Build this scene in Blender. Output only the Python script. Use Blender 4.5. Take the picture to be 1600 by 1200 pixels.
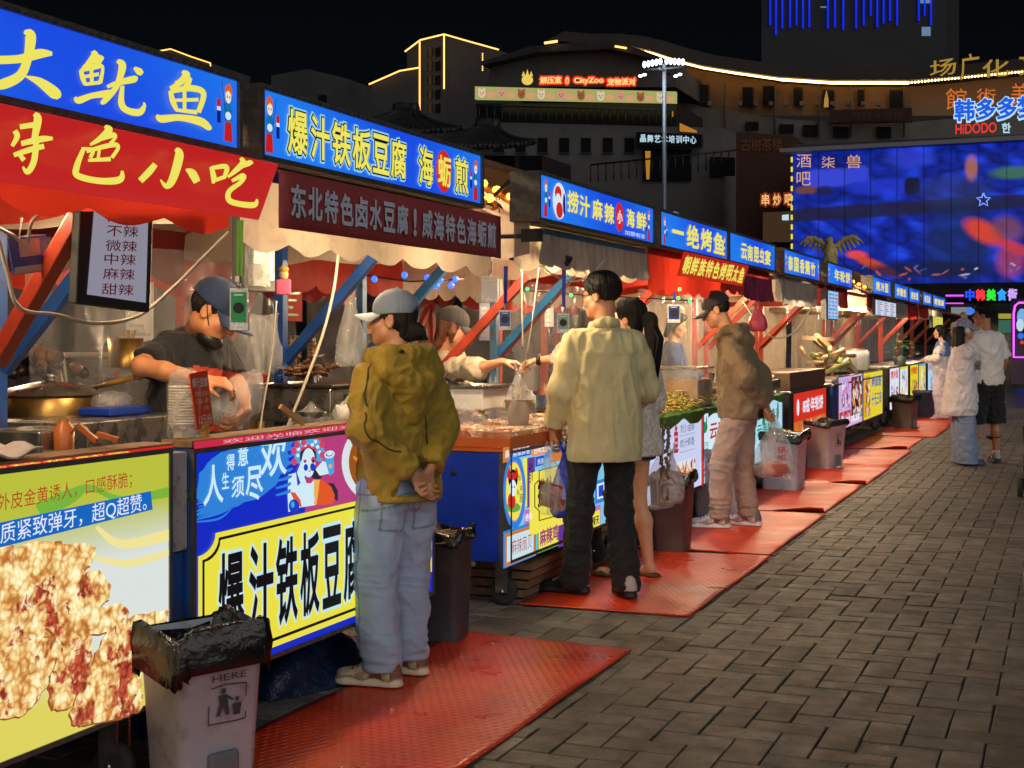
import bpy, math, random
import numpy as np
from mathutils import Vector, Matrix

R = math.radians
rnd = random.Random(11)
for o in list(bpy.data.objects):
    bpy.data.objects.remove(o)
SC = bpy.context.scene
COL = SC.collection

# ---------------------------------------------------------------- camera
# row of stalls runs along +Y, the lane is on its +X side; eye height 1.42 m
F, HY, CH, YAW = 2155.0, 528.0, 1.42, R(22.1)
FW = Vector((-math.sin(YAW), math.cos(YAW), 0))
RT = Vector((math.cos(YAW), math.sin(YAW), 0))
cam = bpy.data.cameras.new('camera')
cam.sensor_width = 36.0
cam.lens = F / 1600 * 36
cam.shift_y = -(600 - HY) / 1600
cam.clip_start, cam.clip_end = 0.05, 2000
co = bpy.data.objects.new('camera', cam)
COL.objects.link(co)
co.location = (0, 0, CH)
co.rotation_euler = (R(90), 0, YAW)
SC.camera = co

# ---------------------------------------------------------------- night sky, sun lamp added as soft fill, exposure
world = bpy.data.worlds.new('World')
SC.world = world
world.use_nodes = True
nt = world.node_tree
bg = nt.nodes['Background']
sky = nt.nodes.new('ShaderNodeTexSky')
sky.sky_type = 'NISHITA'
sky.sun_disc = False
sky.sun_elevation = R(50)
sky.sun_rotation = R(150)
nt.links.new(sky.outputs[0], bg.inputs[0])
bg.inputs[1].default_value = 0.0006
sun = bpy.data.lights.new('sun', 'SUN')
sun.energy = 1.0
sun.angle = R(70)
sun.color = (1.0, 0.97, 0.93)
so = bpy.data.objects.new('sun', sun)
COL.objects.link(so)
so.rotation_euler = (R(73), 0, R(46))
SC.view_settings.view_transform = 'Standard'
SC.view_settings.look = 'None'
SC.view_settings.exposure = 0.0
SC.view_settings.gamma = 1.0
SC.cycles.use_denoising = True
SC.cycles.sample_clamp_indirect = 4.0
SC.cycles.max_bounces = 8
SC.cycles.transparent_max_bounces = 16
SC.cycles.caustics_reflective = False
SC.cycles.caustics_refractive = False

# ---------------------------------------------------------------- pixel rays -> real points (authoring aid)
def ray(px, py):
    return RT * ((px - 800) / F) + FW + Vector((0, 0, (HY - py) / F))
EYE = Vector((0, 0, CH))
def onx(px, py, X):
    d = ray(px, py); return EYE + d * (X / d.x)
def ony(px, py, Y):
    d = ray(px, py); return EYE + d * (Y / d.y)
def ong(px, py, Z=0.0):
    d = ray(px, py); return EYE + d * ((Z - CH) / d.z)
def ond(px, py, D):
    return EYE + ray(px, py) * D
def Yx(px, X):
    return onx(px, HY, X).y

# ---------------------------------------------------------------- materials
def s2l(c):
    c = c / 255.0
    return c / 12.92 if c <= 0.04045 else ((c + 0.055) / 1.055) ** 2.4
def rgb(r, g, b):
    return (s2l(r), s2l(g), s2l(b), 1.0)
MATS = {}
def mat(name, col, rough=0.6, metal=0.0, var=0.0, vscale=8.0, bump=0.0, bscale=60.0, stretch=(1, 1, 1), spec=0.5,
        dirt=0.0, dirtcol=(0.05, 0.04, 0.03, 1), sheen=0.0, rvar=0.0, sss=0.0, attr=None, coat=0.0):
    if name in MATS:
        return MATS[name]
    m = bpy.data.materials.new(name)
    m.use_nodes = True
    n, l = m.node_tree.nodes, m.node_tree.links
    b = n['Principled BSDF']
    b.inputs['Base Color'].default_value = col
    b.inputs['Roughness'].default_value = rough
    b.inputs['Metallic'].default_value = metal
    b.inputs['Specular IOR Level'].default_value = spec
    if sheen: b.inputs['Sheen Weight'].default_value = sheen
    if coat: b.inputs['Coat Weight'].default_value = coat
    if sss:
        b.inputs['Subsurface Weight'].default_value = sss
        b.inputs['Subsurface Radius'].default_value = (0.012, 0.005, 0.003)
    tc = n.new('ShaderNodeTexCoord')
    mp = n.new('ShaderNodeMapping')
    mp.inputs['Scale'].default_value = stretch
    l.new(tc.outputs['Object'], mp.inputs[0])
    src = None
    if attr:
        a = n.new('ShaderNodeAttribute'); a.attribute_name = attr
        src = a.outputs['Color']
        l.new(src, b.inputs['Base Color'])
    if var:
        t = n.new('ShaderNodeTexNoise'); t.inputs['Scale'].default_value = vscale; t.inputs['Detail'].default_value = 5
        l.new(mp.outputs[0], t.inputs['Vector'])
        mr = n.new('ShaderNodeMapRange')
        mr.inputs[1].default_value = 0.25; mr.inputs[2].default_value = 0.75
        mr.inputs[3].default_value = 1 - var; mr.inputs[4].default_value = 1 + var
        l.new(t.outputs[0], mr.inputs[0])
        mx = n.new('ShaderNodeMix'); mx.data_type = 'RGBA'; mx.blend_type = 'MULTIPLY'; mx.inputs[0].default_value = 1
        if src: l.new(src, mx.inputs[6])
        else: mx.inputs[6].default_value = col
        cb = n.new('ShaderNodeCombineColor')
        for i in range(3): l.new(mr.outputs[0], cb.inputs[i])
        l.new(cb.outputs[0], mx.inputs[7])
        src = mx.outputs[2]
        l.new(src, b.inputs['Base Color'])
    if dirt:
        t = n.new('ShaderNodeTexNoise'); t.inputs['Scale'].default_value = vscale * 2.3; t.inputs['Detail'].default_value = 9
        t.inputs['Roughness'].default_value = 0.7
        l.new(mp.outputs[0], t.inputs['Vector'])
        mr = n.new('ShaderNodeMapRange'); mr.inputs[1].default_value = 0.52; mr.inputs[2].default_value = 0.62
        mr.inputs[3].default_value = 0; mr.inputs[4].default_value = dirt
        l.new(t.outputs[0], mr.inputs[0])
        mx = n.new('ShaderNodeMix'); mx.data_type = 'RGBA'
        l.new(mr.outputs[0], mx.inputs[0])
        if src: l.new(src, mx.inputs[6])
        else: mx.inputs[6].default_value = col
        mx.inputs[7].default_value = dirtcol
        src = mx.outputs[2]
        l.new(src, b.inputs['Base Color'])
    if rvar:
        t = n.new('ShaderNodeTexNoise'); t.inputs['Scale'].default_value = vscale * 1.3; t.inputs['Detail'].default_value = 6
        l.new(mp.outputs[0], t.inputs['Vector'])
        mr = n.new('ShaderNodeMapRange'); mr.inputs[1].default_value = 0.3; mr.inputs[2].default_value = 0.7
        mr.inputs[3].default_value = max(0.02, rough - rvar); mr.inputs[4].default_value = min(1, rough + rvar)
        l.new(t.outputs[0], mr.inputs[0]); l.new(mr.outputs[0], b.inputs['Roughness'])
    if bump:
        t = n.new('ShaderNodeTexNoise'); t.inputs['Scale'].default_value = bscale; t.inputs['Detail'].default_value = 6
        l.new(mp.outputs[0], t.inputs['Vector'])
        bp = n.new('ShaderNodeBump'); bp.inputs['Strength'].default_value = bump; bp.inputs['Distance'].default_value = 0.02
        l.new(t.outputs[0], bp.inputs['Height']); l.new(bp.outputs[0], b.inputs['Normal'])
    MATS[name] = m
    return m
def emi(name, col, k=1.0, rough=0.45, attr=None):
    """a thing that gives off light itself: lightbox print, lamp, screen"""
    if name in MATS:
        return MATS[name]
    m = bpy.data.materials.new(name)
    m.use_nodes = True
    n, l = m.node_tree.nodes, m.node_tree.links
    b = n['Principled BSDF']
    b.inputs['Base Color'].default_value = (col[0] * .08, col[1] * .08, col[2] * .08, 1)
    b.inputs['Roughness'].default_value = rough
    b.inputs['Emission Color'].default_value = col
    b.inputs['Emission Strength'].default_value = k
    if attr:
        a = n.new('ShaderNodeAttribute'); a.attribute_name = attr
        l.new(a.outputs['Color'], b.inputs['Emission Color']); b.inputs['Base Color'].default_value = (.01, .01, .012, 1)
    MATS[name] = m
    return m
def tarp(m, k=.5):
    """cloth that lets lamp light through"""
    n, l = m.node_tree.nodes, m.node_tree.links; b = n['Principled BSDF']; o = n['Material Output']
    t = n.new('ShaderNodeBsdfTranslucent'); x = n.new('ShaderNodeMixShader'); x.inputs[0].default_value = k
    s_ = b.inputs['Base Color']
    if s_.is_linked: l.new(s_.links[0].from_socket, t.inputs[0])
    else: t.inputs[0].default_value = s_.default_value
    l.new(b.outputs[0], x.inputs[1]); l.new(t.outputs[0], x.inputs[2]); l.new(x.outputs[0], o.inputs[0])
    return m
def clear(name, col=(0.9, 0.9, 0.92, 1), alpha=0.25, rough=0.15, bump=0.5, bscale=9, stretch=(1, 1, 1)):
    """thin see-through plastic film with wrinkles"""
    if name in MATS:
        return MATS[name]
    m = bpy.data.materials.new(name); m.use_nodes = True
    n, l = m.node_tree.nodes, m.node_tree.links
    b = n['Principled BSDF']
    b.inputs['Base Color'].default_value = col
    b.inputs['Roughness'].default_value = rough
    b.inputs['Alpha'].default_value = alpha
    tc = n.new('ShaderNodeTexCoord'); mp = n.new('ShaderNodeMapping'); mp.inputs['Scale'].default_value = stretch
    l.new(tc.outputs['Object'], mp.inputs[0])
    t = n.new('ShaderNodeTexNoise'); t.inputs['Scale'].default_value = bscale; t.inputs['Detail'].default_value = 4
    t.inputs['Distortion'].default_value = 1.2
    l.new(mp.outputs[0], t.inputs['Vector'])
    bp = n.new('ShaderNodeBump'); bp.inputs['Strength'].default_value = bump; bp.inputs['Distance'].default_value = 0.05
    l.new(t.outputs[0], bp.inputs['Height']); l.new(bp.outputs[0], b.inputs['Normal'])
    mr = n.new('ShaderNodeMapRange'); mr.inputs[1].default_value = 0.35; mr.inputs[2].default_value = 0.7
    mr.inputs[3].default_value = alpha * 0.55; mr.inputs[4].default_value = min(1, alpha * 1.6)
    l.new(t.outputs[0], mr.inputs[0]); l.new(mr.outputs[0], b.inputs['Alpha'])
    MATS[name] = m
    return m

# ---------------------------------------------------------------- mesh builder
ORG = {}
def thing(name, label, cat, loc=(0, 0, 0), group=None):
    o = bpy.data.objects.new(name, None)
    o.empty_display_size = 0.1
    COL.objects.link(o)
    o.location = loc
    o['label'] = label; o['category'] = cat
    if group: o['group'] = group
    ORG[o.name] = Vector(loc)
    return o
def tag(o, label, cat, group=None):
    o['label'] = label; o['category'] = cat
    if group: o['group'] = group
    return o
def copy_tree(o, parent=None):
    c = o.copy(); COL.objects.link(c)
    if parent: c.parent = parent
    for ch in list(o.children): copy_tree(ch, c)
    return c
class MB:
    def __init__(s):
        s.v = []; s.f = []; s.m = []; s.s = []; s.c = None
    def add(s, vs, fs, mi=0, smooth=False):
        b = len(s.v)
        s.v.extend([tuple(p) for p in vs])
        for f in fs:
            s.f.append([b + i for i in f]); s.m.append(mi); s.s.append(smooth)
        return s
    def box(s, a, b, mi=0):
        x0, y0, z0 = a; x1, y1, z1 = b
        return s.add([(x0, y0, z0), (x1, y0, z0), (x1, y1, z0), (x0, y1, z0), (x0, y0, z1), (x1, y0, z1), (x1, y1, z1), (x0, y1, z1)],
                     [(0, 3, 2, 1), (4, 5, 6, 7), (0, 1, 5, 4), (1, 2, 6, 5), (2, 3, 7, 6), (3, 0, 4, 7)], mi)
    def beam(s, p, q, w, h, mi=0, up=(0, 0, 1)):
        p = Vector(p); q = Vector(q); d = (q - p).normalized(); up = Vector(up)
        if abs(d.dot(up)) > 0.98: up = Vector((1, 0, 0))
        a = d.cross(up).normalized(); b = a.cross(d).normalized()
        vs = []
        for e in (p, q):
            for i, j in ((-1, -1), (1, -1), (1, 1), (-1, 1)): vs.append(e + a * (i * w / 2) + b * (j * h / 2))
        return s.add(vs, [(0, 3, 2, 1), (4, 5, 6, 7), (0, 1, 5, 4), (1, 2, 6, 5), (2, 3, 7, 6), (3, 0, 4, 7)], mi)
    def tube(s, pts, r, n=8, mi=0, cap=True):
        pts = [Vector(p) for p in pts]
        rs = r if isinstance(r, (list, tuple)) else [r] * len(pts)
        vs = []; fs = []; a = None
        for i, p in enumerate(pts):
            d = (pts[min(i + 1, len(pts) - 1)] - pts[max(i - 1, 0)])
            d = d.normalized() if d.length > 1e-9 else Vector((0, 0, 1))
            if a is None:
                a = d.cross(Vector((0, 0, 1)))
                if a.length < 0.1: a = d.cross(Vector((1, 0, 0)))
            a = (a - d * a.dot(d)).normalized(); b = d.cross(a)
            for k in range(n):
                t = 2 * math.pi * k / n
                vs.append(p + (a * math.cos(t) + b * math.sin(t)) * rs[i])
        for i in range(len(pts) - 1):
            for k in range(n):
                fs.append((i * n + k, i * n + (k + 1) % n, (i + 1) * n + (k + 1) % n, (i + 1) * n + k))
        if cap:
            fs.append(tuple(range(n - 1, -1, -1))); fs.append(tuple((len(pts) - 1) * n + k for k in range(n)))
        return s.add(vs, fs, mi, True)
    def lathe(s, prof, c=(0, 0, 0), n=20, mi=0, sx=1, sy=1):
        vs = []; fs = []
        for r, z in prof:
            for k in range(n):
                t = 2 * math.pi * k / n
                vs.append((c[0] + r * math.cos(t) * sx, c[1] + r * math.sin(t) * sy, c[2] + z))
        for i in range(len(prof) - 1):
            for k in range(n):
                fs.append((i * n + k, i * n + (k + 1) % n, (i + 1) * n + (k + 1) % n, (i + 1) * n + k))
        return s.add(vs, fs, mi, True)
    def ball(s, c, r, n=12, mi=0, jitter=0.0):
        r = r if isinstance(r, (list, tuple)) else (r, r, r)
        vs = []; fs = []; mrows = max(4, n // 2)
        for i in range(mrows + 1):
            ph = math.pi * i / mrows
            for k in range(n):
                t = 2 * math.pi * k / n
                j = 1 + (rnd.uniform(-jitter, jitter) if jitter else 0)
                vs.append((c[0] + r[0] * math.sin(ph) * math.cos(t) * j, c[1] + r[1] * math.sin(ph) * math.sin(t) * j, c[2] - r[2] * math.cos(ph) * j))
        for i in range(mrows):
            for k in range(n):
                fs.append((i * n + k, i * n + (k + 1) % n, (i + 1) * n + (k + 1) % n, (i + 1) * n + k))
        return s.add(vs, fs, mi, True)
    def poly(s, pts, mi=0):
        return s.add(pts, [tuple(range(len(pts)))], mi)
    def prism(s, pts, d, mi=0):
        pts = [Vector(p) for p in pts]; d = Vector(d); n = len(pts)
        return s.add(pts + [p + d for p in pts], [tuple(range(n - 1, -1, -1)), tuple(range(n, 2 * n))] +
                     [(i, (i + 1) % n, n + (i + 1) % n, n + i) for i in range(n)], mi)
    def grid(s, fn, nu, nv, mi=0, smooth=True):
        vs = [fn(i / nu, j / nv) for i in range(nu + 1) for j in range(nv + 1)]
        fs = [(i * (nv + 1) + j, (i + 1) * (nv + 1) + j, (i + 1) * (nv + 1) + j + 1, i * (nv + 1) + j + 1) for i in range(nu) for j in range(nv)]
        return s.add(vs, fs, mi, smooth)
    def loft(s, rings, mi=0, smooth=True, cap=(True, True)):
        n = len(rings[0]); vs = [p for r in rings for p in r]
        fs = [(i * n + k, i * n + (k + 1) % n, (i + 1) * n + (k + 1) % n, (i + 1) * n + k) for i in range(len(rings) - 1) for k in range(n)]
        if cap[0]: fs.append(tuple(range(n - 1, -1, -1)))
        if cap[1]: fs.append(tuple((len(rings) - 1) * n + k for k in range(n)))
        return s.add(vs, fs, mi, smooth)
    def build(s, name, mats, parent=None, bevel=0.0, solid=0.0, kind=None, attr=None, origin=None):
        me = bpy.data.meshes.new(name)
        og = ORG[parent.name] if parent else Vector(origin or (0, 0, 0))
        me.from_pydata([(p[0] - og.x, p[1] - og.y, p[2] - og.z) for p in s.v], [], s.f)
        for m in (mats if isinstance(mats, (list, tuple)) else [mats]): me.materials.append(m)
        me.polygons.foreach_set('material_index', s.m)
        me.polygons.foreach_set('use_smooth', s.s)
        if attr is not None:
            a = me.color_attributes.new('col', 'FLOAT_COLOR', 'POINT')
            a.data.foreach_set('color', np.asarray(attr, dtype=np.float32).ravel())
        me.update()
        o = bpy.data.objects.new(name, me)
        COL.objects.link(o)
        if parent: o.parent = parent
        else: o.location = og
        ORG[o.name] = og
        if kind: o['kind'] = kind
        if bevel:
            b = o.modifiers.new('bevel', 'BEVEL'); b.width = bevel; b.segments = 2; b.limit_method = 'ANGLE'; b.angle_limit = R(50)
        if solid:
            b = o.modifiers.new('solid', 'SOLIDIFY'); b.thickness = solid; b.offset = 0
        return o

# ---------------------------------------------------------------- lettering (built-in font, turned into meshes)
_TX = {}
def textgeo(body, off):
    k = (body, round(off, 4))
    if k not in _TX:
        cu = bpy.data.curves.new('lettering', 'FONT'); cu.body = body; cu.offset = off; cu.resolution_u = 4
        o = bpy.data.objects.new('lettering', cu); COL.objects.link(o)
        dg = bpy.context.evaluated_depsgraph_get(); dg.update()
        me = bpy.data.meshes.new_from_object(o.evaluated_get(dg))
        v = np.array([p.co[:2] for p in me.vertices]).reshape(-1, 2)
        f = [list(p.vertices) for p in me.polygons]
        bpy.data.objects.remove(o); bpy.data.curves.remove(cu); bpy.data.meshes.remove(me)
        _TX[k] = (v, f)
    return _TX[k]
def text(mb, body, O, U, V, off=0.02, mi=0, grow=0.0, lift=(0, 0, 0)):
    """lay the lettering in the parallelogram O, O+U, O+V; off fattens the strokes, grow>0 makes an outline behind"""
    v, f = textgeo(body, 0.0)
    if not len(v): return
    lo = v.min(0) - off; hi = v.max(0) + off
    O = Vector(O) + Vector(lift); U = Vector(U); V = Vector(V); N = U.cross(V).normalized()
    def to3(p, h=0.0):
        t = (p - lo) / np.maximum(hi - lo, 1e-6)
        return O + U * float(t[0]) + V * float(t[1]) + N * h
    mb.add([to3(p) for p in v], f, mi)
    w = off + grow
    if w > 0.001:
        cnt = {}
        for q in f:
            for i in range(len(q)):
                e = (q[i], q[(i + 1) % len(q)]); k = (min(e), max(e)); cnt[k] = cnt.get(k, 0) + 1
        n = 0
        for (i, j), c in cnt.items():
            if c != 1: continue
            a, b = v[i], v[j]; d = b - a; L = math.hypot(*d)
            if L < 1e-6: continue
            d = d / L; nn = np.array((-d[1], d[0])); e = min(w * .75, .9 * w)
            n += 1; h = 0.00008 + 0.00003 * (n % 9)
            mb.add([to3(a - d * e + nn * w, h), to3(a - d * e - nn * w, h), to3(b + d * e - nn * w, h), to3(b + d * e + nn * w, h)], [(0, 1, 2, 3)], mi)
def catmull(pts, n=6):
    out = []
    P = [pts[0]] + list(pts) + [pts[-1]]
    for i in range(1, len(P) - 2):
        for k in range(n):
            t = k / n
            out.append(tuple(0.5 * ((2 * b) + (-a + c) * t + (2 * a - 5 * b + 4 * c - d) * t * t + (-a + 3 * b - 3 * c + d) * t ** 3)
                             for a, b, c, d in zip(P[i - 1], P[i], P[i + 1], P[i + 2])))
    out.append(tuple(pts[-1]))
    return out
def stroke(mb, pts, to3, mi=0, n=6):
    """brush stroke: (x, y, width) points, to3 maps picture x,y to 3D"""
    q = catmull(pts, n); L = []; Rr = []
    for i, (x, y, w) in enumerate(q):
        x0, y0, _ = q[max(0, i - 1)]; x1, y1, _ = q[min(len(q) - 1, i + 1)]
        dx, dy = x1 - x0, y1 - y0; d = math.hypot(dx, dy) or 1
        nx, ny = -dy / d, dx / d
        L.append(to3(x + nx * w / 2, y + ny * w / 2)); Rr.append(to3(x - nx * w / 2, y - ny * w / 2))
    k = len(q)
    mb.add(L + Rr, [(i, i + 1, k + i + 1, k + i) for i in range(k - 1)], mi)
def disc(mb, cx, cy, rx, ry, to3, mi=0, n=20, rot=0.0):
    c, s_ = math.cos(rot), math.sin(rot)
    mb.poly([to3(cx + rx * math.cos(t) * c - ry * math.sin(t) * s_, cy + rx * math.cos(t) * s_ + ry * math.sin(t) * c) for t in [2 * math.pi * k / n for k in range(n)]], mi)

# ---------------------------------------------------------------- common stuff
M_blue = mat('blue_paint', (0.012, 0.075, 0.33, 1), .42, var=.25, vscale=5, dirt=.7, dirtcol=(.05, .05, .06, 1), rvar=.1)
M_red = mat('red_paint', (0.42, 0.045, 0.02, 1), .45, var=.25, vscale=6, dirt=.5, dirtcol=(.12, .05, .03, 1))
M_steel = mat('steel', (0.45, 0.45, 0.45, 1), .32, 1.0, var=.15, vscale=9, rvar=.12)
M_alu = mat('grey_frame', (0.16, 0.165, 0.17, 1), .45, .6, var=.2, vscale=20)
M_dark = mat('dark_metal', (0.02, 0.02, 0.022, 1), .5)
M_black = mat('black_plastic', (0.012, 0.012, 0.013, 1), .45)
M_rubber = mat('rubber', (0.03, 0.03, 0.03, 1), .8)
M_white = mat('white_plastic', (0.75, 0.75, 0.73, 1), .5)
M_wood = mat('worn_wood', (0.22, 0.12, 0.06, 1), .7, var=.4, vscale=6, stretch=(6, 1, 6), bump=.3)
M_cable = mat('pale_cable', (0.55, 0.48, 0.38, 1), .5)
def flatx(X, n=0):
    """picture pixels -> points on the upright plane x = X, raised n sheets"""
    XX = X + 0.0016 * n
    return lambda px, py: onx(px, py, X) + Vector((XX - X, 0, 0))
# ================================================================ GROUND
XF, XS, XB = -2.70, -2.45, -3.60       # counter fronts, signs, rear posts
mb = MB(); mb.box((-160, -20, -0.5), (160, 300, -0.012))
mb.build('ground', mat('ground_dark', (0.035, 0.032, 0.03, 1), .8, var=.4, vscale=1.5, bump=.2), kind='structure')
# interlocking pavers in herringbone, every brick its own tone, slightly uneven
def pavement():
    w = 0.138; mb = MB(); colr = []
    def brick(x0, y0, x1, y1):
        g = 0.0024; ch = 0.004
        h0 = rnd.uniform(-.0025, .0015); h = [h0 + rnd.uniform(-0.002, 0.002) for _ in range(4)]
        t = rnd.gauss(1, .13) * (1 + .16 * math.sin(x0 * 1.3 + 1.7 * math.sin(y0 * .8)) + .10 * math.sin(y0 * 2.1 + x0 * .7)) * (.62 if rnd.random() < .03 else 1); wm = rnd.uniform(-.02, .02)
        j = [rnd.uniform(-0.0018, 0.0018) for _ in range(4)]
        a = [(x0 + g + j[0], y0 + g + j[1]), (x1 - g + j[2], y0 + g + j[1]), (x1 - g + j[2], y1 - g + j[3]), (x0 + g + j[0], y1 - g + j[3])]
        cx, cy = (x0 + x1) / 2, (y0 + y1) / 2
        top = [(p[0] + (ch if p[0] < cx else -ch), p[1] + (ch if p[1] < cy else -ch), h[i]) for i, p in enumerate(a)]
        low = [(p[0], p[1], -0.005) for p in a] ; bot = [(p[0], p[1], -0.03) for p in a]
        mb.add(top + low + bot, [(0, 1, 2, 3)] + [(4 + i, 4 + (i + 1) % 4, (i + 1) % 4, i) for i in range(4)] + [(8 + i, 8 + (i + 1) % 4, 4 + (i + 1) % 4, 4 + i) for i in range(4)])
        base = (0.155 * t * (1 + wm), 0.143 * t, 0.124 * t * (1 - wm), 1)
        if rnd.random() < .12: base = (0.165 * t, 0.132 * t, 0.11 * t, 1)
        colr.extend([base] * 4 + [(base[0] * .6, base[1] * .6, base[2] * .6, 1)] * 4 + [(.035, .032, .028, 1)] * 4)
    nx0, nx1, ny1 = int(-6.4 / w), int(6.2 / w), int(30 / w)
    for i in range(nx0, nx1):
        for j in range(int(1.2 / w), ny1):
            x, y = i * w, j * w
            k = (i - j) % 4
            if k == 0: brick(x, y, x + 2 * w, y + w)
            elif k == 3: brick(x, y, x + w, y + 2 * w)
    m = mat('paver', (.15, .13, .11, 1), .62, var=.32, vscale=7, bump=.45, bscale=90, attr='col', dirt=.35, dirtcol=(.03, .027, .024, 1), rvar=.16)
    mb.build('pavement', m, kind='structure', attr=colr)
pavement()
mb = MB(); mb.box((-60, 29.9, -0.1), (60, 120, -0.006))
mb.build('plaza', mat('plaza_stone', (.06, .06, .065, 1), .35, var=.3, vscale=.8, rvar=.15), kind='structure')

# red anti-slip runners along the stalls
def mat_pvc(name, rib):
    m = mat(name, (0.70, 0.050, 0.012, 1), .5 if rib else .34, var=.22, vscale=2.2, dirt=.1 if rib else .16, dirtcol=(.26, .03, .012, 1), rvar=.12)
    n, l = m.node_tree.nodes, m.node_tree.links
    tc = n.new('ShaderNodeTexCoord'); mp = n.new('ShaderNodeMapping'); l.new(tc.outputs['Object'], mp.inputs[0])
    bp = n.new('ShaderNodeBump'); bp.inputs['Strength'].default_value = .8; bp.inputs['Distance'].default_value = .004
    if rib:
        mp.inputs['Scale'].default_value = (0, 1, 0)
        t = n.new('ShaderNodeTexWave'); t.bands_direction = 'Y'; t.inputs['Scale'].default_value = 5.2
        l.new(mp.outputs[0], t.inputs['Vector']); l.new(t.outputs['Fac'], bp.inputs['Height'])
    else:
        mp.inputs['Scale'].default_value = (36, 20, 1); mp.inputs['Rotation'].default_value = (0, 0, R(45))
        t = n.new('ShaderNodeTexVoronoi'); t.inputs['Scale'].default_value = 1; t.inputs['Randomness'].default_value = 0
        t.voronoi_dimensions = '2D'
        l.new(mp.outputs[0], t.inputs['Vector'])
        mr = n.new('ShaderNodeMapRange'); mr.inputs[1].default_value = .15; mr.inputs[2].default_value = .38; mr.inputs[3].default_value = 1; mr.inputs[4].default_value = 0
        l.new(t.outputs['Distance'], mr.inputs[0]); l.new(mr.outputs[0], bp.inputs['Height'])
    l.new(bp.outputs[0], n['Principled BSDF'].inputs['Normal'])
    return m
M_pvc = mat_pvc('red_pvc_studded', False); M_rib = mat_pvc('red_pvc_ribbed', True)
MATLAB = ['red studded runner mat in the foreground beside the near grey bin', 'red studded runner mat under the young man in the olive shirt',
          'red ribbed runner mat under the man in the brown jacket', 'red ribbed runner mat with a curled edge between the two lidless grey bins',
          'red ribbed runner mat with a curled black edge beside the grey pedal bin', 'red ribbed runner mat just past the grey pedal bin',
          'red ribbed runner mat in front of the yellow skewer panel', 'red ribbed runner mat beside the dark bin with a black bag', 'farthest red runner mat under the girl with the blue collar']
ys = [(2.6, 6.05), (6.78, 8.80), (8.92, 11.10), (11.2, 13.38), (13.5, 15.5), (15.66, 17.8), (18.0, 20.2), (20.45, 22.8), (23.0, 26.4)]
for i, (a, b) in enumerate(ys):
    wx = -1.85 + (0, .05, .03, .0, .02, .0, -.08, .05, 0)[i]
    curl = (0.004, .004, .006, .03, .035, .008, .01, .02, .01)[i]
    skew = (-.06, .05, .03, 0, 0, .04, -.03, 0, 0)[i]
    def fn(u, v, a=a, b=b, wx=wx, curl=curl, skew=skew, i=i):
        x = -2.72 + (wx + 2.72) * u; y = a + (b - a) * v + skew * u
        z = .009 + .003 * math.sin(y * 5 + x * 3 + i) + (curl * max(0, (v - .93) / .07) ** 2 * (0.35 + .65 * abs(math.sin(2.3 * u + 1.1 + i))))
        if i in (3, 4, 6): z += .045 * max(0, 1 - v / .05) ** 2 * min(1, max(0, (u - .5) / .35))
        return (x, y, z)
    mb = MB(); mb.grid(fn, 24, 80)
    o = mb.build('runner_mat', M_pvc if i < 2 else M_rib, solid=.006)
    tag(o, MATLAB[i], 'mat', 'red runner mats along the stalls')

# ================================================================ STALLS
Y_txt = emi('sign_yellow', rgb(236, 226, 95), 1.0)
B_face = emi('sign_blue', rgb(26, 88, 234), 1.0)
W_txt = emi('sign_white', rgb(225, 235, 250), 1.0)
K_txt = emi('print_black', rgb(10, 10, 14), 1.0)
R_print = emi('print_red', rgb(205, 40, 30), 1.0)
def E_(name, r, g, b, k=1.0): return emi('print_' + name, rgb(r, g, b), k)
M_tile = mat('roof_tile', (0.34, 0.15, 0.05, 1), .5, var=.3, vscale=6)
M_glow = emi('amber_lamp', rgb(255, 150, 45), 11.0)
M_bulb = emi('warm_bulb', (1, .74, .42, 1), 14.0)
M_cream = tarp(mat('cream_tarp', (0.66, 0.55, 0.43, 1), .7, var=.16, vscale=4, bump=.25, bscale=7, dirt=.3, dirtcol=(.35, .26, .17, 1)))
M_redtarp = tarp(mat('red_tarp', (0.50, 0.035, 0.018, 1), .6, var=.2, vscale=4, bump=.25, bscale=8))
M_maroon = tarp(mat('maroon_tarp', (0.20, 0.022, 0.018, 1), .7, var=.25, vscale=5, bump=.2, bscale=8))
M_grey = tarp(mat('grey_tarp', (0.38, 0.37, 0.37, 1), .6, var=.2, vscale=4, bump=.3, bscale=9, dirt=.3, dirtcol=(.2, .18, .16, 1)))
M_film = clear('clear_film', (.85, .85, .88, 1), .12, .10, .5, 3, (1, 1, .4))
M_film2 = clear('frosted_film', (.78, .76, .78, 1), .24, .16, .6, 3, (1, 1, .4))

def lamp(x, y, z, label, power=14, col=(1, .72, .42), r=.05):
    t = thing('hanging_lamp', label, 'lamp', (x, y, z), 'warm lamps under the stall roofs')
    b = MB(); b.ball((x, y, z), (.032, .032, .04), 10); b.build('bulb', M_bulb, t)
    b = MB(); b.lathe([(.012, .035), (.02, .04), (.02, .08), (.006, .085)], (x, y, z), 10); b.tube([(x, y, z + .08), (x, y + .01, z + .3)], .003, 6)
    b.build('socket', M_black, t)
    L = bpy.data.lights.new('lamp_light', 'POINT'); L.energy = power; L.color = col; L.shadow_soft_size = r
    o = bpy.data.objects.new('lamp_light', L); COL.objects.link(o); o.parent = t; o.location = (0, 0, -.06)
    return t

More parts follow.
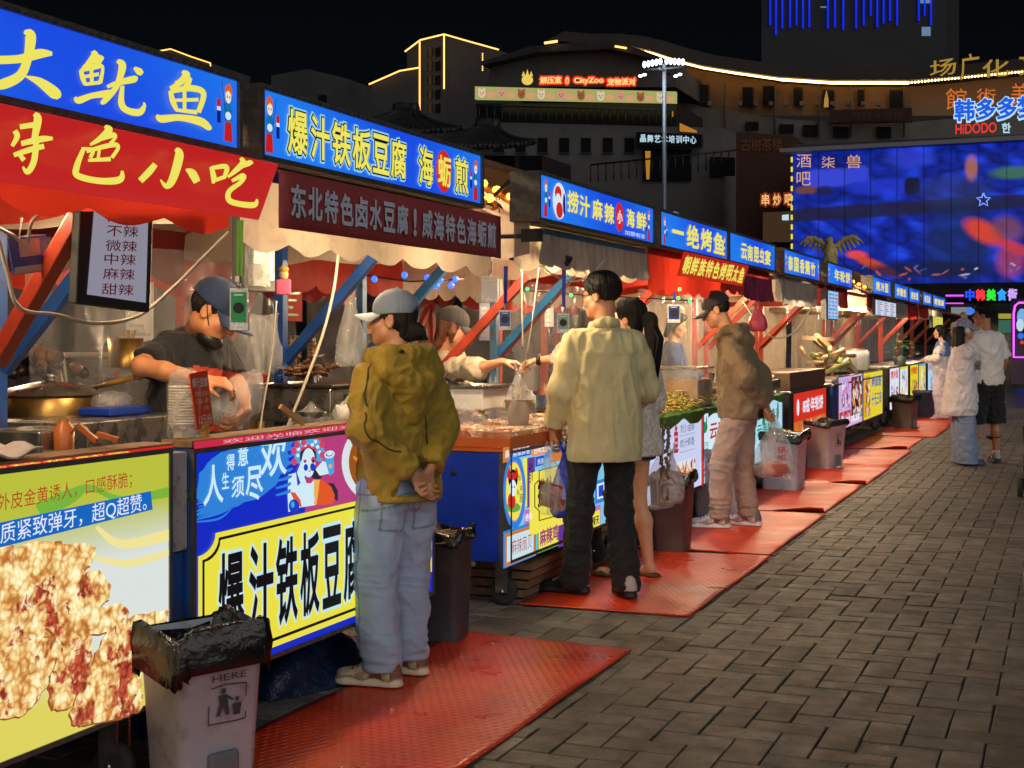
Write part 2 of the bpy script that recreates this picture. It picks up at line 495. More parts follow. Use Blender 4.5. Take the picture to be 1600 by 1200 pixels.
def scallop(mb, p0, p1, ztop, zbot, n=6, depth=.03, out=(0, 0, 0), mi=0, fold=.008):
    """hanging valance from p0 to p1 (x, y) with a wavy lower edge and soft folds"""
    p0 = Vector(p0); p1 = Vector(p1); d = p1 - p0; nn = Vector((d.y, -d.x)).normalized()
    ph = rnd.uniform(0, 6)
    def fn(u, v):
        zb = zbot - depth * abs(math.sin(math.pi * u * n))
        q = p0 + d * u; f = fold * math.sin(u * n * 5.1 + ph) * (1 - v) + .4 * fold * math.sin(u * n * 13 + 2 * ph + 3 * v)
        return (q.x + nn.x * f + out[0] * (1 - v), q.y + nn.y * f, zb + (ztop - zb) * v)
    mb.grid(fn, max(24, n * 12), 5, mi)

def canopy(t, y0, y1, liner, valance, rear, vz=(2.0, 1.78), vx=XS - .06, gable=True, ridge=(-3.35, 2.44), tiles=True, nl=5):
    zf = 1.995; xb = -4.25
    def slope(x): return zf + (ridge[1] - zf) * ((XS - x) / (XS - ridge[0])) if x > ridge[0] else zf + (ridge[1] - zf) * ((x - xb) / (ridge[0] - xb))
    if tiles:
        b = MB(); n = int((y1 - y0) / .11)
        for xa, xe in ((XS - .02, ridge[0]), (ridge[0], xb)):
            b.grid(lambda u, v, xa=xa, xe=xe: (xa + (xe - xa) * u, y0 + (y1 - y0) * v, slope(xa + (xe - xa) * u) + .015 + .028 * abs(math.sin(math.pi * v * n)) + .008 * ((u * 6) % 1)), 18, n * 6)
        b.tube([(ridge[0], y0, ridge[1] + .04), (ridge[0], y1, ridge[1] + .04)], .045, 8)
        b.build('tile_roof', M_tile, t)
    b = MB()
    for xa, xe in ((XS - .05, ridge[0]), (ridge[0], xb)):
        b.grid(lambda u, v, xa=xa, xe=xe: (xa + (xe - xa) * u, y0 + .01 + (y1 - y0 - .02) * v, slope(xa + (xe - xa) * u) - .03 - .02 * math.sin(math.pi * v) * math.sin(math.pi * u)), 8, 10)
    if gable:
        for y in (y0 + .012, y1 - .012):
            b.grid(lambda u, v, y=y: (XS - .06 + (xb - XS + .06) * u, y + .006 * math.sin(u * 17 + v * 3), 1.84 - .035 * abs(math.sin(u * 9)) + (slope(XS - .06 + (xb - XS + .06) * u) - .03 - 1.84) * v), 30, 5)
    b.build('canopy_liner', liner, t)
    b = MB(); scallop(b, (vx, y0), (vx, y1), vz[0], vz[1], max(3, int((y1 - y0) / .3)), .035); b.build('front_valance', valance, t)
    b = MB(); scallop(b, (xb, y0), (xb, y1), 2.0, 1.74, max(3, int((y1 - y0) / .28)), .05); b.build('rear_valance', rear, t)
    for k in range(nl):
        x = XS - .06 - (k + .5) * .075; y = y0 + .02
        for (xx, yy) in ((x, y + .02), (XS - .03, y0 + .15 + k * (y1 - y0 - .3) / max(1, nl - 1))):
            m = MB(); m.ball((xx, yy, slope(xx) + .052), (.024, .03, .02), 8); m.build('roof_lamp', M_glow, t)

def frame_posts(t, y0, y1, m, braces=True, m2=None, one=False):
    for y in ((y1,) if one else (y0, y1)):
        b = MB(); b.box((XB - .025, y - .025, 0.0), (XB + .025, y + .025, 2.2)); b.build('post', m, t, bevel=.003)
        if braces:
            b = MB(); b.beam((XB, y + .028, 1.30), (XB + .62, y + .028, 1.93), .04, .05); b.build('brace', m2 or m, t, bevel=.003)
    yr = y1 - 1.9 if one else y0
    for q in (((XB, yr, 2.0), (XB, y1, 2.0)), ((XS - .1, yr, 1.97), (XS - .1, y1, 1.97))): b = MB(); b.beam(*q, .04, .035); b.build('roof_rail', m, t)

def counter(t, y0, y1, ht, body, top, hb=.25, wheels=True, deep=0.0, rim=.10):
    b = MB(); b.box((-3.32, y0, hb), (XF - .012, y1, ht - .02 - deep)); b.build('counter', body, t, bevel=.006)
    b = MB(); b.box((-3.36, y0 - .01, ht - .02 - deep), (XF - (.013 if deep else -.004), y1 + .01, ht + .006 - deep)); b.build('counter_top', M_steel if deep else top, t, bevel=.004)
    if deep:
        b = MB(); b.box((XF - rim, y0, ht - deep + .007), (XF - .0125, y1, ht - .02)); b.build('front_wall', body, t, bevel=.003)
        b = MB(); b.box((XF - rim - .02, y0 - .01, ht - .02), (XF + .004, y1 + .01, ht + .006)); b.build('ledge', top, t, bevel=.004)
    if wheels:
        for x in (XF - .10, -3.22):
            for y in (y0 + .16, y1 - .16):
                w = MB()
                pr = [(.02, -.02), (.06, -.022), (.072, -.016), (.075, 0), (.072, .016), (.06, .022), (.02, .02)]
                vs = []; nn = 20
                for r_, z_ in pr:
                    for k in range(nn):
                        a = 2 * math.pi * k / nn; vs.append((x + r_ * math.cos(a), y + z_, .075 + r_ * math.sin(a)))
                w.add(vs, [(i * nn + k, i * nn + (k + 1) % nn, (i + 1) * nn + (k + 1) % nn, (i + 1) * nn + k) for i in range(len(pr) - 1) for k in range(nn)], 0, True)
                o = w.build('caster', M_rubber, t)
                w = MB(); w.box((x - .035, y - .034, .07), (x + .035, y - .026, hb)); w.box((x - .035, y + .026, .07), (x + .035, y + .034, hb)); w.box((x - .045, y - .045, hb - .02), (x + .045, y + .045, hb - .001))
                w.tube([(x, y - .036, .075), (x, y + .036, .075)], .012, 8); w.build('fork', M_steel, o)
def lightbox(t, y0, y1, z0, z1, face, fm=M_alu):
    """lit advert panel on the front of a counter"""
    b = MB(); e = .016
    b.box((XF - .012, y0, z0), (XF + .006, y0 + e, z1)); b.box((XF - .012, y1 - e, z0), (XF + .006, y1, z1))
    b.box((XF - .012, y0 + e, z0), (XF + .006, y1 - e, z0 + e)); b.box((XF - .012, y0 + e, z1 - e), (XF + .006, y1 - e, z1))
    fr = b.build('front_lightbox', fm, t)
    b = MB(); b.poly([(XF, y0 + e, z0 + e), (XF, y1 - e, z0 + e), (XF, y1 - e, z1 - e), (XF, y0 + e, z1 - e)]); b.build('lit_panel', face, fr)
    return fr
def rect(mb, y0, y1, z0, z1, X, n=1, mi=0):
    x = X + .0016 * n
    mb.poly([(x, y0, z0), (x, y1, z0), (x, y1, z1), (x, y0, z1)], mi)
def trect(mb, body, y0, y1, z0, z1, X, n=2, off=.02, grow=0.0, mi=0):
    text(mb, body, (X + .0016 * n, y0, z0), (0, y1 - y0, 0), (0, 0, z1 - z0), off, mi, grow)
def tpx(mb, body, l, t_, r, b, X, n=3, off=.02, grow=0.0, mi=0):
    c = (l + r) / 2
    trect(mb, body, Yx(l, X), Yx(r, X), onx(c, b, X).z, onx(c, t_, X).z, X, n, off, grow, mi)
def sign_box(t, y0, y1, z0=2.0, z1=2.25, X=XS, face=B_face, th=.15, e=.018):
    b = MB(); b.box((X - th, y0, z0), (X - .004, y1, z1))
    b.box((X - .004, y0, z0), (X + .012, y1, z0 + e)); b.box((X - .004, y0, z1 - e), (X + .012, y1, z1))
    b.box((X - .004, y0, z0 + e), (X + .012, y0 + e, z1 - e)); b.box((X - .004, y1 - e, z0 + e), (X + .012, y1, z1 - e))
    for k in range(int((y1 - y0) / .035)):       # studded trim round the frame
        yy = y0 + .01 + k * .035
        b.box((X + .012, yy, z1 - e * .75), (X + .016, yy + .018, z1 - e * .3))
    s = b.build('sign', mat('sign_frame', (.13, .13, .12, 1), .5, .5, var=.35, vscale=30, dirt=.6, dirtcol=(.07, .045, .02, 1)), t)
    b = MB(); cols = []; n = 16        # blue film, shifting from sky blue to royal blue
    for i in range(n + 1):
        for z in (z0 + e, z1 - e):
            u = i / n; k = .5 + .5 * math.cos(6.283 * (u * .9 - .12 + (.1 if z > z0 + e else 0))); b.v.append((X, y0 + e + (y1 - y0 - 2 * e) * u, z)); cols.append(tuple(a * (1 - k) + c * k for a, c in zip(rgb(22, 74, 224), rgb(30, 122, 238))))
    b.f = [[2 * i, 2 * i + 2, 2 * i + 3, 2 * i + 1] for i in range(n)]; b.m = [0] * n; b.s = [False] * n
    b.build('sign_face', emi('sign_film', (1, 1, 1, 1), 1.0, attr='col'), s, attr=cols)
    return s
def little_figure(s, y, z0, h, X=XS, flip=1, n=2):
    """tiny printed vendor girl with a cap holding a skewer, and a red-white-blue can"""
    m = [E_('fig_skin', 245, 225, 190), E_('fig_orange', 215, 90, 40), E_('fig_blue', 20, 110, 170), E_('fig_red', 190, 30, 25), E_('fig_white', 215, 225, 240), E_('fig_navy', 12, 30, 120)]
    b = MB(); w = h * .95
    T = lambda k: (lambda u, v: (X + .0016 * n + .0004 * k, y + flip * u * w, z0 + v * h))
    b.poly([T(0)(u, v) for u, v in ((-.12, .0), (.14, .0), (.11, .34), (-.09, .34))], 3)
    b.poly([T(1)(u, v) for u, v in ((-.10, .32), (.10, .32), (.13, .55), (.05, .66), (-.08, .66), (-.13, .52))], 2)
    disc(b, .0, .43, .09, .07, T(2), 4); disc(b, .0, .76, .09, .12, T(3), 0)
    b.poly([T(4)(u, v) for u, v in ((-.11, .80), (-.08, .93), (.03, .99), (.11, .9), (.12, .78), (.0, .86))], 1)
    for u in (-.035, .04): disc(b, u, .75, .014, .03, T(5), 5, 8)
    b.poly([T(6)(u, v) for u, v in ((-.11, .50), (-.09, .50), (-.2, .96), (-.215, .96))], 5)
    b.poly([T(0)(u, v) for u, v in ((-.34, .28), (-.23, .28), (-.23, .48), (-.34, .48))], 5)
    b.poly([T(0)(u, v) for u, v in ((-.34, .485), (-.23, .485), (-.23, .55), (-.34, .55))], 4)
    b.poly([T(0)(u, v) for u, v in ((-.34, .555), (-.23, .555), (-.23, .68), (-.34, .68))], 3)
    b.build('printed_figure', m, s)
def banner(t, ya, yb, z0, z1, fm, x0=XS + .02, lean=.0, name='banner'):
    b = MB(); ph = rnd.uniform(0, 6)
    b.grid(lambda u, v: (x0 + lean * v + .004 * math.sin(u * 9 + ph) * (1 - v), ya + (yb - ya) * u, z0 + (z1 - z0) * v), 24, 3)
    return b.build(name, fm, t, solid=.004)

# ---------------------------------------------------------------- stall 1: squid stall (cut by the left edge)
S1 = thing('market_stall', 'nearest stall with blue squid sign, red banner and fried chicken panel', 'stall', (XF, 2.8, 0), 'market stalls along the lane')
a1, b1 = 1.75, 3.72
counter(S1, a1, b1, 1.075, M_blue, M_wood, deep=.17)
frame_posts(S1, a1, 3.92, M_blue)
b = MB(); b.beam(onx(-6, 566, -3.15), onx(126, 336, -2.75), .05, .055); b.build('red_brace', M_red, S1, bevel=.004)
canopy(S1, a1 - .1, 3.74, M_cream, M_redtarp, M_cream, vz=(1.9, 1.775), vx=XS - .04, gable=False, nl=3)
b = MB(); b.grid(lambda u, v: (XS - .06 - 1.7 * u, 3.74 + .006 * math.sin(u * 15), 1.84 - .03 * abs(math.sin(9 * u)) + .16 * v + .3 * v * min(u, 1 - u)), 24, 4); b.build('side_valance', M_redtarp, S1)
sg = sign_box(S1, a1 - .1, 3.735)
# brush lettering traced on the sign
tx = [  # da
    [[(100, 48, 12), (124, 50, 15), (146, 60, 10)], [], ]]
BR1 = [[(36, 50, 5), (46, 56, 17), (42, 90, 14), (30, 118, 15), (2, 132, 16), (-14, 133, 4)], [(-4, 94, 13), (30, 92, 13), (60, 84, 15), (80, 84, 6)], [(37, 119, 2), (60, 128, 13), (84, 146, 18), (90, 154, 7)],
       [(143, 80, 6), (146, 88, 13), (136, 100, 9), (127, 106, 4)], [(134, 98, 5), (150, 90, 9), (160, 92, 5)], [(156, 92, 6), (150, 100, 9), (144, 108, 5)],
       [(124, 109, 6), (127, 122, 8), (131, 133, 5)], [(124, 110, 6), (148, 104, 9), (158, 106, 5), (154, 130, 7)], [(130, 120, 5), (152, 116, 6)], [(140, 108, 6), (141, 132, 6)], [(130, 132, 5), (154, 129, 6)],
       [(114, 152, 4), (120, 157, 11), (140, 150, 9), (166, 146, 11), (174, 142, 5)],
       [(180, 95, 6), (188, 102, 12), (184, 122, 10), (176, 140, 9), (160, 158, 9), (154, 161, 4)], [(164, 136, 5), (180, 130, 8), (206, 124, 11), (212, 124, 4)], [(188, 134, 6), (186, 160, 10), (194, 172, 10), (214, 176, 11), (222, 166, 6), (221, 160, 2)], [(206, 106, 4), (214, 112, 11), (219, 116, 6)],
       [(281, 112, 5), (288, 118, 12), (274, 132, 9), (262, 138, 5)], [(270, 130, 5), (288, 124, 9), (296, 126, 5)], [(294, 126, 5), (288, 134, 9), (282, 142, 5)],
       [(262, 142, 6), (266, 158, 9), (272, 172, 6)], [(262, 144, 6), (292, 138, 10), (314, 146, 9), (306, 176, 8)], [(270, 157, 5), (306, 156, 6)], [(284, 142, 6), (284, 174, 6)], [(270, 172, 5), (304, 176, 7)],
       [(240, 180, 4), (248, 186, 12), (276, 184, 10), (308, 190, 13), (322, 200, 9), (325, 203, 3)]]
m3 = flatx(XS, 2); mbx = MB()
for i, st in enumerate(BR1):
    stroke(mbx, st, lambda x, y, i=i: m3(x, y) + Vector((.0003 * i, 0, 0)))
mbx.build('lettering', Y_txt, sg)
little_figure(sg, Yx(355, XS), 2.035, .185)
bn = banner(S1, a1 - .1, 3.80, 1.80, 1.975, emi('red_banner', rgb(196, 34, 34), .9), x0=XS + .03, lean=.07)
BR2 = [[(-2, 206, 8), (2, 215, 9), (-6, 230, 6)], [(6, 200, 8), (34, 196, 9)], [(8, 226, 8), (40, 219, 10), (58, 218, 5)], [(28, 180, 6), (34, 188, 13), (28, 222, 9)], [(-4, 244, 7), (20, 236, 9), (44, 230, 8)], [(32, 216, 9), (28, 252, 10), (18, 270, 9), (10, 262, 3)], [(4, 242, 6), (12, 252, 8)],
       [(139, 199, 5), (146, 205, 12), (132, 218, 9), (116, 228, 4)], [(124, 222, 5), (150, 213, 9), (156, 216, 5), (148, 226, 6)], [(102, 234, 5), (120, 236, 6), (116, 248, 6)], [(110, 238, 6), (150, 228, 8), (160, 232, 6), (150, 248, 6)], [(130, 236, 5), (128, 250, 5)], [(112, 252, 5), (148, 250, 7)], [(104, 236, 7), (94, 262, 10), (96, 276, 10), (130, 284, 10), (162, 282, 11), (166, 268, 4)],
       [(250, 234, 6), (256, 244, 14), (246, 280, 13), (236, 292, 9), (226, 282, 2)], [(218, 258, 9), (208, 270, 11), (194, 284, 10)], [(266, 266, 3), (276, 272, 13), (284, 286, 11)],
       [(306, 262, 6), (310, 278, 9), (309, 288, 4)], [(306, 264, 6), (330, 262, 8), (326, 280, 6)], [(308, 284, 6), (326, 278, 6)], [(352, 248, 5), (356, 256, 10), (344, 268, 8), (332, 278, 4)], [(346, 264, 6), (366, 256, 9), (370, 258, 4)], [(338, 284, 5), (356, 276, 9), (352, 286, 7), (334, 300, 8), (334, 314, 9), (352, 320, 9), (374, 321, 9), (378, 312, 3)]]
m3 = flatx(XS + .065, 2); mbx = MB()
for i, st in enumerate(BR2):
    stroke(mbx, st, lambda x, y, i=i: m3(x, y) + Vector((.045 + .0003 * i - .0 * y, 0, 0)))
mbx.build('lettering', Y_txt, bn)
# fried chicken lightbox
def paint1(y, z):
    u = (y - a1) / (b1 - a1); v = (z - .25) / .8
    top = np.array(s2l_v(190, 196, 62)); wht = np.array(s2l_v(224, 230, 226)); yel = np.array(s2l_v(226, 216, 96))
    a = np.clip((v - .62) / .2, 0, 1); b_ = np.clip((.30 - v + .25 * (1 - u)) / .22, 0, 1)
    c = wht * (1 - a) + top * a
    return c * (1 - b_) + yel * b_
def s2l_v(r, g, b): return [s2l(r), s2l(g), s2l(b)]
fr = lightbox(S1, a1, b1, .25, 1.065, emi('poster_base', rgb(224, 228, 200), 1.0))
b = MB(); cols = []
ny, nz = 60, 50
for i in range(ny + 1):
    for j in range(nz + 1):
        y = a1 + .016 + (b1 - a1 - .032) * i / ny; z = .266 + .783 * j / nz
        b.v.append((XF + .0008, y, z)); c = paint1(y, z); cols.append((c[0], c[1], c[2], 1))
for i in range(ny):
    for j in range(nz):
        k = i * (nz + 1) + j; b.f.append([k, k + nz + 1, k + nz + 2, k + 1]); b.m.append(0); b.s.append(False)
b.build('poster_print', emi('poster_gradient', (1, 1, 1, 1), .95, attr='col'), fr, attr=cols)
b = MB(); P = flatx(XF, 1)
stroke(b, [(60, 800, 30), (110, 775, 22), (140, 762, 10), (190, 780, 10), (267, 768, 16)], P, 0, 8)
stroke(b, [(150, 823, 6), (190, 850, 14), (267, 835, 18)], P, 1, 8)
stroke(b, [(140, 870, 5), (200, 880, 12), (267, 862, 8)], lambda x, y: P(x, y) + Vector((.0003, 0, 0)), 1, 8)
b.build('poster_swoosh', [E_('leaf_green', 120, 178, 60), E_('pale_yellow', 238, 226, 150)], fr)
b = MB(); P = flatx(XF, 4)
b.poly([P(-30, 862), P(-30, 822), P(233, 767), P(236, 796)]); b.build('ribbon', E_('ribbon_blue', 20, 100, 190), fr)
def tslant(mb, body, l, tl, bl, r, tr, br, X, n=3, off=.0, grow=0):
    P = flatx(X, n); O = P(l, bl); text(mb, body, O, P(r, br) - O, P(l, tl) - O, off, 0, grow)
b = MB(); tslant(b, '肉质紧致弹牙，超Q超赞。', -28, 824, 858, 226, 776, 798, XF, 5, .0); b.build('lettering', W_txt, fr)
b = MB(); tslant(b, '外皮金黄诱人，口感酥脆；', -6, 772, 802, 204, 738, 762, XF, 3, .0); b.build('lettering', E_('brick_red', 176, 60, 30), fr)
def fried(name, red):
    m = bpy.data.materials.new(name); m.use_nodes = True
    n, l = m.node_tree.nodes, m.node_tree.links; bs = n['Principled BSDF']
    tc = n.new('ShaderNodeTexCoord')
    v1 = n.new('ShaderNodeTexVoronoi'); v1.inputs['Scale'].default_value = 50
    v3 = n.new('ShaderNodeTexVoronoi'); v3.feature = 'SMOOTH_F1'; v3.inputs['Scale'].default_value = 19; v3.inputs['Smoothness'].default_value = .5
    no = n.new('ShaderNodeTexNoise'); no.inputs['Scale'].default_value = 24; no.inputs['Detail'].default_value = 5
    ad = n.new('ShaderNodeVectorMath'); ad.operation = 'MULTIPLY_ADD'; ad.inputs[1].default_value = (.04, .04, .04)
    l.new(tc.outputs['Object'], no.inputs['Vector']); l.new(no.outputs['Color'], ad.inputs[0]); l.new(tc.outputs['Object'], ad.inputs[2]); l.new(ad.outputs[0], v1.inputs['Vector']); l.new(ad.outputs[0], v3.inputs['Vector'])
    mm = n.new('ShaderNodeMath'); mm.operation = 'MULTIPLY_ADD'; mm.inputs[1].default_value = .48; l.new(v1.outputs['Distance'], mm.inputs[0])
    m4 = n.new('ShaderNodeMath'); m4.operation = 'MULTIPLY'; m4.inputs[1].default_value = .52; l.new(v3.outputs['Distance'], m4.inputs[0]); l.new(m4.outputs[0], mm.inputs[2])
    cr = n.new('ShaderNodeValToRGB'); e = cr.color_ramp.elements
    e[0].position = .16; e[0].color = rgb(252, 246, 214); e[1].position = .88; e[1].color = rgb(166, 84, 30)
    for ps, cl in ((.36, rgb(246, 226, 170)), (.52, rgb(226, 184, 112)), (.68, rgb(186, 120, 56))): x = cr.color_ramp.elements.new(ps); x.color = cl
    l.new(mm.outputs[0], cr.inputs[0])
    n2 = n.new('ShaderNodeTexNoise'); n2.inputs['Scale'].default_value = 9.5; n2.inputs['Detail'].default_value = 5; n2.inputs['Roughness'].default_value = .62
    l.new(ad.outputs[0], n2.inputs['Vector'])
    mr = n.new('ShaderNodeMapRange'); mr.inputs[1].default_value = red; mr.inputs[2].default_value = red + .06; l.new(n2.outputs[0], mr.inputs[0])
    cr2 = n.new('ShaderNodeValToRGB'); e = cr2.color_ramp.elements
    e[0].color = rgb(214, 96, 60); e[1].color = rgb(120, 22, 18); e[1].position = .8; l.new(v1.outputs['Distance'], cr2.inputs[0])
    mx = n.new('ShaderNodeMix'); mx.data_type = 'RGBA'; l.new(mr.outputs[0], mx.inputs[0]); l.new(cr.outputs[0], mx.inputs[6]); l.new(cr2.outputs[0], mx.inputs[7])
    bs.inputs['Base Color'].default_value = (.1, .08, .05, 1); bs.inputs['Roughness'].default_value = .45
    l.new(mx.outputs[2], bs.inputs['Emission Color']); bs.inputs['Emission Strength'].default_value = 1.12
    return m
FRm = [fried('fried_crumb', .57), fried('fried_crumb_sauced', .505)]
zc = lambda pts: [(x * .4334, 680 + y * .4334) for x, y in pts]
CHK = [([(-60, 395), (0, 388), (60, 400), (110, 380), (215, 378), (222, 430), (240, 392), (300, 388), (345, 405), (335, 445), (295, 500), (310, 560), (250, 600), (100, 640), (-60, 660)], 0),
      ([(290, 505), (320, 485), (355, 482), (395, 540), (388, 590), (340, 640), (250, 660), (240, 600), (290, 560)], 0),
      ([(-60, 610), (60, 600), (130, 540), (230, 600), (250, 700), (180, 780), (60, 820), (-60, 840)], 1),
      ([(160, 690), (260, 640), (430, 605), (465, 640), (440, 690), (330, 720), (240, 760)], 0),
      ([(-60, 790), (60, 750), (200, 720), (230, 790), (170, 870), (130, 960), (80, 1010), (0, 1020), (-60, 1010)], 0),
      ([(240, 740), (320, 720), (330, 800), (310, 900), (240, 990), (180, 985), (165, 905), (200, 800)], 1),
      ([(370, 720), (440, 660), (520, 640), (600, 632), (598, 665), (520, 700), (480, 760), (500, 860), (505, 940), (500, 990), (430, 1015), (300, 1048), (252, 1038), (245, 990), (290, 900), (340, 780)], 1)]
def rag(pts, k, a):
    out = []
    for i, p in enumerate(pts):
        q = pts[(i + 1) % len(pts)]
        for s_ in range(k):
            t_ = s_ / k; out.append((p[0] + (q[0] - p[0]) * t_ + rnd.uniform(-a, a), p[1] + (q[1] - p[1]) * t_ + rnd.uniform(-a, a)))
    return out
for i, (pts, mi) in enumerate(CHK):
    pts = rag(pts, 5, 5); c = (sum(p[0] for p in pts) / len(pts), sum(p[1] for p in pts) / len(pts))
    big = [(x * 1.0 - 4 + (2 if x > c[0] else -2), y + 7) for x, y in pts]  # offset brown copy prints a drop shadow beneath each piece
    b = MB(); P1 = flatx(XF, 2 + .5 * i); P2 = flatx(XF, 2.25 + .5 * i)
    b.poly([P1(*p) for p in zc(big)], 1); b.poly([P2(*p) for p in zc(pts)], 0)
    b.build('printed_chicken', [FRm[mi], E_('crumb_shadow', 150, 84, 40)], fr)
b = MB(); rect(b, a1, b1, 1.066, 1.074, XF, 5); trect(b, '铁板鱿鱼特色小吃铁板鱿鱼', 1.9, 3.5, 1.0675, 1.0725, XF, 6, .01, mi=1); b.build('edge_strip', [R_print, Y_txt], S1)
# white cabinet and rusty plate between stalls 1 and 2
b = MB(); b.box((-3.0, 3.735, .72), (-2.712, 3.825, 1.045)); b.build('side_cabinet', mat('grey_cabinet', (.42, .40, .40, 1), .5, var=.15, dirt=.5), S1, bevel=.005)
b = MB(); b.box((-3.0, 3.735, .25), (-2.73, 3.825, .715)); b.build('lower_cabinet', M_blue, S1, bevel=.004)

# ---------------------------------------------------------------- stall 2: tofu stall
S2 = thing('market_stall', 'tofu stall with maroon banner and big yellow plaque on its blue panel', 'stall', (XF, 4.9, 0), 'market stalls along the lane')
a2, b2 = 3.835, 5.70
counter(S2, a2, b2, 1.075, M_blue, M_wood, deep=.17)
frame_posts(S2, 5.85, 5.85, M_blue, one=True)
canopy(S2, 3.87, 5.98, M_cream, M_cream, M_maroon, vz=(2.0, 1.745), vx=XS - .09)
sg = sign_box(S2, 3.845, 5.675)
yb = MB(); kb = MB(); wb = MB(); rb = MB()
for ch, l, r in (('爆', 447, 478), ('汁', 483, 512), ('铁', 516, 545), ('板', 548, 577), ('豆', 580, 605), ('腐', 608, 632), ('海', 652, 674), ('煎', 709, 729), ('蛎', 682, 702)):
    y0, y1 = Yx(l, XS), Yx(r, XS)
    z0, z1 = (2.045, 2.195) if ch != '蛎' else (2.055, 2.185)
    trect(yb, ch, y0, y1, z0, z1, XS, 5, .02)
    if ch != '蛎':
        trect(kb, ch, y0, y1, z0, z1, XS, 4, .02, .035); trect(wb, ch, y0, y1, z0, z1, XS, 3, .02, .075)
disc(rb, Yx(692, XS), 2.12, (Yx(704, XS) - Yx(680, XS)) / 2, .088, lambda y, z: (XS + .0016 * 3, y, z), 0, 28)
yb.build('lettering', Y_txt, sg); kb.build('lettering_edge', K_txt, sg); wb.build('lettering_outline', E_('outline_blue', 150, 205, 240), sg); rb.build('red_disc', R_print, sg)
little_figure(sg, Yx(420, XS), 2.03, .19, flip=-1); little_figure(sg, Yx(742, XS), 2.03, .18)
bn = banner(S2, Yx(430, XS), Yx(777, XS) , 1.785, 1.978, mat('maroon_cloth', (.34, .055, .06, 1), .65, var=.1, vscale=3, bump=.15, bscale=10), x0=XS + .015)
b = MB()
chars = '东北特色卤水豆腐！威海特色海蛎煎'
yl, yr = Yx(443, XS), Yx(768, XS)
for i, ch in enumerate(chars):
    w = (yr - yl) / len(chars); y = yl + w * i
    if ch == '！': trect(b, '!', y + w * .35, y + w * .6, 1.825, 1.935, XS + .021, 3, .03)
    else: trect(b, ch, y + w * .05, y + w * .92, 1.825, 1.94, XS + .021, 3, .03)
b.build('lettering', mat('silver_print', (.62, .66, .80, 1), .5), bn)
fr = lightbox(S2, a2, b2, .25, 1.05, E_('panel_blue', 14, 40, 190))
# brushed sky-blue splash
b = MB(); P = flatx(XF, 1)
b.poly([P(x, y) for x, y in rag([(303, 772), (312, 740), (330, 716), (352, 704), (395, 690), (462, 676), (458, 690), (448, 704), (452, 722), (440, 740), (428, 760), (404, 778), (372, 790), (340, 800), (303, 808), (318, 790)], 3, 2)], 0)
for k in range(9):
    y_ = 770 + k * 4; stroke(b, [(300 + rnd.uniform(0, 10), y_ + 14, 2), (340, y_ + 6 + rnd.uniform(-3, 3), 3.4), (400 - 5 * k, y_ - 6, 1)], flatx(XF, 1.2 + .05 * k), 0)
for k in range(9):
    y_ = 678 + k * 11; stroke(b, [(430, y_ + 8, 3), (450, y_ + 2, 5), (468 - 2.2 * k, y_ - 2, 1)], flatx(XF, 1.3 + .05 * k), 0)
b.build('brushed_splash', E_('sky_blue', 44, 128, 214), fr)
b = MB()
for ch, l, t_, r, bt in (('得', 352, 709, 365, 735), ('意', 370, 694, 386, 728), ('欢', 405, 680, 446, 744), ('人', 316, 726, 347, 788), ('生', 345, 738, 356, 764), ('须', 360, 744, 380, 777), ('尽', 382, 728, 409, 782)):
    tpx(b, ch, l, t_, r, bt, XF, 3, .018)
b.build('lettering', E_('slogan', 200, 232, 250), fr)
b = MB(); P = flatx(XF, 1)
b.poly([P(480, 676), P(640, 650), P(640, 768), P(540, 790), P(476, 802)], 0); b.build('pink_ground', E_('pink', 178, 58, 122), fr)
# opera singer drawing
Z = lambda x, y: (420 + x / 6, 640 + y / 6)
def dz(cx, cy, rx, ry, mi, n, rot=0.0):
    q = flatx(XF, n); disc(b, cx, cy, rx, ry, lambda x, y: q(*Z(x, y)), mi, 18, rot)
def pz(pts, mi, n):
    q = flatx(XF, n); b.poly([q(*Z(x, y)) for x, y in pts], mi)
opm = [E_('op_white', 205, 232, 245), E_('op_pompon', 206, 70, 96), E_('op_blue', 70, 160, 225), E_('op_dark', 44, 30, 52), E_('op_orange', 222, 84, 34), E_('op_navy', 20, 60, 190), E_('op_gold', 236, 170, 84)]
b = MB()
pz([(180, 610), (250, 590), (270, 760), (300, 915), (180, 960), (172, 800)], 0, 1.3)
dz(360, 300, 105, 110, 2, 1.5); dz(295, 400, 60, 110, 2, 1.5, .2); dz(455, 380, 60, 110, 2, 1.45, -.2)
pz([(255, 590), (300, 470), (330, 600), (320, 720), (290, 690)], 0, 2.6)
dz(445, 600, 55, 60, 3, 1.8); dz(362, 440, 78, 112, 3, 2.0); dz(365, 490, 64, 130, 0, 2.2); dz(365, 560, 50, 75, 0, 2.25)
for x in range(300, 440, 22): dz(x, 400 - 60 * math.cos((x - 365) / 62), 13, 18, 1, 2.3)
for x, y in ((300, 236), (365, 205), (432, 246), (476, 262), (256, 330), (226, 388), (230, 490), (490, 330), (494, 425), (318, 306)): dz(x, y, 27, 33, 1, 2.5)
for x, y in ((300, 300), (340, 260), (390, 250), (430, 300), (270, 370), (330, 330), (400, 330), (450, 350), (470, 400), (265, 430)): dz(x, y, 16, 18, 0, 2.45)
dz(338, 542, 20, 33, 5, 2.7); dz(402, 538, 24, 38, 5, 2.7); dz(330, 480, 16, 12, 1, 2.65); dz(410, 470, 22, 30, 1, 2.65); dz(330, 490, 10, 8, 3, 2.75); dz(408, 482, 12, 14, 3, 2.75); dz(372, 575, 12, 7, 1, 2.7)
pz([(260, 720), (330, 640), (345, 690), (390, 690), (420, 650), (430, 895), (300, 915), (250, 830)], 0, 2.4)
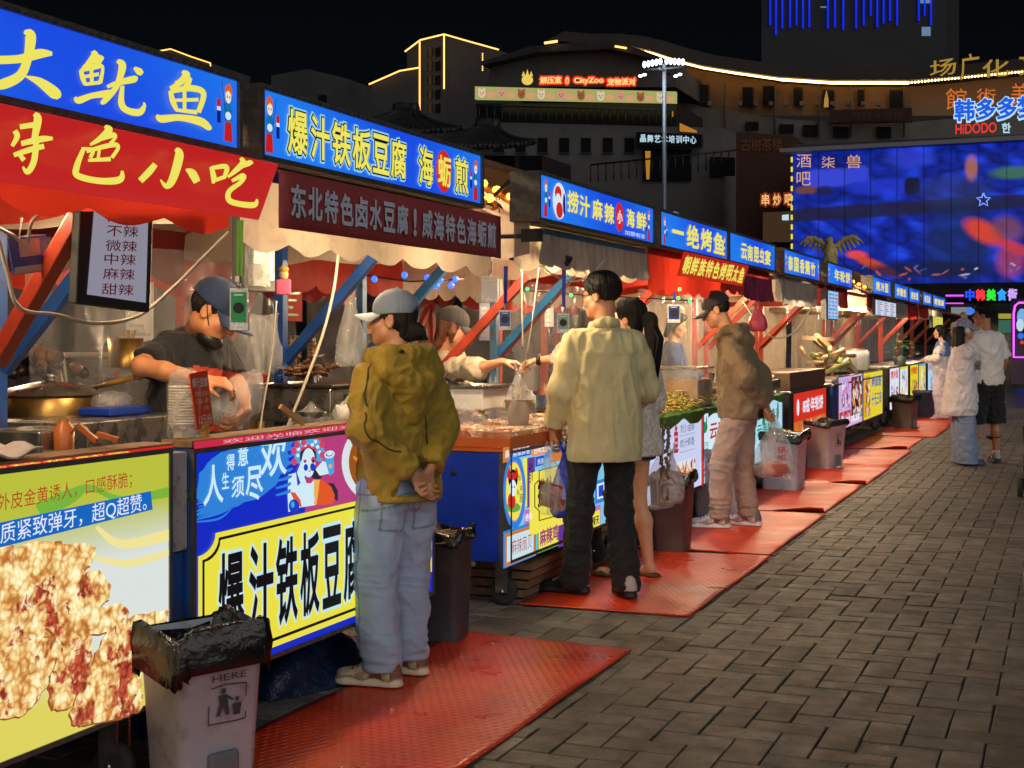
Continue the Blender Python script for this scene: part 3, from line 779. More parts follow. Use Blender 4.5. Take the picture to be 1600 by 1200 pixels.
pz([(415, 655), (500, 660), (575, 720), (610, 800), (600, 880), (510, 895), (415, 890)], 4, 2.5); pz([(415, 655), (470, 655), (455, 780), (440, 890), (415, 890)], 6, 2.55)
pz([(190, 770), (240, 780), (290, 850), (300, 915), (262, 900), (230, 850)], 4, 2.5)
dz(228, 905, 50, 66, 5, 2.6); dz(215, 890, 18, 30, 2, 2.7); dz(380, 835, 42, 55, 0, 2.6); dz(380, 835, 36, 48, 0, 2.62)
pz([(430, 560), (500, 480), (540, 500), (555, 600), (470, 620)], 0, 2.2); pz([(540, 690), (600, 690), (640, 760), (640, 860), (600, 830)], 3, 2.3)
pz([(515, 460), (600, 430), (605, 590), (560, 620)], 2, 2.7); dz(560, 420, 50, 36, 0, 2.75, -.3); dz(560, 416, 36, 22, 3, 2.78, -.3); dz(562, 412, 30, 18, 0, 2.8, -.3); dz(568, 530, 17, 20, 6, 2.75)
b.build('printed_singer', opm, fr)
b = MB(); q = flatx(XF, 1.6)
disc(b, 585, 722, 52, 62, lambda x, y: q(x, y), 0, 40); q2 = flatx(XF, 1.9); disc(b, 590, 722, 46, 55, lambda x, y: q2(x, y), 1, 40)
for k in range(60):
    a = rnd.uniform(0, 6.28); r_ = rnd.uniform(.1, .95); q3 = flatx(XF, 2.0 + .01 * k)
    disc(b, 590 + 38 * r_ * math.cos(a), 722 + 46 * r_ * math.sin(a), rnd.uniform(2, 7), rnd.uniform(1.5, 4), q3, rnd.choice((2, 3, 4, 2)), 8, rnd.uniform(0, 3))
b.build('printed_bowl', [E_('bowl_white', 215, 225, 225), E_('bowl_brown', 150, 84, 30), E_('bowl_orange', 222, 130, 50), E_('bowl_red', 200, 50, 26), E_('bowl_green', 160, 170, 60)], fr)
# yellow plaque
yA, yB = Yx(308, XF), b2 - .03; nt_ = .1
def plaque(d, mi, n):
    A, B, z0, z1 = yA + d, yB - d, .293 + d, .757 - d * .8
    pts = []
    for (cy, cz, s0) in ((A, z0, 90), (B, z0, 180), (B, z1, 270), (A, z1, 0)):
        r_ = nt_ - d * .2; rz = .065 - d * .1
        for k in range(7):
            a = R(s0 - 90 * k / 6); pts.append((XF + .0016 * n, cy + r_ * math.cos(a), cz + rz * math.sin(a)))
    # corner order: walk round with concave notches
    b.poly(pts, mi)
b = MB(); plaque(0, 0, 3); plaque(.022, 1, 3.4); plaque(.034, 0, 3.8); b.build('plaque', [E_('plaque_yellow', 232, 222, 66), K_txt], fr)
bk = MB(); bw = MB()
for i, ch in enumerate('爆汁铁板豆腐'):
    l, r = [(338, 378), (386, 424), (428, 462), (466, 496), (501, 530), (534, 564)][i]
    trect(bk, ch, Yx(l, XF), Yx(r, XF), .365, .683, XF, 5.5, .026); trect(bw, ch, Yx(l, XF), Yx(r, XF), .365, .683, XF, 4.8, .026, .035)
trect(bk, '海蛎煎', Yx(580, XF), yB - .05, .385, .66, XF, 5.5, .026)
bk.build('lettering', K_txt, fr); bw.build('lettering_outline', E_('outline_pale', 190, 225, 235), fr)
b = MB(); rect(b, a2, b2, 1.052, 1.076, XF, 4); trect(b, '欢迎光临欢迎光临欢迎光临', 4.0, 5.6, 1.057, 1.071, XF, 5, .0, mi=1); b.build('edge_strip', [E_('edge_pink', 196, 40, 70), E_('edge_white', 230, 190, 190)], S2)

# ---------------------------------------------------------------- stall 3: seafood stall
S3 = thing('market_stall', 'seafood stall with grey skirt whose bright blue side faces the camera', 'stall', (XF, 7.5, 0), 'market stalls along the lane')
a3, b3 = 6.62, 8.45
M_orange = mat('orange_board', (.62, .14, .03, 1), .35, var=.15)
counter(S3, a3, b3, .845, mat('bright_blue_panel', (.012, .05, .52, 1), .38, var=.15, vscale=3, dirt=.35, dirtcol=(.02, .03, .12, 1)), M_orange)
b = MB(); b.box((XF - .06, a3 - .006, .25), (XF - .006, a3 + .0, .82)); b.build('corner_strip', M_alu, S3)
b = MB(); b.lathe([(.012, 0), (.016, .004), (.012, .006), (0, .006)], (0, 0, 0), 12); b.v = [(p[0] - 3.02, a3 - p[2], p[1] + .71) for p in b.v]; b.build('lock', M_dark, S3)
frame_posts(S3, a3 + .05, 8.55, mat('pale_blue_post', (.06, .16, .30, 1), .5, var=.3, dirt=.6), m2=mat('brace_blue', (.02, .16, .40, 1), .45, var=.2, dirt=.4))
b = MB(); b.beam((XB - .02, 7.5, 1.12), (XB + .65, 7.5, 1.78), .045, .05); b.build('red_brace', M_red, S3)
canopy(S3, 6.40, 8.5, M_cream, M_cream, M_redtarp, vz=(2.0, 1.80), vx=XS - .14)
b = MB(); scallop(b, (XS - .05, 6.55), (XS - .05, 8.45), 1.95, 1.80, 8, .02, fold=.012); b.build('skirt', M_grey, S3)
b = MB(); b.tube([(XS - .02, 6.42, 1.93), (-3.3, 6.42, 1.93)], .012, 8); b.box((XS - .1, 6.40, 1.90), (XS, 6.44, 1.965)); b.tube([(XS - .12, 6.40, 2.24), (-2.85, 6.42, 2.02)], .011, 8); b.build('gable_bar', M_dark, S3)
sg = sign_box(S3, 6.37, 8.41)
yb = MB(); rb = MB()
for ch, l, r, z0, z1 in (('捞', 885, 902, 2.08, 2.195), ('汁', 904, 920, 2.075, 2.19), ('麻', 924, 940, 2.075, 2.19), ('辣', 943, 958, 2.07, 2.185), ('海', 978, 990, 2.08, 2.19), ('鲜', 993, 1008, 2.08, 2.19)):
    trect(yb, ch, Yx(l, XS), Yx(r, XS), z0, z1, XS, 4, .03)
disc(rb, Yx(967, XS), 2.125, (Yx(973, XS) - Yx(961, XS)) / 2, .085, lambda y, z: (XS + .0048, y, z), 0, 24)
yb.build('lettering', Y_txt, sg); rb.build('red_disc', R_print, sg)
b = MB(); trect(b, '小', Yx(963, XS), Yx(971, XS), 2.085, 2.165, XS, 4, .03); trect(b, '加盟电话', Yx(975, XS), Yx(1006, XS), 2.032, 2.058, XS, 4, .0); b.build('small_lettering', W_txt, sg)
little_figure(sg, Yx(852, XS), 2.03, .19, flip=-1); little_figure(sg, Yx(1013, XS), 2.03, .19)
b = MB(); T = lambda u, v, k=0: (XS + .004 + .0005 * k, Yx(873, XS) + u * .2, 2.03 + v * .19)
disc(b, 0, .5, .5, .5, lambda u, v: T(u, v), 0, 16); disc(b, -.1, .7, .25, .2, lambda u, v: T(u, v, 1), 1, 12); disc(b, -.1, .58, .18, .12, lambda u, v: T(u, v, 2), 0, 12); disc(b, 0, .25, .25, .22, lambda u, v: T(u, v, 1), 1, 12); disc(b, .35, .45, .1, .3, lambda u, v: T(u, v, 1), 2, 10)
b.build('printed_emblem', [E_('fig_white', 215, 225, 240), R_print, E_('fig_navy', 12, 30, 120)], sg)
fr = lightbox(S3, a3, b3, .25, .835, E_('cyan_base', 120, 196, 226))
Q = lambda x, y: (770 + x / 4.615, 640 + y / 4.615)
def zq(x, y): p = onx(*Q(x, y), XF); return p.y, p.z
def box2(mbb, l, t_, r, bt, mi, n):
    c = (l + r) / 2; y0, _ = zq(l, t_); y1, _ = zq(r, t_); _, z1 = zq(c, t_); _, z0 = zq(c, bt)
    rect(mbb, y0, y1, z0, z1, XF, n, mi)
def tq(mbb, body, l, t_, r, bt, n, off=.02, mi=0, grow=0):
    c = (l + r) / 2; y0, _ = zq(l, t_); y1, _ = zq(r, t_); _, z1 = zq(c, t_); _, z0 = zq(c, bt)
    trect(mbb, body, y0, y1, z0, z1, XF, n, off, grow, mi)
pm = [E_('c_brown', 200, 120, 50), E_('c_blue', 24, 70, 190), E_('c_orange', 226, 140, 60), E_('c_purple', 96, 50, 150), E_('c_yellow', 238, 226, 80), E_('c_lav', 190, 110, 190), E_('c_pale', 196, 226, 235), E_('c_green', 90, 170, 80), E_('c_skyblue', 40, 130, 215), K_txt, R_print, W_txt, E_('c_maroon', 120, 30, 40)]
b = MB()
box2(b, 70, 270, 122, 380, 0, 1); box2(b, 128, 255, 272, 340, 1, 1.2); box2(b, 275, 240, 400, 325, 2, 1.1); box2(b, 245, 345, 302, 700, 3, 1); box2(b, 215, 350, 248, 700, 4, 1); box2(b, 305, 335, 370, 405, 1, 1)
box2(b, 372, 290, 520, 335, 8, 1.1); box2(b, 410, 310, 500, 375, 0, 1.3); box2(b, 225, 715, 300, 830, 5, 1); box2(b, 72, 840, 310, 1100, 8, 1.4); box2(b, 84, 860, 302, 1090, 0, 1.6); box2(b, 98, 885, 290, 1065, 6, 1.8)
box2(b, 318, 825, 470, 1010, 7, 1.3); box2(b, 328, 838, 468, 985, 4, 1.5); box2(b, 470, 740, 700, 950, 3, 1.2); box2(b, 680, 700, 775, 870, 5, 1.3); box2(b, 690, 735, 770, 860, 4, 1.5); box2(b, 735, 505, 810, 670, 8, 1.3); box2(b, 750, 530, 800, 640, 11, 1.5); box2(b, 760, 545, 795, 625, 1, 1.6)
box2(b, 262, 400, 720, 830, 4, 2.0)
q = lambda n: (lambda x, y: Vector((XF + .0016 * n, *zq(x, y))))
disc(b, 152, 590, 82, 268, q(2.2), 8, 32); disc(b, 150, 590, 64, 222, q(2.4), 5, 32); disc(b, 150, 590, 60, 210, q(2.5), 4, 32)
disc(b, 140, 500, 34, 70, q(2.7), 9, 18); disc(b, 140, 565, 24, 60, q(2.8), 11, 18); disc(b, 130, 660, 28, 60, q(2.7), 10, 14); disc(b, 138, 480, 30, 28, q(2.9), 10, 14); disc(b, 108, 455, 9, 40, q(2.9), 10, 10, .2); disc(b, 168, 455, 9, 40, q(2.9), 10, 10, -.2); disc(b, 132, 560, 4, 9, q(3), 9, 8); disc(b, 148, 558, 4, 9, q(3), 9, 8); disc(b, 140, 705, 55, 36, q(2.6), 7, 14)
for pts in ([(330, 440), (720, 340)], [(330, 800), (720, 690)], [(330, 440), (330, 505)], [(330, 730), (330, 800)], [(330, 505), (298, 540)], [(298, 540), (298, 700)], [(298, 700), (330, 730)]):
    (x0, y0), (x1, y1) = pts; stroke(b, [(x0, y0, 7), ((x0 + x1) / 2, (y0 + y1) / 2, 7), (x1, y1, 7)], q(2.4), 9, 2)
b.build('printed_collage', pm, fr)
b = MB(); tq(b, '鲜嫩鲜香', 140, 270, 262, 330, 3, .01, 0); tq(b, '回味无穷', 292, 250, 395, 312, 3, .01, 0); tq(b, '麻', 84, 290, 112, 350, 3, .02, 0); tq(b, '鲜美', 318, 350, 362, 395, 3, 0, 0); tq(b, '绝味', 228, 745, 280, 800, 3, .02, 0); b.build('white_lettering', W_txt, fr)
b = MB(); tq(b, '捞', 318, 500, 368, 702, 3, .03); tq(b, '汁', 380, 480, 428, 690, 3, .03); tq(b, '海鲜', 440, 440, 690, 640, 3, .03); tq(b, '渝渝私厨', 185, 470, 212, 660, 3.2, .0) if False else None
for i, ch in enumerate('渝渝私厨'): tq(b, ch, (176, 188, 166, 186)[i], (470, 545, 575, 610)[i], (196, 208, 186, 212)[i], (512, 585, 615, 668)[i], 3.2, .0)
tq(b, '麻辣天', 680, 770, 762, 838, 3, .02); tq(b, '香味', 256, 380, 284, 530, 3, .0); b.build('lettering', K_txt, fr)
b = MB(); tq(b, '麻辣扇贝', 130, 915, 275, 1025, 3, .0); b.build('red_lettering', E_('text_brick', 186, 60, 50), fr)
b = MB(); tq(b, '麻辣鸡', 332, 845, 466, 965, 3, .03); b.build('purple_lettering', E_('text_purple', 150, 60, 120), fr)

# ---------------------------------------------------------------- stalls 4.. further along
def far_stall(label, y0, y1, sy0, sy1, chars, liner, val, rear, ht=.845, body=M_blue, posts=M_red, skirt=None, boxes=(), frm=M_alu, fig=True, nl=4, loff=.03, vz=(2.0, 1.80)):
    t = thing('market_stall', label, 'stall', (XF, (y0 + y1) / 2, 0), 'market stalls along the lane')
    counter(t, y0, y1, ht, body, M_steel)
    frame_posts(t, y0 + .05, y1 - .02, posts)
    canopy(t, sy0 - .05, sy1 + .05, liner, val, rear, nl=nl, vz=vz)
    if y0 > 14:
        b = MB(); b.grid(lambda u, v: (-4.2 + .04 * math.sin(u * 23) + .02 * math.sin(u * 57 + v), y0 - .3 + (y1 - y0 + .4) * u, .9 + 1.15 * v), 60, 6); b.build('rear_sheet', M_cream, t)
    if skirt:
        b = MB(); scallop(b, (XS - .02, sy0), (XS - .02, sy1), 1.96, 1.74, 7, .015, fold=.016); b.build('skirt', skirt, t)
    s = sign_box(t, sy0, sy1)
    b = MB()
    for ch, l, r, z0, z1 in chars: trect(b, ch, l, r, z0, z1, XS, 4, loff)
    b.build('lettering', Y_txt, s)
    if fig: little_figure(s, sy0 + .13, 2.03, .18, flip=-1); little_figure(s, sy1 - .1, 2.03, .17)
    return t
def pc(s, *px, z=(2.045, 2.205)):
    return [(c, Yx(a, XS), Yx(b, XS), z[0], z[1]) for c, (a, b) in zip(s, px)]
def print_photo(fr, y0, y1, z0, z1, n, cols, k=40, seed=3, X=XF):
    """printed food picture: base rectangle with overlapping painted shapes"""
    rr = random.Random(seed); b = MB(); rect(b, y0, y1, z0, z1, X, n, 0)
    for i in range(k):
        a = rr.uniform(0, 3.1); ry = rr.uniform(.03, .12) * (y1 - y0); rz = rr.uniform(.02, .09) * (z1 - z0)
        cy = rr.uniform(y0 + ry * 1.5, y1 - ry * 1.5); cz = rr.uniform(z0 + ry * .8, z1 - ry * .8)
        disc(b, cy, cz, ry, rz, lambda y, z, i=i: (X + .0016 * n + .0002 * (i + 2), y, max(z0 + .002, min(z1 - .002, z))), rr.randint(1, len(cols) - 1), 9, a)
    b.build('printed_picture', cols, fr)

E4 = [E_('f_white', 214, 222, 236), E_('f_orange', 214, 92, 36), E_('f_red', 190, 36, 24), E_('f_amber', 232, 160, 70), E_('f_brown', 120, 58, 28)]
S4 = far_stall('grilled fish stall with red valance and small red banner below its sign', 8.56, 10.62, 8.53, 10.42, pc('绝烤鱼', (1072, 1091), (1094, 1111), (1114, 1131)) + [('一', Yx(1049, XS), Yx(1067, XS), 2.115, 2.14)], M_redtarp, M_redtarp, M_cream, vz=(2.0, 1.745))
bn = banner(S4, Yx(1064, XS + .06), Yx(1166, XS + .06), 1.83, 1.99, emi('far_red_banner', rgb(186, 32, 20), .9), x0=XS + .03, lean=.05)
b = MB()
for i, ch in enumerate('朝鲜族特色烤明太鱼'):
    w = (Yx(1163, XS + .06) - Yx(1067, XS + .06)) / 9; y = Yx(1067, XS + .06) + i * w
    text(b, ch, (XS + .045, y + w * .06, 1.85), (0, w * .85, 0), (.035, 0, .12), .03)
b.build('lettering', Y_txt, bn)
fr = lightbox(S4, 8.56, 10.62, .25, .835, E_('lilac', 196, 204, 236), M_dark)
y_ = lambda px: Yx(px, XF)
print_photo(fr, y_(1055), y_(1086), .285, .50, 1, E4, 46, 5)
b = MB(); trect(b, '鱼', y_(1052), y_(1059), .575, .79, XF, 3, .03); b.build('red_lettering', E_('deep_red', 176, 26, 36), fr)
b = MB(); trect(b, '刘少卤鲜', y_(1062), y_(1084), .71, .775, XF, 3, .0); trect(b, '肉汁鲜香', y_(1062), y_(1084), .60, .665, XF, 3, .0)
rect(b, y_(1061), y_(1085), .688, .691, XF, 2); rect(b, y_(1061), y_(1085), .565, .568, XF, 2); b.build('green_lettering', E_('dark_green', 40, 70, 66), fr)
b = MB(); b.box((XF + .001, 10.60, .25), (XF + .008, 10.625, .84)); b.build('red_edge', R_print, fr)

S5 = far_stall('insect snack stall whose white panels carry green leaf marks', 10.65, 13.9, 10.46, 12.25, pc('云南昆虫宴', (1157, 1166), (1167, 1175), (1177, 1185), (1186, 1193), (1194, 1203), z=(2.05, 2.18)), M_redtarp, M_maroon, M_cream, skirt=None, fig=False)
b = MB(); scallop(b, (XS - .03, 11.1), (XS - .03, 12.3), 1.93, 1.75, 5, .02, fold=.02); b.build('side_skirt', mat('magenta_film', (.22, .03, .08, 1), .3, var=.4, vscale=6), S5)
fr = lightbox(S5, 10.65, 12.5, .25, .835, E_('ice_white', 206, 228, 240), M_alu)
b = MB(); trect(b, '云南', y_(1108), y_(1133), .60, .74, XF, 3, .02); b.build('red_lettering', E_('deep_red', 176, 26, 36), fr)
b = MB(); trect(b, '昆虫', y_(1098), y_(1106), .53, .60, XF, 3, .0); disc(b, y_(1100), .71, .10, .045, lambda y, z: (XF + .004, y, z), 0, 14); disc(b, y_(1103), .75, .02, .05, lambda y, z: (XF + .0045, y, z), 0, 8); b.build('green_mark', E_('leaf_mark', 30, 130, 90), fr)
print_photo(fr, y_(1094), y_(1112), .27, .45, 1, E4, 30, 8); print_photo(fr, y_(1113), y_(1128), .27, .52, 1, [E_('p_dark', 40, 34, 34), E_('f_white', 214, 222, 236), E_('f_amber', 232, 160, 70)], 20, 9)
fr = lightbox(S5, 12.53, 13.88, .25, .835, E_('ice_blue', 170, 214, 236), M_alu)
b = MB()
for k in range(5): disc(b, 12.75 + .22 * k, .70 - .05 * (k % 2), .09, .05, lambda y, z: (XF + .004, y, z), 0, 12, .4 * k)
trect(b, '云南特色', 12.65, 13.6, .50, .62, XF, 3, .02); b.build('green_mark', E_('leaf_mark', 30, 130, 90), fr)
print_photo(fr, 13.2, 13.85, .27, .48, 1, [E_('p_dark', 40, 34, 34), E_('f_white', 214, 222, 236), E_('f_amber', 232, 160, 70)], 24, 19)

S6 = far_stall('banana bamboo stall with a lit red pancake panel', 14.3, 16.9, 12.62, 14.6, pc('泰国香蕉竹', (1231, 1238), (1240, 1247), (1249, 1256), (1257, 1265), (1266, 1273), z=(2.05, 2.19)), M_cream, M_grey, M_cream, ht=.86, body=M_dark, skirt=M_grey)
fr = lightbox(S6, 14.45, 16.55, .25, .85, E_('pancake_red', 206, 44, 24), M_dark)
b = MB(); trect(b, '8戒·年轮饼', 15.0, 16.3, .60, .76, XF, 3, .02); disc(b, 14.72, .68, .07, .09, lambda y, z: (XF + .004, y, z), 0, 14); b.build('lettering', W_txt, fr)
print_photo(fr, 14.5, 16.5, .32, .53, 1, [E_('p_amber', 200, 110, 40), E_('f_white', 214, 222, 236), E_('f_amber', 232, 160, 70), E_('f_brown', 120, 58, 28), E_('p_red', 180, 40, 50)], 40, 21)
b = MB(); b.box((-3.2, 14.4, .87), (XF - .02, 16.6, 1.06)); b.build('warmer_cabinet', mat('brown_cabinet', (.10, .05, .025, 1), .4, var=.3), S6, bevel=.01)

S7 = far_stall('skewer stall with a pink poster and a yellow poster side by side', 17.1, 21.9, 15.05, 16.9, [('年', 15.55, 15.9, 2.06, 2.19), ('轮', 15.95, 16.3, 2.06, 2.19), ('饼', 16.35, 16.7, 2.06, 2.19)], M_maroon, M_maroon, M_cream)
fr = lightbox(S7, 17.45, 19.6, .25, .94, E_('pink_poster', 214, 170, 216), M_alu)
print_photo(fr, 17.55, 18.5, .50, .90, 1, [E_('q_lilac', 196, 160, 220), E_('q_plum', 110, 50, 110), E_('f_white', 214, 222, 236), E_('q_rose', 200, 120, 170)], 70, 31)
print_photo(fr, 18.55, 19.55, .34, .90, 1, [E_('q_dark', 56, 24, 30), E_('f_white', 214, 222, 236), E_('f_amber', 232, 160, 70), E_('f_red', 190, 36, 24)], 60, 32)
print_photo(fr, 17.55, 18.5, .30, .48, 1, [E_('p_red', 180, 40, 50), E_('f_white', 214, 222, 236), E_('q_rose', 200, 120, 170)], 40, 33)
b = MB(); trect(b, '美味鸡排', 17.6, 19.3, .30, .40, XF, 3.5, .03); b.build('lettering', W_txt, fr)
fr = lightbox(S7, 19.65, 21.8, .25, .94, E_('yellow_poster', 224, 206, 44), M_alu)
print_photo(fr, 19.75, 20.4, .3, .88, 1, [E_('q_gold', 206, 160, 40), E_('f_brown', 120, 58, 28), E_('f_white', 214, 222, 236), E_('f_orange', 214, 92, 36)], 40, 41)
b = MB(); trect(b, '烤面筋', 20.5, 21.6, .70, .85, XF, 3.5, .03); trect(b, '十元三串', 20.5, 21.6, .42, .62, XF, 3.5, .02); b.build('lettering', E_('poster_blue', 60, 100, 170), fr)
b = MB(); b.box((-3.3, 17.12, .56), (XF - .02, 17.42, .90)); b.build('side_cabinet', mat('grey_cabinet', (.42, .40, .40, 1), .5), S7, bevel=.01)

FAR = [('distant stall with a blue and white menu poster beside the dark bin', 22.6, 25.4, 18.7, 20.7, '烤冷面', E_('f_white', 214, 222, 236), M_maroon), ('distant stall with a yellow lit panel beyond the dark bin', 25.6, 28.6, 21.1, 23.0, '炒酸奶', E_('yellow_poster', 224, 206, 44), M_grey),
       ('distant stall between two others near the plant', 28.9, 31.5, 23.1, 24.8, '肉夹馍', E_('ice_blue', 170, 214, 236), M_maroon), ('distant stall with a square yellow sign', 31.8, 34.5, 25.3, 27.0, '臭豆腐', E_('yellow_poster', 224, 206, 44), M_redtarp), ('last stall of the row beside the screen building', 34.8, 38.0, 27.2, 30.0, '烤猪蹄', E_('ice_white', 206, 228, 240), M_grey)]
for i, (lab, y0, y1, s0, s1, w3, fm, vm) in enumerate(FAR):
    w = (s1 - s0 - .6) / 3
    t = far_stall(lab, y0, y1, s0, s1, [(c, s0 + .35 + k * w, s0 + .35 + (k + .85) * w, 2.06, 2.19) for k, c in enumerate(w3)], M_cream, vm, M_cream, ht=.95, fig=False, body=(M_dark, M_blue)[i % 2], skirt=vm if i < 3 else None)
    fr = lightbox(t, y0 + .05, (y0 + y1) / 2, .25, .94, fm, M_dark)
    print_photo(fr, y0 + .15, (y0 + y1) / 2 - .1, .3, .7, 1, [fm, E_('f_orange', 214, 92, 36), E_('poster_blue', 60, 100, 170), E_('f_brown', 120, 58, 28)], 30, 50 + i)
    b = MB(); trect(b, w3, y0 + .2, (y0 + y1) / 2 - .2, .75, .89, XF, 3, .03); b.build('lettering', R_print, fr)
    fr = lightbox(t, (y0 + y1) / 2 + .05, y1 - .05, .25, .94, E_('yellow_poster', 224, 206, 44) if i % 2 == 0 else E_('sky_poster', 90, 160, 220), M_dark)
    print_photo(fr, (y0 + y1) / 2 + .15, y1 - .15, .3, .88, 1, [fm, E_('f_white', 214, 222, 236), E_('poster_blue', 60, 100, 170), E_('f_amber', 232, 160, 70)], 36, 60 + i)
# hanging boards under the far signs
for (lab, px0, px1, z0, z1, X, cm) in (('tall lit price board hanging below the pancake sign', 1294, 1310, 1.62, 1.94, XS + .02, 'a'), ('wide lit menu board hanging beneath the first distant sign', 1368, 1400, 1.72, 1.94, XS + .02, 'b'), ('small square yellow board hanging at the end of the row', 1458, 1473, 1.62, 1.84, XS + .02, 'c')):
    y0, y1 = Yx(px0, X), Yx(px1, X)
    t = thing('hanging_board', lab, 'menu board', (X, y0, z0))
    b = MB(); b.box((X - .06, y0 - .1, z0), (X - .003, y1, z1)); b.box((X - .04, y0, z1), (X - .03, y0 + .02, 2.0)); b.box((X - .04, y1 - .03, z1), (X - .03, y1 - .01, 2.0)); b.build('board', M_alu, t)
    b = MB(); rect(b, y0 + .01, y1 - .01, z0 + .01, z1 - .01, X, 0); b.build('lit_panel', {'a': E_('board_blue', 150, 196, 240), 'b': E_('board_white', 200, 214, 230), 'c': E_('board_yellow', 230, 220, 40)}[cm], t)
    b = MB()
    rr = random.Random(4)
    for k in range(7):
        for c in range(3):
            ya = y0 + (y1 - y0) * (.08 + .31 * c); rect(b, ya, ya + (y1 - y0) * rr.uniform(.12, .25), z0 + (z1 - z0) * (.08 + .125 * k), z0 + (z1 - z0) * (.13 + .125 * k), X, 1, k % 2 if cm != 'c' else 0)
    b.build('printed_lines', [E_('poster_blue', 60, 100, 170), E_('p_red', 180, 40, 50)], t)

# warm lamps under the roofs
LP = [(-2.95, 2.5, 1.88, 22), (-2.95, 3.35, 1.9, 20), (-2.92, 4.3, 1.9, 20), (-2.92, 5.3, 1.9, 24), (-2.9, 6.95, 1.9, 24), (-2.9, 7.9, 1.9, 26), (-2.95, 9.2, 1.9, 26), (-2.95, 10.4, 1.9, 26), (-2.95, 11.9, 1.9, 30), (-2.95, 13.5, 1.9, 34), (-2.95, 15.6, 1.9, 40), (-2.95, 18.2, 1.9, 44), (-2.95, 20.6, 1.9, 44), (-2.95, 24, 1.9, 44), (-2.95, 28, 1.9, 40)]
LN = ['nearest warm bulb under the squid stall roof', 'warm bulb under the squid stall roof beside the spice board', 'warm bulb under the tofu stall roof above the vendor in the cap', 'warm bulb under the tofu stall roof near the seafood stall', 'warm bulb under the seafood stall roof, nearer one', 'warm bulb above the couple at the seafood stall', 'warm bulb under the red roof of the fish stall', 'warm bulb above the fish tank', 'warm bulb over the insect snack heap', 'warm bulb over the steel trays past the man in the cap', 'warm bulb above the pancake cabinet', 'warm bulb over the bamboo tubes', 'warm bulb over the yellow skewer poster', 'warm bulb over the green plant', 'farthest warm bulb of the row']
for (x, y, z, p), n_ in zip(LP, LN): lamp(x, y, z, n_, p * (1.05 if y < 6 else 1.55 if y < 13 else 2.2))
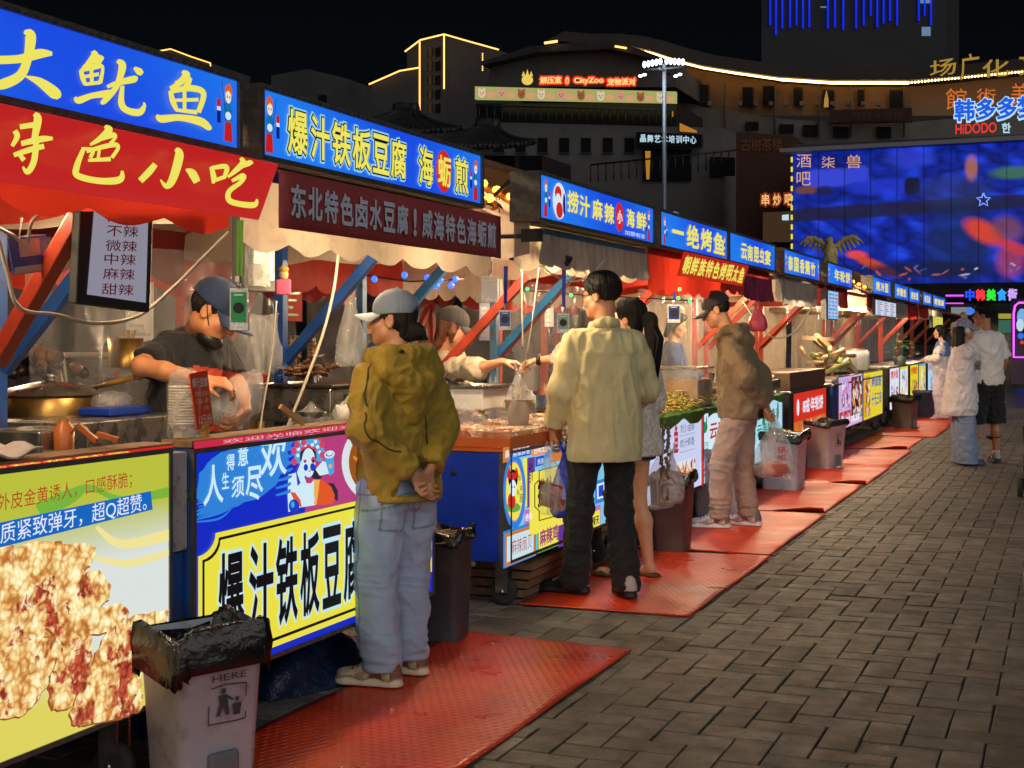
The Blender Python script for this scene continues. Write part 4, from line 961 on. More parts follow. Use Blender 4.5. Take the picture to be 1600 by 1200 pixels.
# ================================================================ PEOPLE (implicit surfaces -> one skin each)
class Sdf:
    def __init__(s, lo, hi, h):
        s.h = h; s.lo = np.array(lo, float) - 2 * h
        n = np.ceil((np.array(hi, float) + 2 * h - s.lo) / h).astype(int) + 1
        s.n = n; s.f = np.full(n, 0.3, np.float32)
        s.ax = [(s.lo[i] + h * np.arange(n[i])).astype(np.float32) for i in range(3)]
    def blk(s, lo, hi):
        a = np.clip(np.floor((np.array(lo) - s.lo) / s.h).astype(int), 0, s.n); b = np.clip(np.ceil((np.array(hi) - s.lo) / s.h).astype(int) + 1, 0, s.n)
        if np.any(b <= a): return None
        sl = tuple(slice(a[i], b[i]) for i in range(3))
        return sl, s.ax[0][sl[0]][:, None, None], s.ax[1][sl[1]][None, :, None], s.ax[2][sl[2]][None, None, :]
    def put(s, sl, d, k, sub=False):
        f = s.f[sl]
        if sub:
            d = -d; hh = np.clip(.5 - .5 * (d - f) / k, 0, 1) if k > 0 else None
            s.f[sl] = np.maximum(f, d) if k <= 0 else d * (1 - hh) + f * hh + k * hh * (1 - hh)
        elif k <= 0: s.f[sl] = np.minimum(f, d)
        else:
            hh = np.clip(.5 + .5 * (d - f) / k, 0, 1)
            s.f[sl] = d * (1 - hh) + f * hh - k * hh * (1 - hh)
    def cap(s, a, b, ra, rb=None, k=.02, flat=None):
        rb = ra if rb is None else rb
        a = np.array(a, float); b = np.array(b, float); r = max(ra, rb) + max(k, 0) + 3 * s.h
        q = s.blk(np.minimum(a, b) - r, np.maximum(a, b) + r)
        if q is None: return
        sl, X, Y, Z = q; ab = b - a; L = max(float(ab @ ab), 1e-9)
        px, py, pz = X - a[0], Y - a[1], Z - a[2]
        t = np.clip((px * ab[0] + py * ab[1] + pz * ab[2]) / L, 0, 1)
        vx, vy, vz = px - t * ab[0], py - t * ab[1], pz - t * ab[2]
        if flat is not None:
            n, sc = flat; c = (vx * n[0] + vy * n[1] + vz * n[2]) * (sc - 1)
            vx, vy, vz = vx + n[0] * c, vy + n[1] * c, vz + n[2] * c
        s.put(sl, (np.sqrt(vx * vx + vy * vy + vz * vz) - (ra + t * (rb - ra))).astype(np.float32), k)
    def chain(s, pts, rs, k=.02, flat=None):
        for i in range(len(pts) - 1): s.cap(pts[i], pts[i + 1], rs[i], rs[i + 1], k, flat)
    def ell(s, c, rad, axes=None, k=.02, sub=False):
        c = np.array(c, float); r = max(rad) + max(k, 0) + 3 * s.h
        q = s.blk(c - r, c + r)
        if q is None: return
        sl, X, Y, Z = q; px, py, pz = X - c[0], Y - c[1], Z - c[2]
        axes = axes if axes is not None else np.eye(3)
        u = [(px * a[0] + py * a[1] + pz * a[2]) / rad[i] for i, a in enumerate(axes)]
        d = (np.sqrt(u[0] ** 2 + u[1] ** 2 + u[2] ** 2) - 1) * min(rad) * 1.1
        s.put(sl, d.astype(np.float32), k, sub)
    def stack(s, rows, right, fwd, k=.03, p=2.3):
        """upright tube: rows (centre, half width, half depth), bottom to top"""
        C = np.array([r[0] for r in rows], float); W = np.array([r[1] for r in rows]); D = np.array([r[2] for r in rows])
        m = max(W.max(), D.max()) + k + 3 * s.h
        q = s.blk(C.min(0) - m, C.max(0) + m)
        if q is None: return
        sl, X, Y, Z = q; z = Z.ravel(); zz = C[:, 2]
        I = lambda v: np.interp(z, zz, v)[None, None, :]
        dx, dy = X - I(C[:, 0]), Y - I(C[:, 1]); w, d_ = I(W), I(D)
        u = np.abs(dx * right[0] + dy * right[1]) / w; v = np.abs(dx * fwd[0] + dy * fwd[1]) / d_
        d = ((u ** p + v ** p) ** (1 / p) - 1) * np.minimum(w, d_)
        d = np.maximum(d, np.maximum(zz[0] - Z, Z - zz[-1]))
        s.put(sl, d.astype(np.float32), k)
    def cut(s, n, p, lo=None, hi=None):
        """drop everything on the +n side of the plane through p (inside lo..hi)"""
        q = s.blk(lo if lo is not None else s.lo, hi if hi is not None else s.lo + s.n * s.h)
        if q is None: return
        sl, X, Y, Z = q
        d = (X - p[0]) * n[0] + (Y - p[1]) * n[1] + (Z - p[2]) * n[2]
        s.f[sl] = np.maximum(s.f[sl], d.astype(np.float32))
    def mesh(s):
        f = s.f; ins = f < 0; nx, ny, nz = f.shape
        c = np.zeros((nx - 1, ny - 1, nz - 1), np.int8)
        for i in (0, 1):
            for j in (0, 1):
                for k in (0, 1): c += ins[i:nx - 1 + i, j:ny - 1 + j, k:nz - 1 + k]
        I, J_, K = np.nonzero((c > 0) & (c < 8))
        idx = np.full(c.shape, -1, np.int32); idx[I, J_, K] = np.arange(len(I))
        acc = np.zeros((len(I), 3)); cnt = np.zeros(len(I))
        for ax in range(3):
            o = [a for a in range(3) if a != ax]
            for u in (0, 1):
                for v in (0, 1):
                    d = [0, 0, 0]; d[o[0]] = u; d[o[1]] = v; e = list(d); e[ax] = 1
                    fa = f[I + d[0], J_ + d[1], K + d[2]]; fb = f[I + e[0], J_ + e[1], K + e[2]]
                    m = (fa < 0) != (fb < 0); t = np.where(m, fa / np.where(m, fa - fb, 1), 0)
                    P = np.stack([np.full(len(I), float(d[0])), np.full(len(I), float(d[1])), np.full(len(I), float(d[2]))], 1); P[:, ax] = t
                    acc += P * m[:, None]; cnt += m
        V = s.lo + s.h * (np.stack([I, J_, K], 1) + acc / np.maximum(cnt, 1)[:, None])
        Fc = []
        for ax in range(3):
            o = [(1, 2), (2, 0), (0, 1)][ax]
            a = [slice(0, None)] * 3; b = [slice(0, None)] * 3; a[ax] = slice(0, -1); b[ax] = slice(1, None)
            A = ins[tuple(a)]; B = ins[tuple(b)]
            for flip, M in ((False, A & ~B), (True, ~A & B)):
                g = np.array(np.nonzero(M)).T
                ok = (g[:, o[0]] > 0) & (g[:, o[1]] > 0) & (g[:, o[0]] < c.shape[o[0]]) & (g[:, o[1]] < c.shape[o[1]]); g = g[ok]
                q = []
                for du, dv in ((-1, -1), (0, -1), (0, 0), (-1, 0)):
                    h = g.copy(); h[:, o[0]] += du; h[:, o[1]] += dv; q.append(idx[h[:, 0], h[:, 1], h[:, 2]])
                q = np.stack(q, 1)
                if flip: q = q[:, ::-1]
                Fc.append(q)
        Fc = np.concatenate(Fc) if Fc else np.zeros((0, 4), int)
        return V, Fc[(Fc >= 0).all(1)]
def relax(V, Fc, it=1):
    for _ in range(it):
        A = np.zeros_like(V); n = np.zeros(len(V))
        for i in range(4):
            j = Fc[:, (i + 1) % 4]; np.add.at(A, Fc[:, i], V[j]); np.add.at(n, Fc[:, i], 1)
        V = V * .5 + .5 * A / np.maximum(n, 1)[:, None]
    return V
def normals(V, Fc):
    n = np.cross(V[Fc[:, 2]] - V[Fc[:, 0]], V[Fc[:, 3]] - V[Fc[:, 1]]); N = np.zeros_like(V)
    for i in range(4): np.add.at(N, Fc[:, i], n)
    return N / np.maximum(np.linalg.norm(N, axis=1), 1e-9)[:, None]
def wob(P, fr, seed, st=(1, 1, 1), warp=.8):
    """smooth random waves, -1..1"""
    rr = np.random.RandomState(seed); Q = P * np.array(st) * fr; o = np.zeros(len(P)); W = 0
    for i in range(5):
        d = rr.normal(size=3); d /= np.linalg.norm(d); e = rr.normal(size=3); e /= np.linalg.norm(e)
        o += np.sin(Q @ d * 6.28 + rr.uniform(0, 6.28) + warp * 2 * np.sin(Q @ e * 3.9 + rr.uniform(0, 6.28))); W += .62
    return np.clip(o / W / 1.6, -1, 1)
def ridge(x, w=.2): return np.exp(-(x / w) ** 2)
def folds(V, Fc, amp, fr, seed, st=(1, 1, 1), mask=None):
    """cloth creases: wandering ridge lines of several sizes"""
    N = normals(V, Fc); d = .5 * wob(V, fr * .8, seed, st, .9)
    for i, (a, f) in enumerate(((.95, 1.0), (.75, 1.7), (.5, 2.9))):
        w = wob(V, fr * f, seed + 3 * i + 1, st, 1.4); d = d + a * (ridge(w, .22) - ridge(w - .42, .3) * .7)
    d = amp * d
    if mask is not None: d = d * mask
    return V + N * d[:, None]
def skin_mesh(name, V, Fc, mats, parent, cols=None):
    og = ORG[parent.name]; me = bpy.data.meshes.new(name)
    me.from_pydata((V - np.array(og)).tolist(), [], Fc.tolist())
    for m in (mats if isinstance(mats, list) else [mats]): me.materials.append(m)
    me.polygons.foreach_set('use_smooth', np.ones(len(Fc), bool))
    if cols is not None:
        a = me.color_attributes.new('col', 'FLOAT_COLOR', 'POINT')
        a.data.foreach_set('color', np.concatenate([cols, np.ones((len(cols), 1))], 1).astype(np.float32).ravel())
    me.update(); o = bpy.data.objects.new(name, me); COL.objects.link(o); o.parent = parent; ORG[o.name] = og
    return o

M_skin = mat('skin', (.5, .3, .2, 1), .45, attr='col', sss=.08, bump=.06, bscale=300, var=.06, vscale=40)
M_shoe = mat('shoe', (.5, .5, .5, 1), .55, attr='col', bump=.15, bscale=160, var=.12, vscale=30)
M_hair = mat('black_hair', (.008, .0065, .006, 1), .5, spec=.3, var=.5, vscale=30, bump=.6, bscale=60, stretch=(6, 6, .6))
M_hairbrown = mat('auburn_hair', (.16, .05, .018, 1), .36, var=.4, vscale=30, bump=.5, bscale=60, stretch=(6, 6, .6))
def cloth(name, col, rough=.8, **k):
    kw = dict(var=.12, vscale=9, bump=.18, bscale=260, sheen=.15); kw.update(k)
    m = mat(name, col, rough, **kw)
    n, l = m.node_tree.nodes, m.node_tree.links
    if 'crease' not in [x.label for x in n]:
        old = next((x for x in n if x.type == 'BUMP'), None)
        tc = n.new('ShaderNodeTexCoord'); mp = n.new('ShaderNodeMapping'); mp.inputs['Scale'].default_value = (1, 1, .7); mp.inputs['Rotation'].default_value = (.5, .3, 0)
        t = n.new('ShaderNodeTexNoise'); t.noise_type = 'RIDGED_MULTIFRACTAL'; t.inputs['Scale'].default_value = 7.5; t.inputs['Detail'].default_value = 2.5; t.inputs['Distortion'].default_value = 1.2
        b = n.new('ShaderNodeBump'); b.label = 'crease'; b.inputs['Strength'].default_value = .34; b.inputs['Distance'].default_value = .012
        l.new(tc.outputs['Object'], mp.inputs[0]); l.new(mp.outputs[0], t.inputs['Vector']); l.new(t.outputs[0], b.inputs['Height'])
        if old: l.new(old.outputs[0], b.inputs['Normal'])
        l.new(b.outputs[0], n['Principled BSDF'].inputs['Normal'])
    return m

class Person:
    BASE = dict(toe=(.095, .17, .03), ankle=(.09, -.03, .09), knee=(.095, .02, .48), hip=(.09, 0, .92), shoulder=(.165, 0, 1.385), elbow=(.225, -.03, 1.13), wrist=(.235, .05, .88))
    def __init__(s, label, pos, face, H=1.70, head_yaw=0, head_pitch=0, group=None, lean=0.0, head_dx=0.0, head_fwd=.03, skin=(190, 135, 100), h=.008, **ov):
        s.t = thing('person', label, 'person', (pos[0], pos[1], 0), group)
        s.p = np.array([pos[0], pos[1], 0.0]); s.h = h; s.s = H / 1.75; s.skin = np.array([s2l(c) for c in skin]); s.head_h = 1
        a = R(face); s.R = np.array([math.cos(a), math.sin(a), 0]); s.Fw = np.array([-math.sin(a), math.cos(a), 0]); s.U = np.array([0, 0, 1.0])
        s.J = {}; s.lean = lean
        for n, (x, y, z) in s.BASE.items():
            for sd, q in (('r', 1), ('l', -1)): s.J[n + sd] = s.w(x * q, y + s.ln(z), z)
        s.J['neck'] = s.w(0, -.01 + s.ln(1.46), 1.46); s.J['chest'] = s.w(0, s.ln(1.28), 1.28); s.J['waist'] = s.w(0, s.ln(1.05), 1.05); s.J['pelvis'] = s.w(0, 0, .92)
        s.J['head'] = s.w(head_dx, head_fwd + s.ln(1.62), 1.63)
        for k, v in ov.items():
            v = v if not isinstance(v, Vector) else tuple(v)
            if k.endswith('_w'): s.J[k[:-2]] = np.array(v, float)       # world joint
            else: s.J[k] = s.w(*v)
        b = R(face + head_yaw); c = R(head_pitch)
        f = np.array([-math.sin(b), math.cos(b), 0]); s.hr = np.array([math.cos(b), math.sin(b), 0])
        s.hf = f * math.cos(c) + np.array([0, 0, math.sin(c)]); s.hu = np.cross(s.hr, s.hf)
    def ln(s, z): return s.lean * max(0, z - .9) ** 1.3
    def w(s, x, y, z): return s.p + (s.R * x + s.Fw * y) * s.s + np.array([0, 0, z * s.s])
    def hd(s, x, y, z): return s.J['head'] + (s.hr * x + s.hf * y + s.hu * z) * s.s
    def box(s, keys, m):
        P = np.array([s.J[k] if isinstance(k, str) else k for k in keys]); return P.min(0) - m, P.max(0) + m
    # ---- body skin: head with face, neck, arms, hands (and legs when bare)
    def body(s, legs=False, hands=None, arms='lr', female=False):
        J, q = s.J, s.s; hands = hands or {}
        keys = ['head', 'neck', 'chest'] + [n + d for d in arms for n in ('shoulder', 'elbow', 'wrist')]
        if legs: keys += ['hipl', 'hipr', 'anklel', 'ankler', 'kneel', 'kneer', 'toel', 'toer']
        lo, hi = s.box(keys, .20 * q); lo[2] = max(lo[2], .01)
        h = min(s.h, .0055) if not legs else s.h * .75
        S = Sdf(lo, hi, h); ax = (s.hr, s.hf, s.hu)
        e = lambda x, y, z, rx, ry, rz, k=.02, sub=False: S.ell(s.hd(x, y, z), (rx * q, ry * q, rz * q), ax, k * q, sub)
        c = lambda a, b, ra, rb, k=.015: S.cap(s.hd(*a), s.hd(*b), ra * q, rb * q, k * q)
        e(0, -.015, .035, .074, .094, .084); e(0, .028, -.035, .059, .066, .072, .03)
        c((0, .06, -.082), (0, .07, -.088), .024, .02, .03); c((-.045, .02, -.06), (-.015, .06, -.085), .022, .02, .03); c((.045, .02, -.06), (.015, .06, -.085), .022, .02, .03)
        c((-.034, .082, .022), (.034, .082, .022), .012, .012, .02)
        e(-.031, .100, .004, .015, .012, .010, .012, True); e(.031, .100, .004, .015, .012, .010, .012, True)
        e(-.031, .082, .004, .014, .011, .010, .004); e(.031, .082, .004, .014, .011, .010, .004)
        c((0, .09, .008), (0, .112, -.03), .007, .0125, .012); e(-.012, .098, -.033, .008, .009, .007, .008); e(.012, .098, -.033, .008, .009, .007, .008)
        e(-.042, .06, -.02, .022, .022, .02, .03); e(.042, .06, -.02, .022, .022, .02, .03)
        c((-.015, .090, -.053), (.015, .090, -.053), .007, .007, .006); c((-.013, .089, -.063), (.013, .089, -.063), .008, .008, .006)
        for g in (-1, 1):
            e(g * .074, -.012, -.005, .010, .022, .033, .01); e(g * .082, -.008, -.004, .006, .012, .02, .006, True)
        S.cap(J['neck'] - s.U * .04, s.hd(0, -.02, -.06), .054 * q, .052 * q, .03 * q)
        S.cap(J['neck'] - s.U * .05 * q, J['shoulderl'] - s.U * .02, .055 * q, .05 * q, .04); S.cap(J['neck'] - s.U * .05 * q, J['shoulderr'] - s.U * .02, .055 * q, .05 * q, .04)
        S.cap(J['neck'] - s.U * .1, J['chest'], .09 * q, .10 * q, .05, (s.Fw, 1.5))
        th = .9 if female else 1.0
        for d in arms:
            S.cap(J['shoulder' + d], J['elbow' + d], .047 * q * th, .039 * q * th, .02)
            m = J['elbow' + d] * .62 + J['wrist' + d] * .38
            S.chain([J['elbow' + d], m, J['wrist' + d]], [.038 * q * th, .038 * q * th, .024 * q * th], .02)
            s.hand(S, d, hands.get(d, {}))
        if legs:
            for d in 'lr':
                hp, kn, an = J['hip' + d], J['knee' + d], J['ankle' + d]; cal = kn * .68 + an * .32 - s.Fw * .018
                S.cap(hp, kn, .082 * q, .054 * q, .03); S.chain([kn, cal, an], [.05 * q, .053 * q, .031 * q], .03)
                S.chain([an - s.U * .03 - s.Fw * .02, J['toe' + d]], [.034 * q, .024 * q], .02)
        V, Fc = S.mesh(); V = relax(V, Fc, 1)
        cols = np.tile(s.skin, (len(V), 1)); D = (V - J['head']) / q
        x, y, z = D @ s.hr, D @ s.hf, D @ s.hu
        def spot(cx, cz, rx, rz, col, ymin=.07, pw=4):
            m = np.exp(-(((x - cx) / rx) ** 2 + ((z - cz) / rz) ** 2) ** (pw / 2)) * (y > ymin)
            return cols * (1 - m[:, None]) + np.array([s2l(v) for v in col]) * m[:, None]
        cols = spot(0, -.058, .021, .010, (172, 86, 78), .075)
        for g in (-1, 1):
            cols = spot(g * .031, .003, .014, .0042, (24, 16, 14), .07); cols = spot(g * .033, .024, .018, .0042, (52, 34, 26), .065); cols = spot(g * .045, -.022, .02, .018, tuple(np.array((205, 130, 105))), .04, 2) * .5 + cols * .5
        o = skin_mesh('body', V, Fc, M_skin, s.t, cols); s.bodyo = o
        return o
    def hand(s, S, d, o):
        """palm, four unequal bent fingers, thumb; dir = along the hand, palm = palm normal"""
        q = s.s; Wp = s.J['wrist' + d]
        dr = np.array(o.get('dir', Wp - s.J['elbow' + d]), float); dr /= np.linalg.norm(dr)
        pn = np.array(o.get('palm', s.R * (1 if d == 'l' else -1)), float); pn = pn - dr * (pn @ dr); pn /= max(np.linalg.norm(pn), 1e-6)
        sd = np.cross(dr, pn); th = sd * (1 if d == 'l' else -1) * o.get('flip', 1)   # towards the thumb
        cu = R(o.get('curl', 28)); L = .078 * q
        for i, (off, ln) in enumerate(((.027, .072), (.009, .080), (-.009, .075), (-.026, .058))):
            kn = Wp + dr * L * (1.1 - .06 * abs(i - 1)) + th * off * q
            S.cap(Wp + dr * .012 + th * off * .5 * q, kn, .0155 * q, .0115 * q, .01)
            p = kn; a = cu * (.6 + .12 * i); v = dr
            for seg, fr_ in enumerate((.44, .32, .24)):
                v = dr * math.cos(a) + pn * math.sin(a) + th * off * .8; v = v / np.linalg.norm(v)
                n = p + v * ln * fr_ * q * 1.15; S.cap(p, n, (.0092, .0084, .0075)[seg] * q, (.0084, .0075, .0066)[seg] * q, .003); p = n; a += cu * 1.05
        b = Wp + dr * .02 * q + th * .02 * q; m = b + (dr * .6 + th * .65 + pn * .45) * .042 * q; n = m + (dr * .85 + th * .15 + pn * .5) * .034 * q
        S.cap(b, m, .014 * q, .0105 * q, .01); S.cap(m, n, .0105 * q, .008 * q, .004)
    # ---- clothes
    def top(s, name, m, rows, sleeve=None, sl_end=1.0, short=None, hood=None, collar=None, fold=(.006, 3.2), k=.045, shr=.075, arms='lr', extra=None, st=(1, 1, .8), necky=1.455, seed=1, h=None, yoke=None):
        J, q = s.J, s.s
        keys = ['neck'] + ['hip' + d for d in 'lr'] + [n + d for d in arms for n in (('shoulder', 'elbow') if short else ('shoulder', 'elbow', 'wrist'))]
        R_ = [(s.w(x, y + s.ln(z), z), w * q, d * q) for z, x, y, w, d in rows]
        lo, hi = s.box(keys + [r[0] for r in R_], .16 + max(r[1] for r in rows and R_)); hi[2] = J['neck'][2] + .16
        S = Sdf(lo, hi, h or s.h)
        S.stack(R_, s.R, s.Fw, k)
        S.cap(J['neck'] - s.U * .075 * q, J['shoulderl'] - s.U * .012, .082 * q, shr * .72 * q, .05, (s.Fw, 1.1)); S.cap(J['neck'] - s.U * .075 * q, J['shoulderr'] - s.U * .012, .082 * q, shr * .72 * q, .05, (s.Fw, 1.1))
        for d in arms:
            a, e, w = J['shoulder' + d], J['elbow' + d], J['wrist' + d]
            r = sleeve or (.066, .058, .05)
            ax_ = (e - a) / max(np.linalg.norm(e - a), 1e-6); a = a - s.U * max(0, r[0] - .058) * .7 * q + ax_ * max(0, r[0] - .058) * .5
            r0_ = min(r[0], .07)
            if short:
                b = a + (e - a) * short; S.cap(a, b, r0_ * q, r[1] * q, .035)
                n = (e - a) / np.linalg.norm(e - a); S.cut(n, b, b - .13, b + .13) if short < .9 else None
            else:
                b = e + (w - e) * sl_end; S.chain([a, a * .6 + e * .4, e], [r0_ * q, r[0] * q, r[1] * q], .035); S.cap(e, b, r[1] * q, r[2] * q, .03)
                if sl_end >= .6:
                    n = (w - e) / np.linalg.norm(w - e); cc = e + (w - e) * (sl_end - .02); S.cut(n, cc, cc + n * .04 - .075, cc + n * .04 + .075)
        if collar:
            for i in range(12):
                a0, a1 = 2 * math.pi * i / 12, 2 * math.pi * (i + 1) / 12; rr = collar[0] * q
                f = lambda a: J['neck'] + s.U * (collar[1] + .02 * -math.sin(a)) * q + s.R * rr * math.cos(a) + s.Fw * rr * 1.05 * math.sin(a)
                S.cap(f(a0), f(a1), collar[2] * q, None, .012)
        if hood: hood(S)
        if extra: extra(S)
        z0 = R_[0][0][2]
        V, Fc = S.mesh(); V = relax(V, Fc, 1)
        if yoke:
            D = (V - s.p) / q; zz = V[:, 2] / q; Nn = normals(V, Fc); V = V + Nn * (.0035 * (1 / (1 + np.exp(-(zz - yoke - .05 * np.abs(D @ s.R)) / .003)) - .5) * (np.abs(D @ s.R) < .16) * (D @ s.Fw < 0) - .003 * ridge(D @ s.R, .008) * (zz < yoke) * (D @ s.Fw < 0))[:, None]
        mask = np.clip((V[:, 2] - z0) / .04, .25, 1)
        V = folds(V, Fc, fold[0], fold[1], seed, st, mask)
        s.topo = skin_mesh(name, V, Fc, m, s.t); return s.topo
    def bottom(s, name, m, r=(.105, .085, .075), end=.07, waist=(.97, .16, .115), seat=.02, shorts=None, fold=(.005, 4), ripple=.004, seed=5, h=None, k=.05, paint=None):
        J, q = s.J, s.s
        lo, hi = s.box(['hipl', 'hipr', 'anklel', 'ankler', 'kneel', 'kneer', s.w(0, 0, waist[0] + .02), s.w(0, 0, .03)], .16); lo[2] = max(lo[2], .0)
        S = Sdf(lo, hi, h or s.h)
        top = s.w(0, s.ln(waist[0]), waist[0]); pc_ = s.w(0, -.01, .86)
        S.stack([(s.w(0, -.005, .80), waist[1] * .98 * q, waist[2] * q), (pc_, waist[1] * 1.06 * q, (waist[2] + .012) * q), (top, waist[1] * .92 * q, waist[2] * .92 * q)], s.R, s.Fw, k)
        for d in 'lr':
            hp = J['hip' + d] - s.U * .04; kn, an = J['knee' + d], J['ankle' + d].copy()
            S.ell(J['hip' + d] - s.Fw * seat * 2 - s.U * .03 * q, (.09 * q, .085 * q, .10 * q), (s.R, s.Fw, s.U), .05)
            if shorts is not None:
                t = shorts * q / max(J['hip' + d][2] - kn[2], .01); e_ = J['hip' + d] + (kn - J['hip' + d]) * min(t, 1.08)
                S.cap(hp, e_ - s.U * .06, r[0] * q, r[1] * q, .03); S.cut(-s.U, e_, e_ - .14, e_ + np.array([.14, .14, .0]))
            else:
                low = an.copy(); low[2] = 0.0
                S.cap(hp, kn, r[0] * q, r[1] * q, .02); S.cap(kn, low, r[1] * q, r[2] * q, .02)
        if shorts is None: S.cut(-s.U, np.array([0, 0, end * q]))
        V, Fc = S.mesh(); V = relax(V, Fc, 2)
        mk = np.clip((V[:, 2] - end * q) / .03, .3, 1) if shorts is None else 1.0
        V = folds(V, Fc, fold[0], fold[1], seed, (1, 1, .8), mk)
        if ripple and shorts is None:
            N = normals(V, Fc); z = V[:, 2]
            g = np.exp(-((z - .16 * q) / .10) ** 2) + .6 * np.exp(-((z - .47 * q) / .10) ** 2) + .4 * np.exp(-((z - .78 * q) / .06) ** 2)
            w = wob(V, 4.6, seed + 9, (.55, .55, 2.4), 1.5); w2_ = wob(V, 7.5, seed + 19, (.6, .6, 2.2), 1.4)
            V = V + N * (ripple * g * (1.3 * ridge(w, .25) - .8 * ridge(w - .45, .3) + .7 * ridge(w2_, .25) - .4))[:, None]
        cols = None
        if paint is not None:       # stitched seams, back pockets and the worn pale thighs of jeans
            D = (V - s.p) / q; x, y, z = D @ s.R, D @ s.Fw, V[:, 2] / q
            k = 1 + .28 * np.exp(-((z - .60) / .2) ** 2) + .12 * wob(V, 2.2, 33)
            ax_ = np.abs(x); bk = y < .0
            e = np.maximum(np.abs(ax_ - .098) / .062, np.abs(z - .775 - .1 * (ax_ - .098)) / .072)
            ln = (np.abs(e - 1) < .07) & bk; ln |= (np.abs(z - .865) < .004); ln |= bk & (ax_ < .004) & (z > .70); ln |= bk & (np.abs(z - .845 + .25 * ax_) < .0045)
            mid = .10 + .03 * np.clip((z - .1) / .8, 0, 1); ln |= (np.abs(y - .01) < .0045) & (x < -mid) | (np.abs(y - .01) < .0045) & (x > mid)
            k[ln] *= .52; cols = np.clip(np.outer(k, np.array(paint)), 0, 1)
        s.bot = skin_mesh(name, V, Fc, m, s.t, cols); return s.bot
    def shoes(s, up=(200, 185, 160), sole=(225, 215, 195), name='shoe', accent=(120, 90, 70), big=1.0, slip=False, laces=True):
        for d in 'lr':
            q = s.s * big; a, t = s.J['ankle' + d], s.J['toe' + d]; v = t - a; v[2] = 0; v /= np.linalg.norm(v); sd = np.array([v[1], -v[0], 0])
            g = np.array([a[0], a[1], 0]); P = lambda f, x, z: g + v * f * q + sd * x * q + s.U * z * q
            S = Sdf(np.minimum(g, g + v * .2 * q) - .13, np.maximum(g, g + v * .2 * q) + np.array([.13, .13, .17]), .0045)
            fl = (s.U, 1.0)
            for f0, f1, r0, r1 in ((-.045, .06, .040, .038), (.06, .155, .038, .043), (.155, .195, .043, .030)):
                S.cap(P(f0, 0, .022), P(f1, 0, .022), r0 * q, r1 * q, .01, (s.U, 1.75))
            if not slip:
                S.cap(P(-.045, 0, .055), P(-.035, 0, .10), .036 * q, .034 * q, .015); S.cap(P(-.03, 0, .07), P(.07, 0, .066), .040 * q, .038 * q, .015); S.cap(P(.07, 0, .06), P(.165, 0, .044), .038 * q, .034 * q, .015, (s.U, 1.1)); S.cap(P(-.01, 0, .105), P(.06, 0, .088), .032 * q, .026 * q, .012)
                if laces:
                    for i in range(4): S.cap(P(.045 + .02 * i, -.024, .108 - .009 * i), P(.05 + .02 * i, .024, .108 - .009 * i), .005 * q, None, .002)
            else:
                for i in range(7): S.cap(P(.09 + .012 * i, -.04, .03), P(.085 + .012 * i, 0, .062), .009 * q, None, .004); S.cap(P(.085 + .012 * i, 0, .062), P(.09 + .012 * i, .04, .03), .009 * q, None, .004)
            S.cut(-s.U, np.array([0, 0, .014])); V, Fc = S.mesh(); V = relax(V, Fc, 1)
            z = V[:, 2] / q; f = (V - g) @ v / q; n1 = wob(V, 14, 3)
            c = np.tile(np.array([s2l(x) for x in up]), (len(V), 1)); so_ = np.array([s2l(x) for x in sole]); ac = np.array([s2l(x) for x in accent])
            lim = .044 + .006 * np.sin(f * 60)
            c[z < lim] = so_; c[z < .012 + .004] = so_ * .5
            m = (z > lim) & (np.abs(f - .02) < .03) & (z < .075) & (n1 > -.2); c[m] = ac
            xx = (V - g) @ sd / q; up_ = z > lim + .004; tone = c[up_] * (1 + .18 * np.sign(np.sin(f[up_] * 75 + 2 * np.sin(z[up_] * 90))))[:, None]; c[up_] = np.clip(tone, 0, 1)
            if not slip: lc = (np.abs(xx) < .026) & (f > .035) & (f < .125) & (z > .07); c[lc] = np.where((np.sin(f[lc] * 300) > 0)[:, None], so_, ac * .7); c[up_ & (f > .165)] *= .7; c[up_ & (f < -.045)] = ac * .9
            c[np.abs(z - lim) < .0035] *= .45
            skin_mesh(name, V, Fc, M_shoe, s.t, c)
    def hair(s, m=None, style='short', fringe=.055, seed=3, capped=False):
        m = m or M_hair; q = s.s; cf = .93 if capped or style == 'cap' else 1; ax = (s.hr, s.hf, s.hu)
        lo, hi = s.J['head'] - .32 * q, s.J['head'] + .26 * q
        if style in ('pony', 'long'): lo = lo - np.array([.1, .1, .45])
        S = Sdf(lo, hi, .006)
        S.ell(s.hd(0, -.018, .042 - (1 - cf) * .2), (.083 * q * cf, .103 * q * cf, .092 * q * cf), ax, 0)
        if style != 'cap' and not capped: S.ell(s.hd(0, .02, .085), (.07 * q, .085 * q, .05 * q), ax, .03)
        nrm = s.hf * .9 - s.hu * .44; S.cut(nrm, s.hd(0, fringe, .045))
        S.cut(-s.hu * .8 + s.hf * .6, s.hd(0, -.03, -.035), None, None) if style in ('short', 'cap') else None
        if style in ('bob', 'long', 'pony'): S.cap(s.hd(0, -.05, .02), s.hd(0, -.055, -.06), .07 * q, .055 * q, .03, (s.hf, 1.4))
        if style in ('bob',):
            for g in (-1, 1): S.chain([s.hd(g * .072, -.02, .03), s.hd(g * .076, -.012, -.03), s.hd(g * .070, .0, -.085)], [.022 * q, .024 * q, .012 * q], .02)
            S.chain([s.hd(0, -.06, -.03), s.hd(0, -.075, -.11)], [.07 * q, .05 * q], .02, (s.hf, 1.6))
        if style == 'bun': S.ell(s.hd(0, -.115, -.045), (.045 * q, .045 * q, .04 * q), ax, .02); S.cap(s.hd(0, -.12, -.05), s.hd(.01, -.16, -.075), .03 * q, .012 * q, .015); S.cap(s.hd(0, -.05, .0), s.hd(0, -.07, -.04), .07 * q, .055 * q, .03, (s.hf, 1.3))
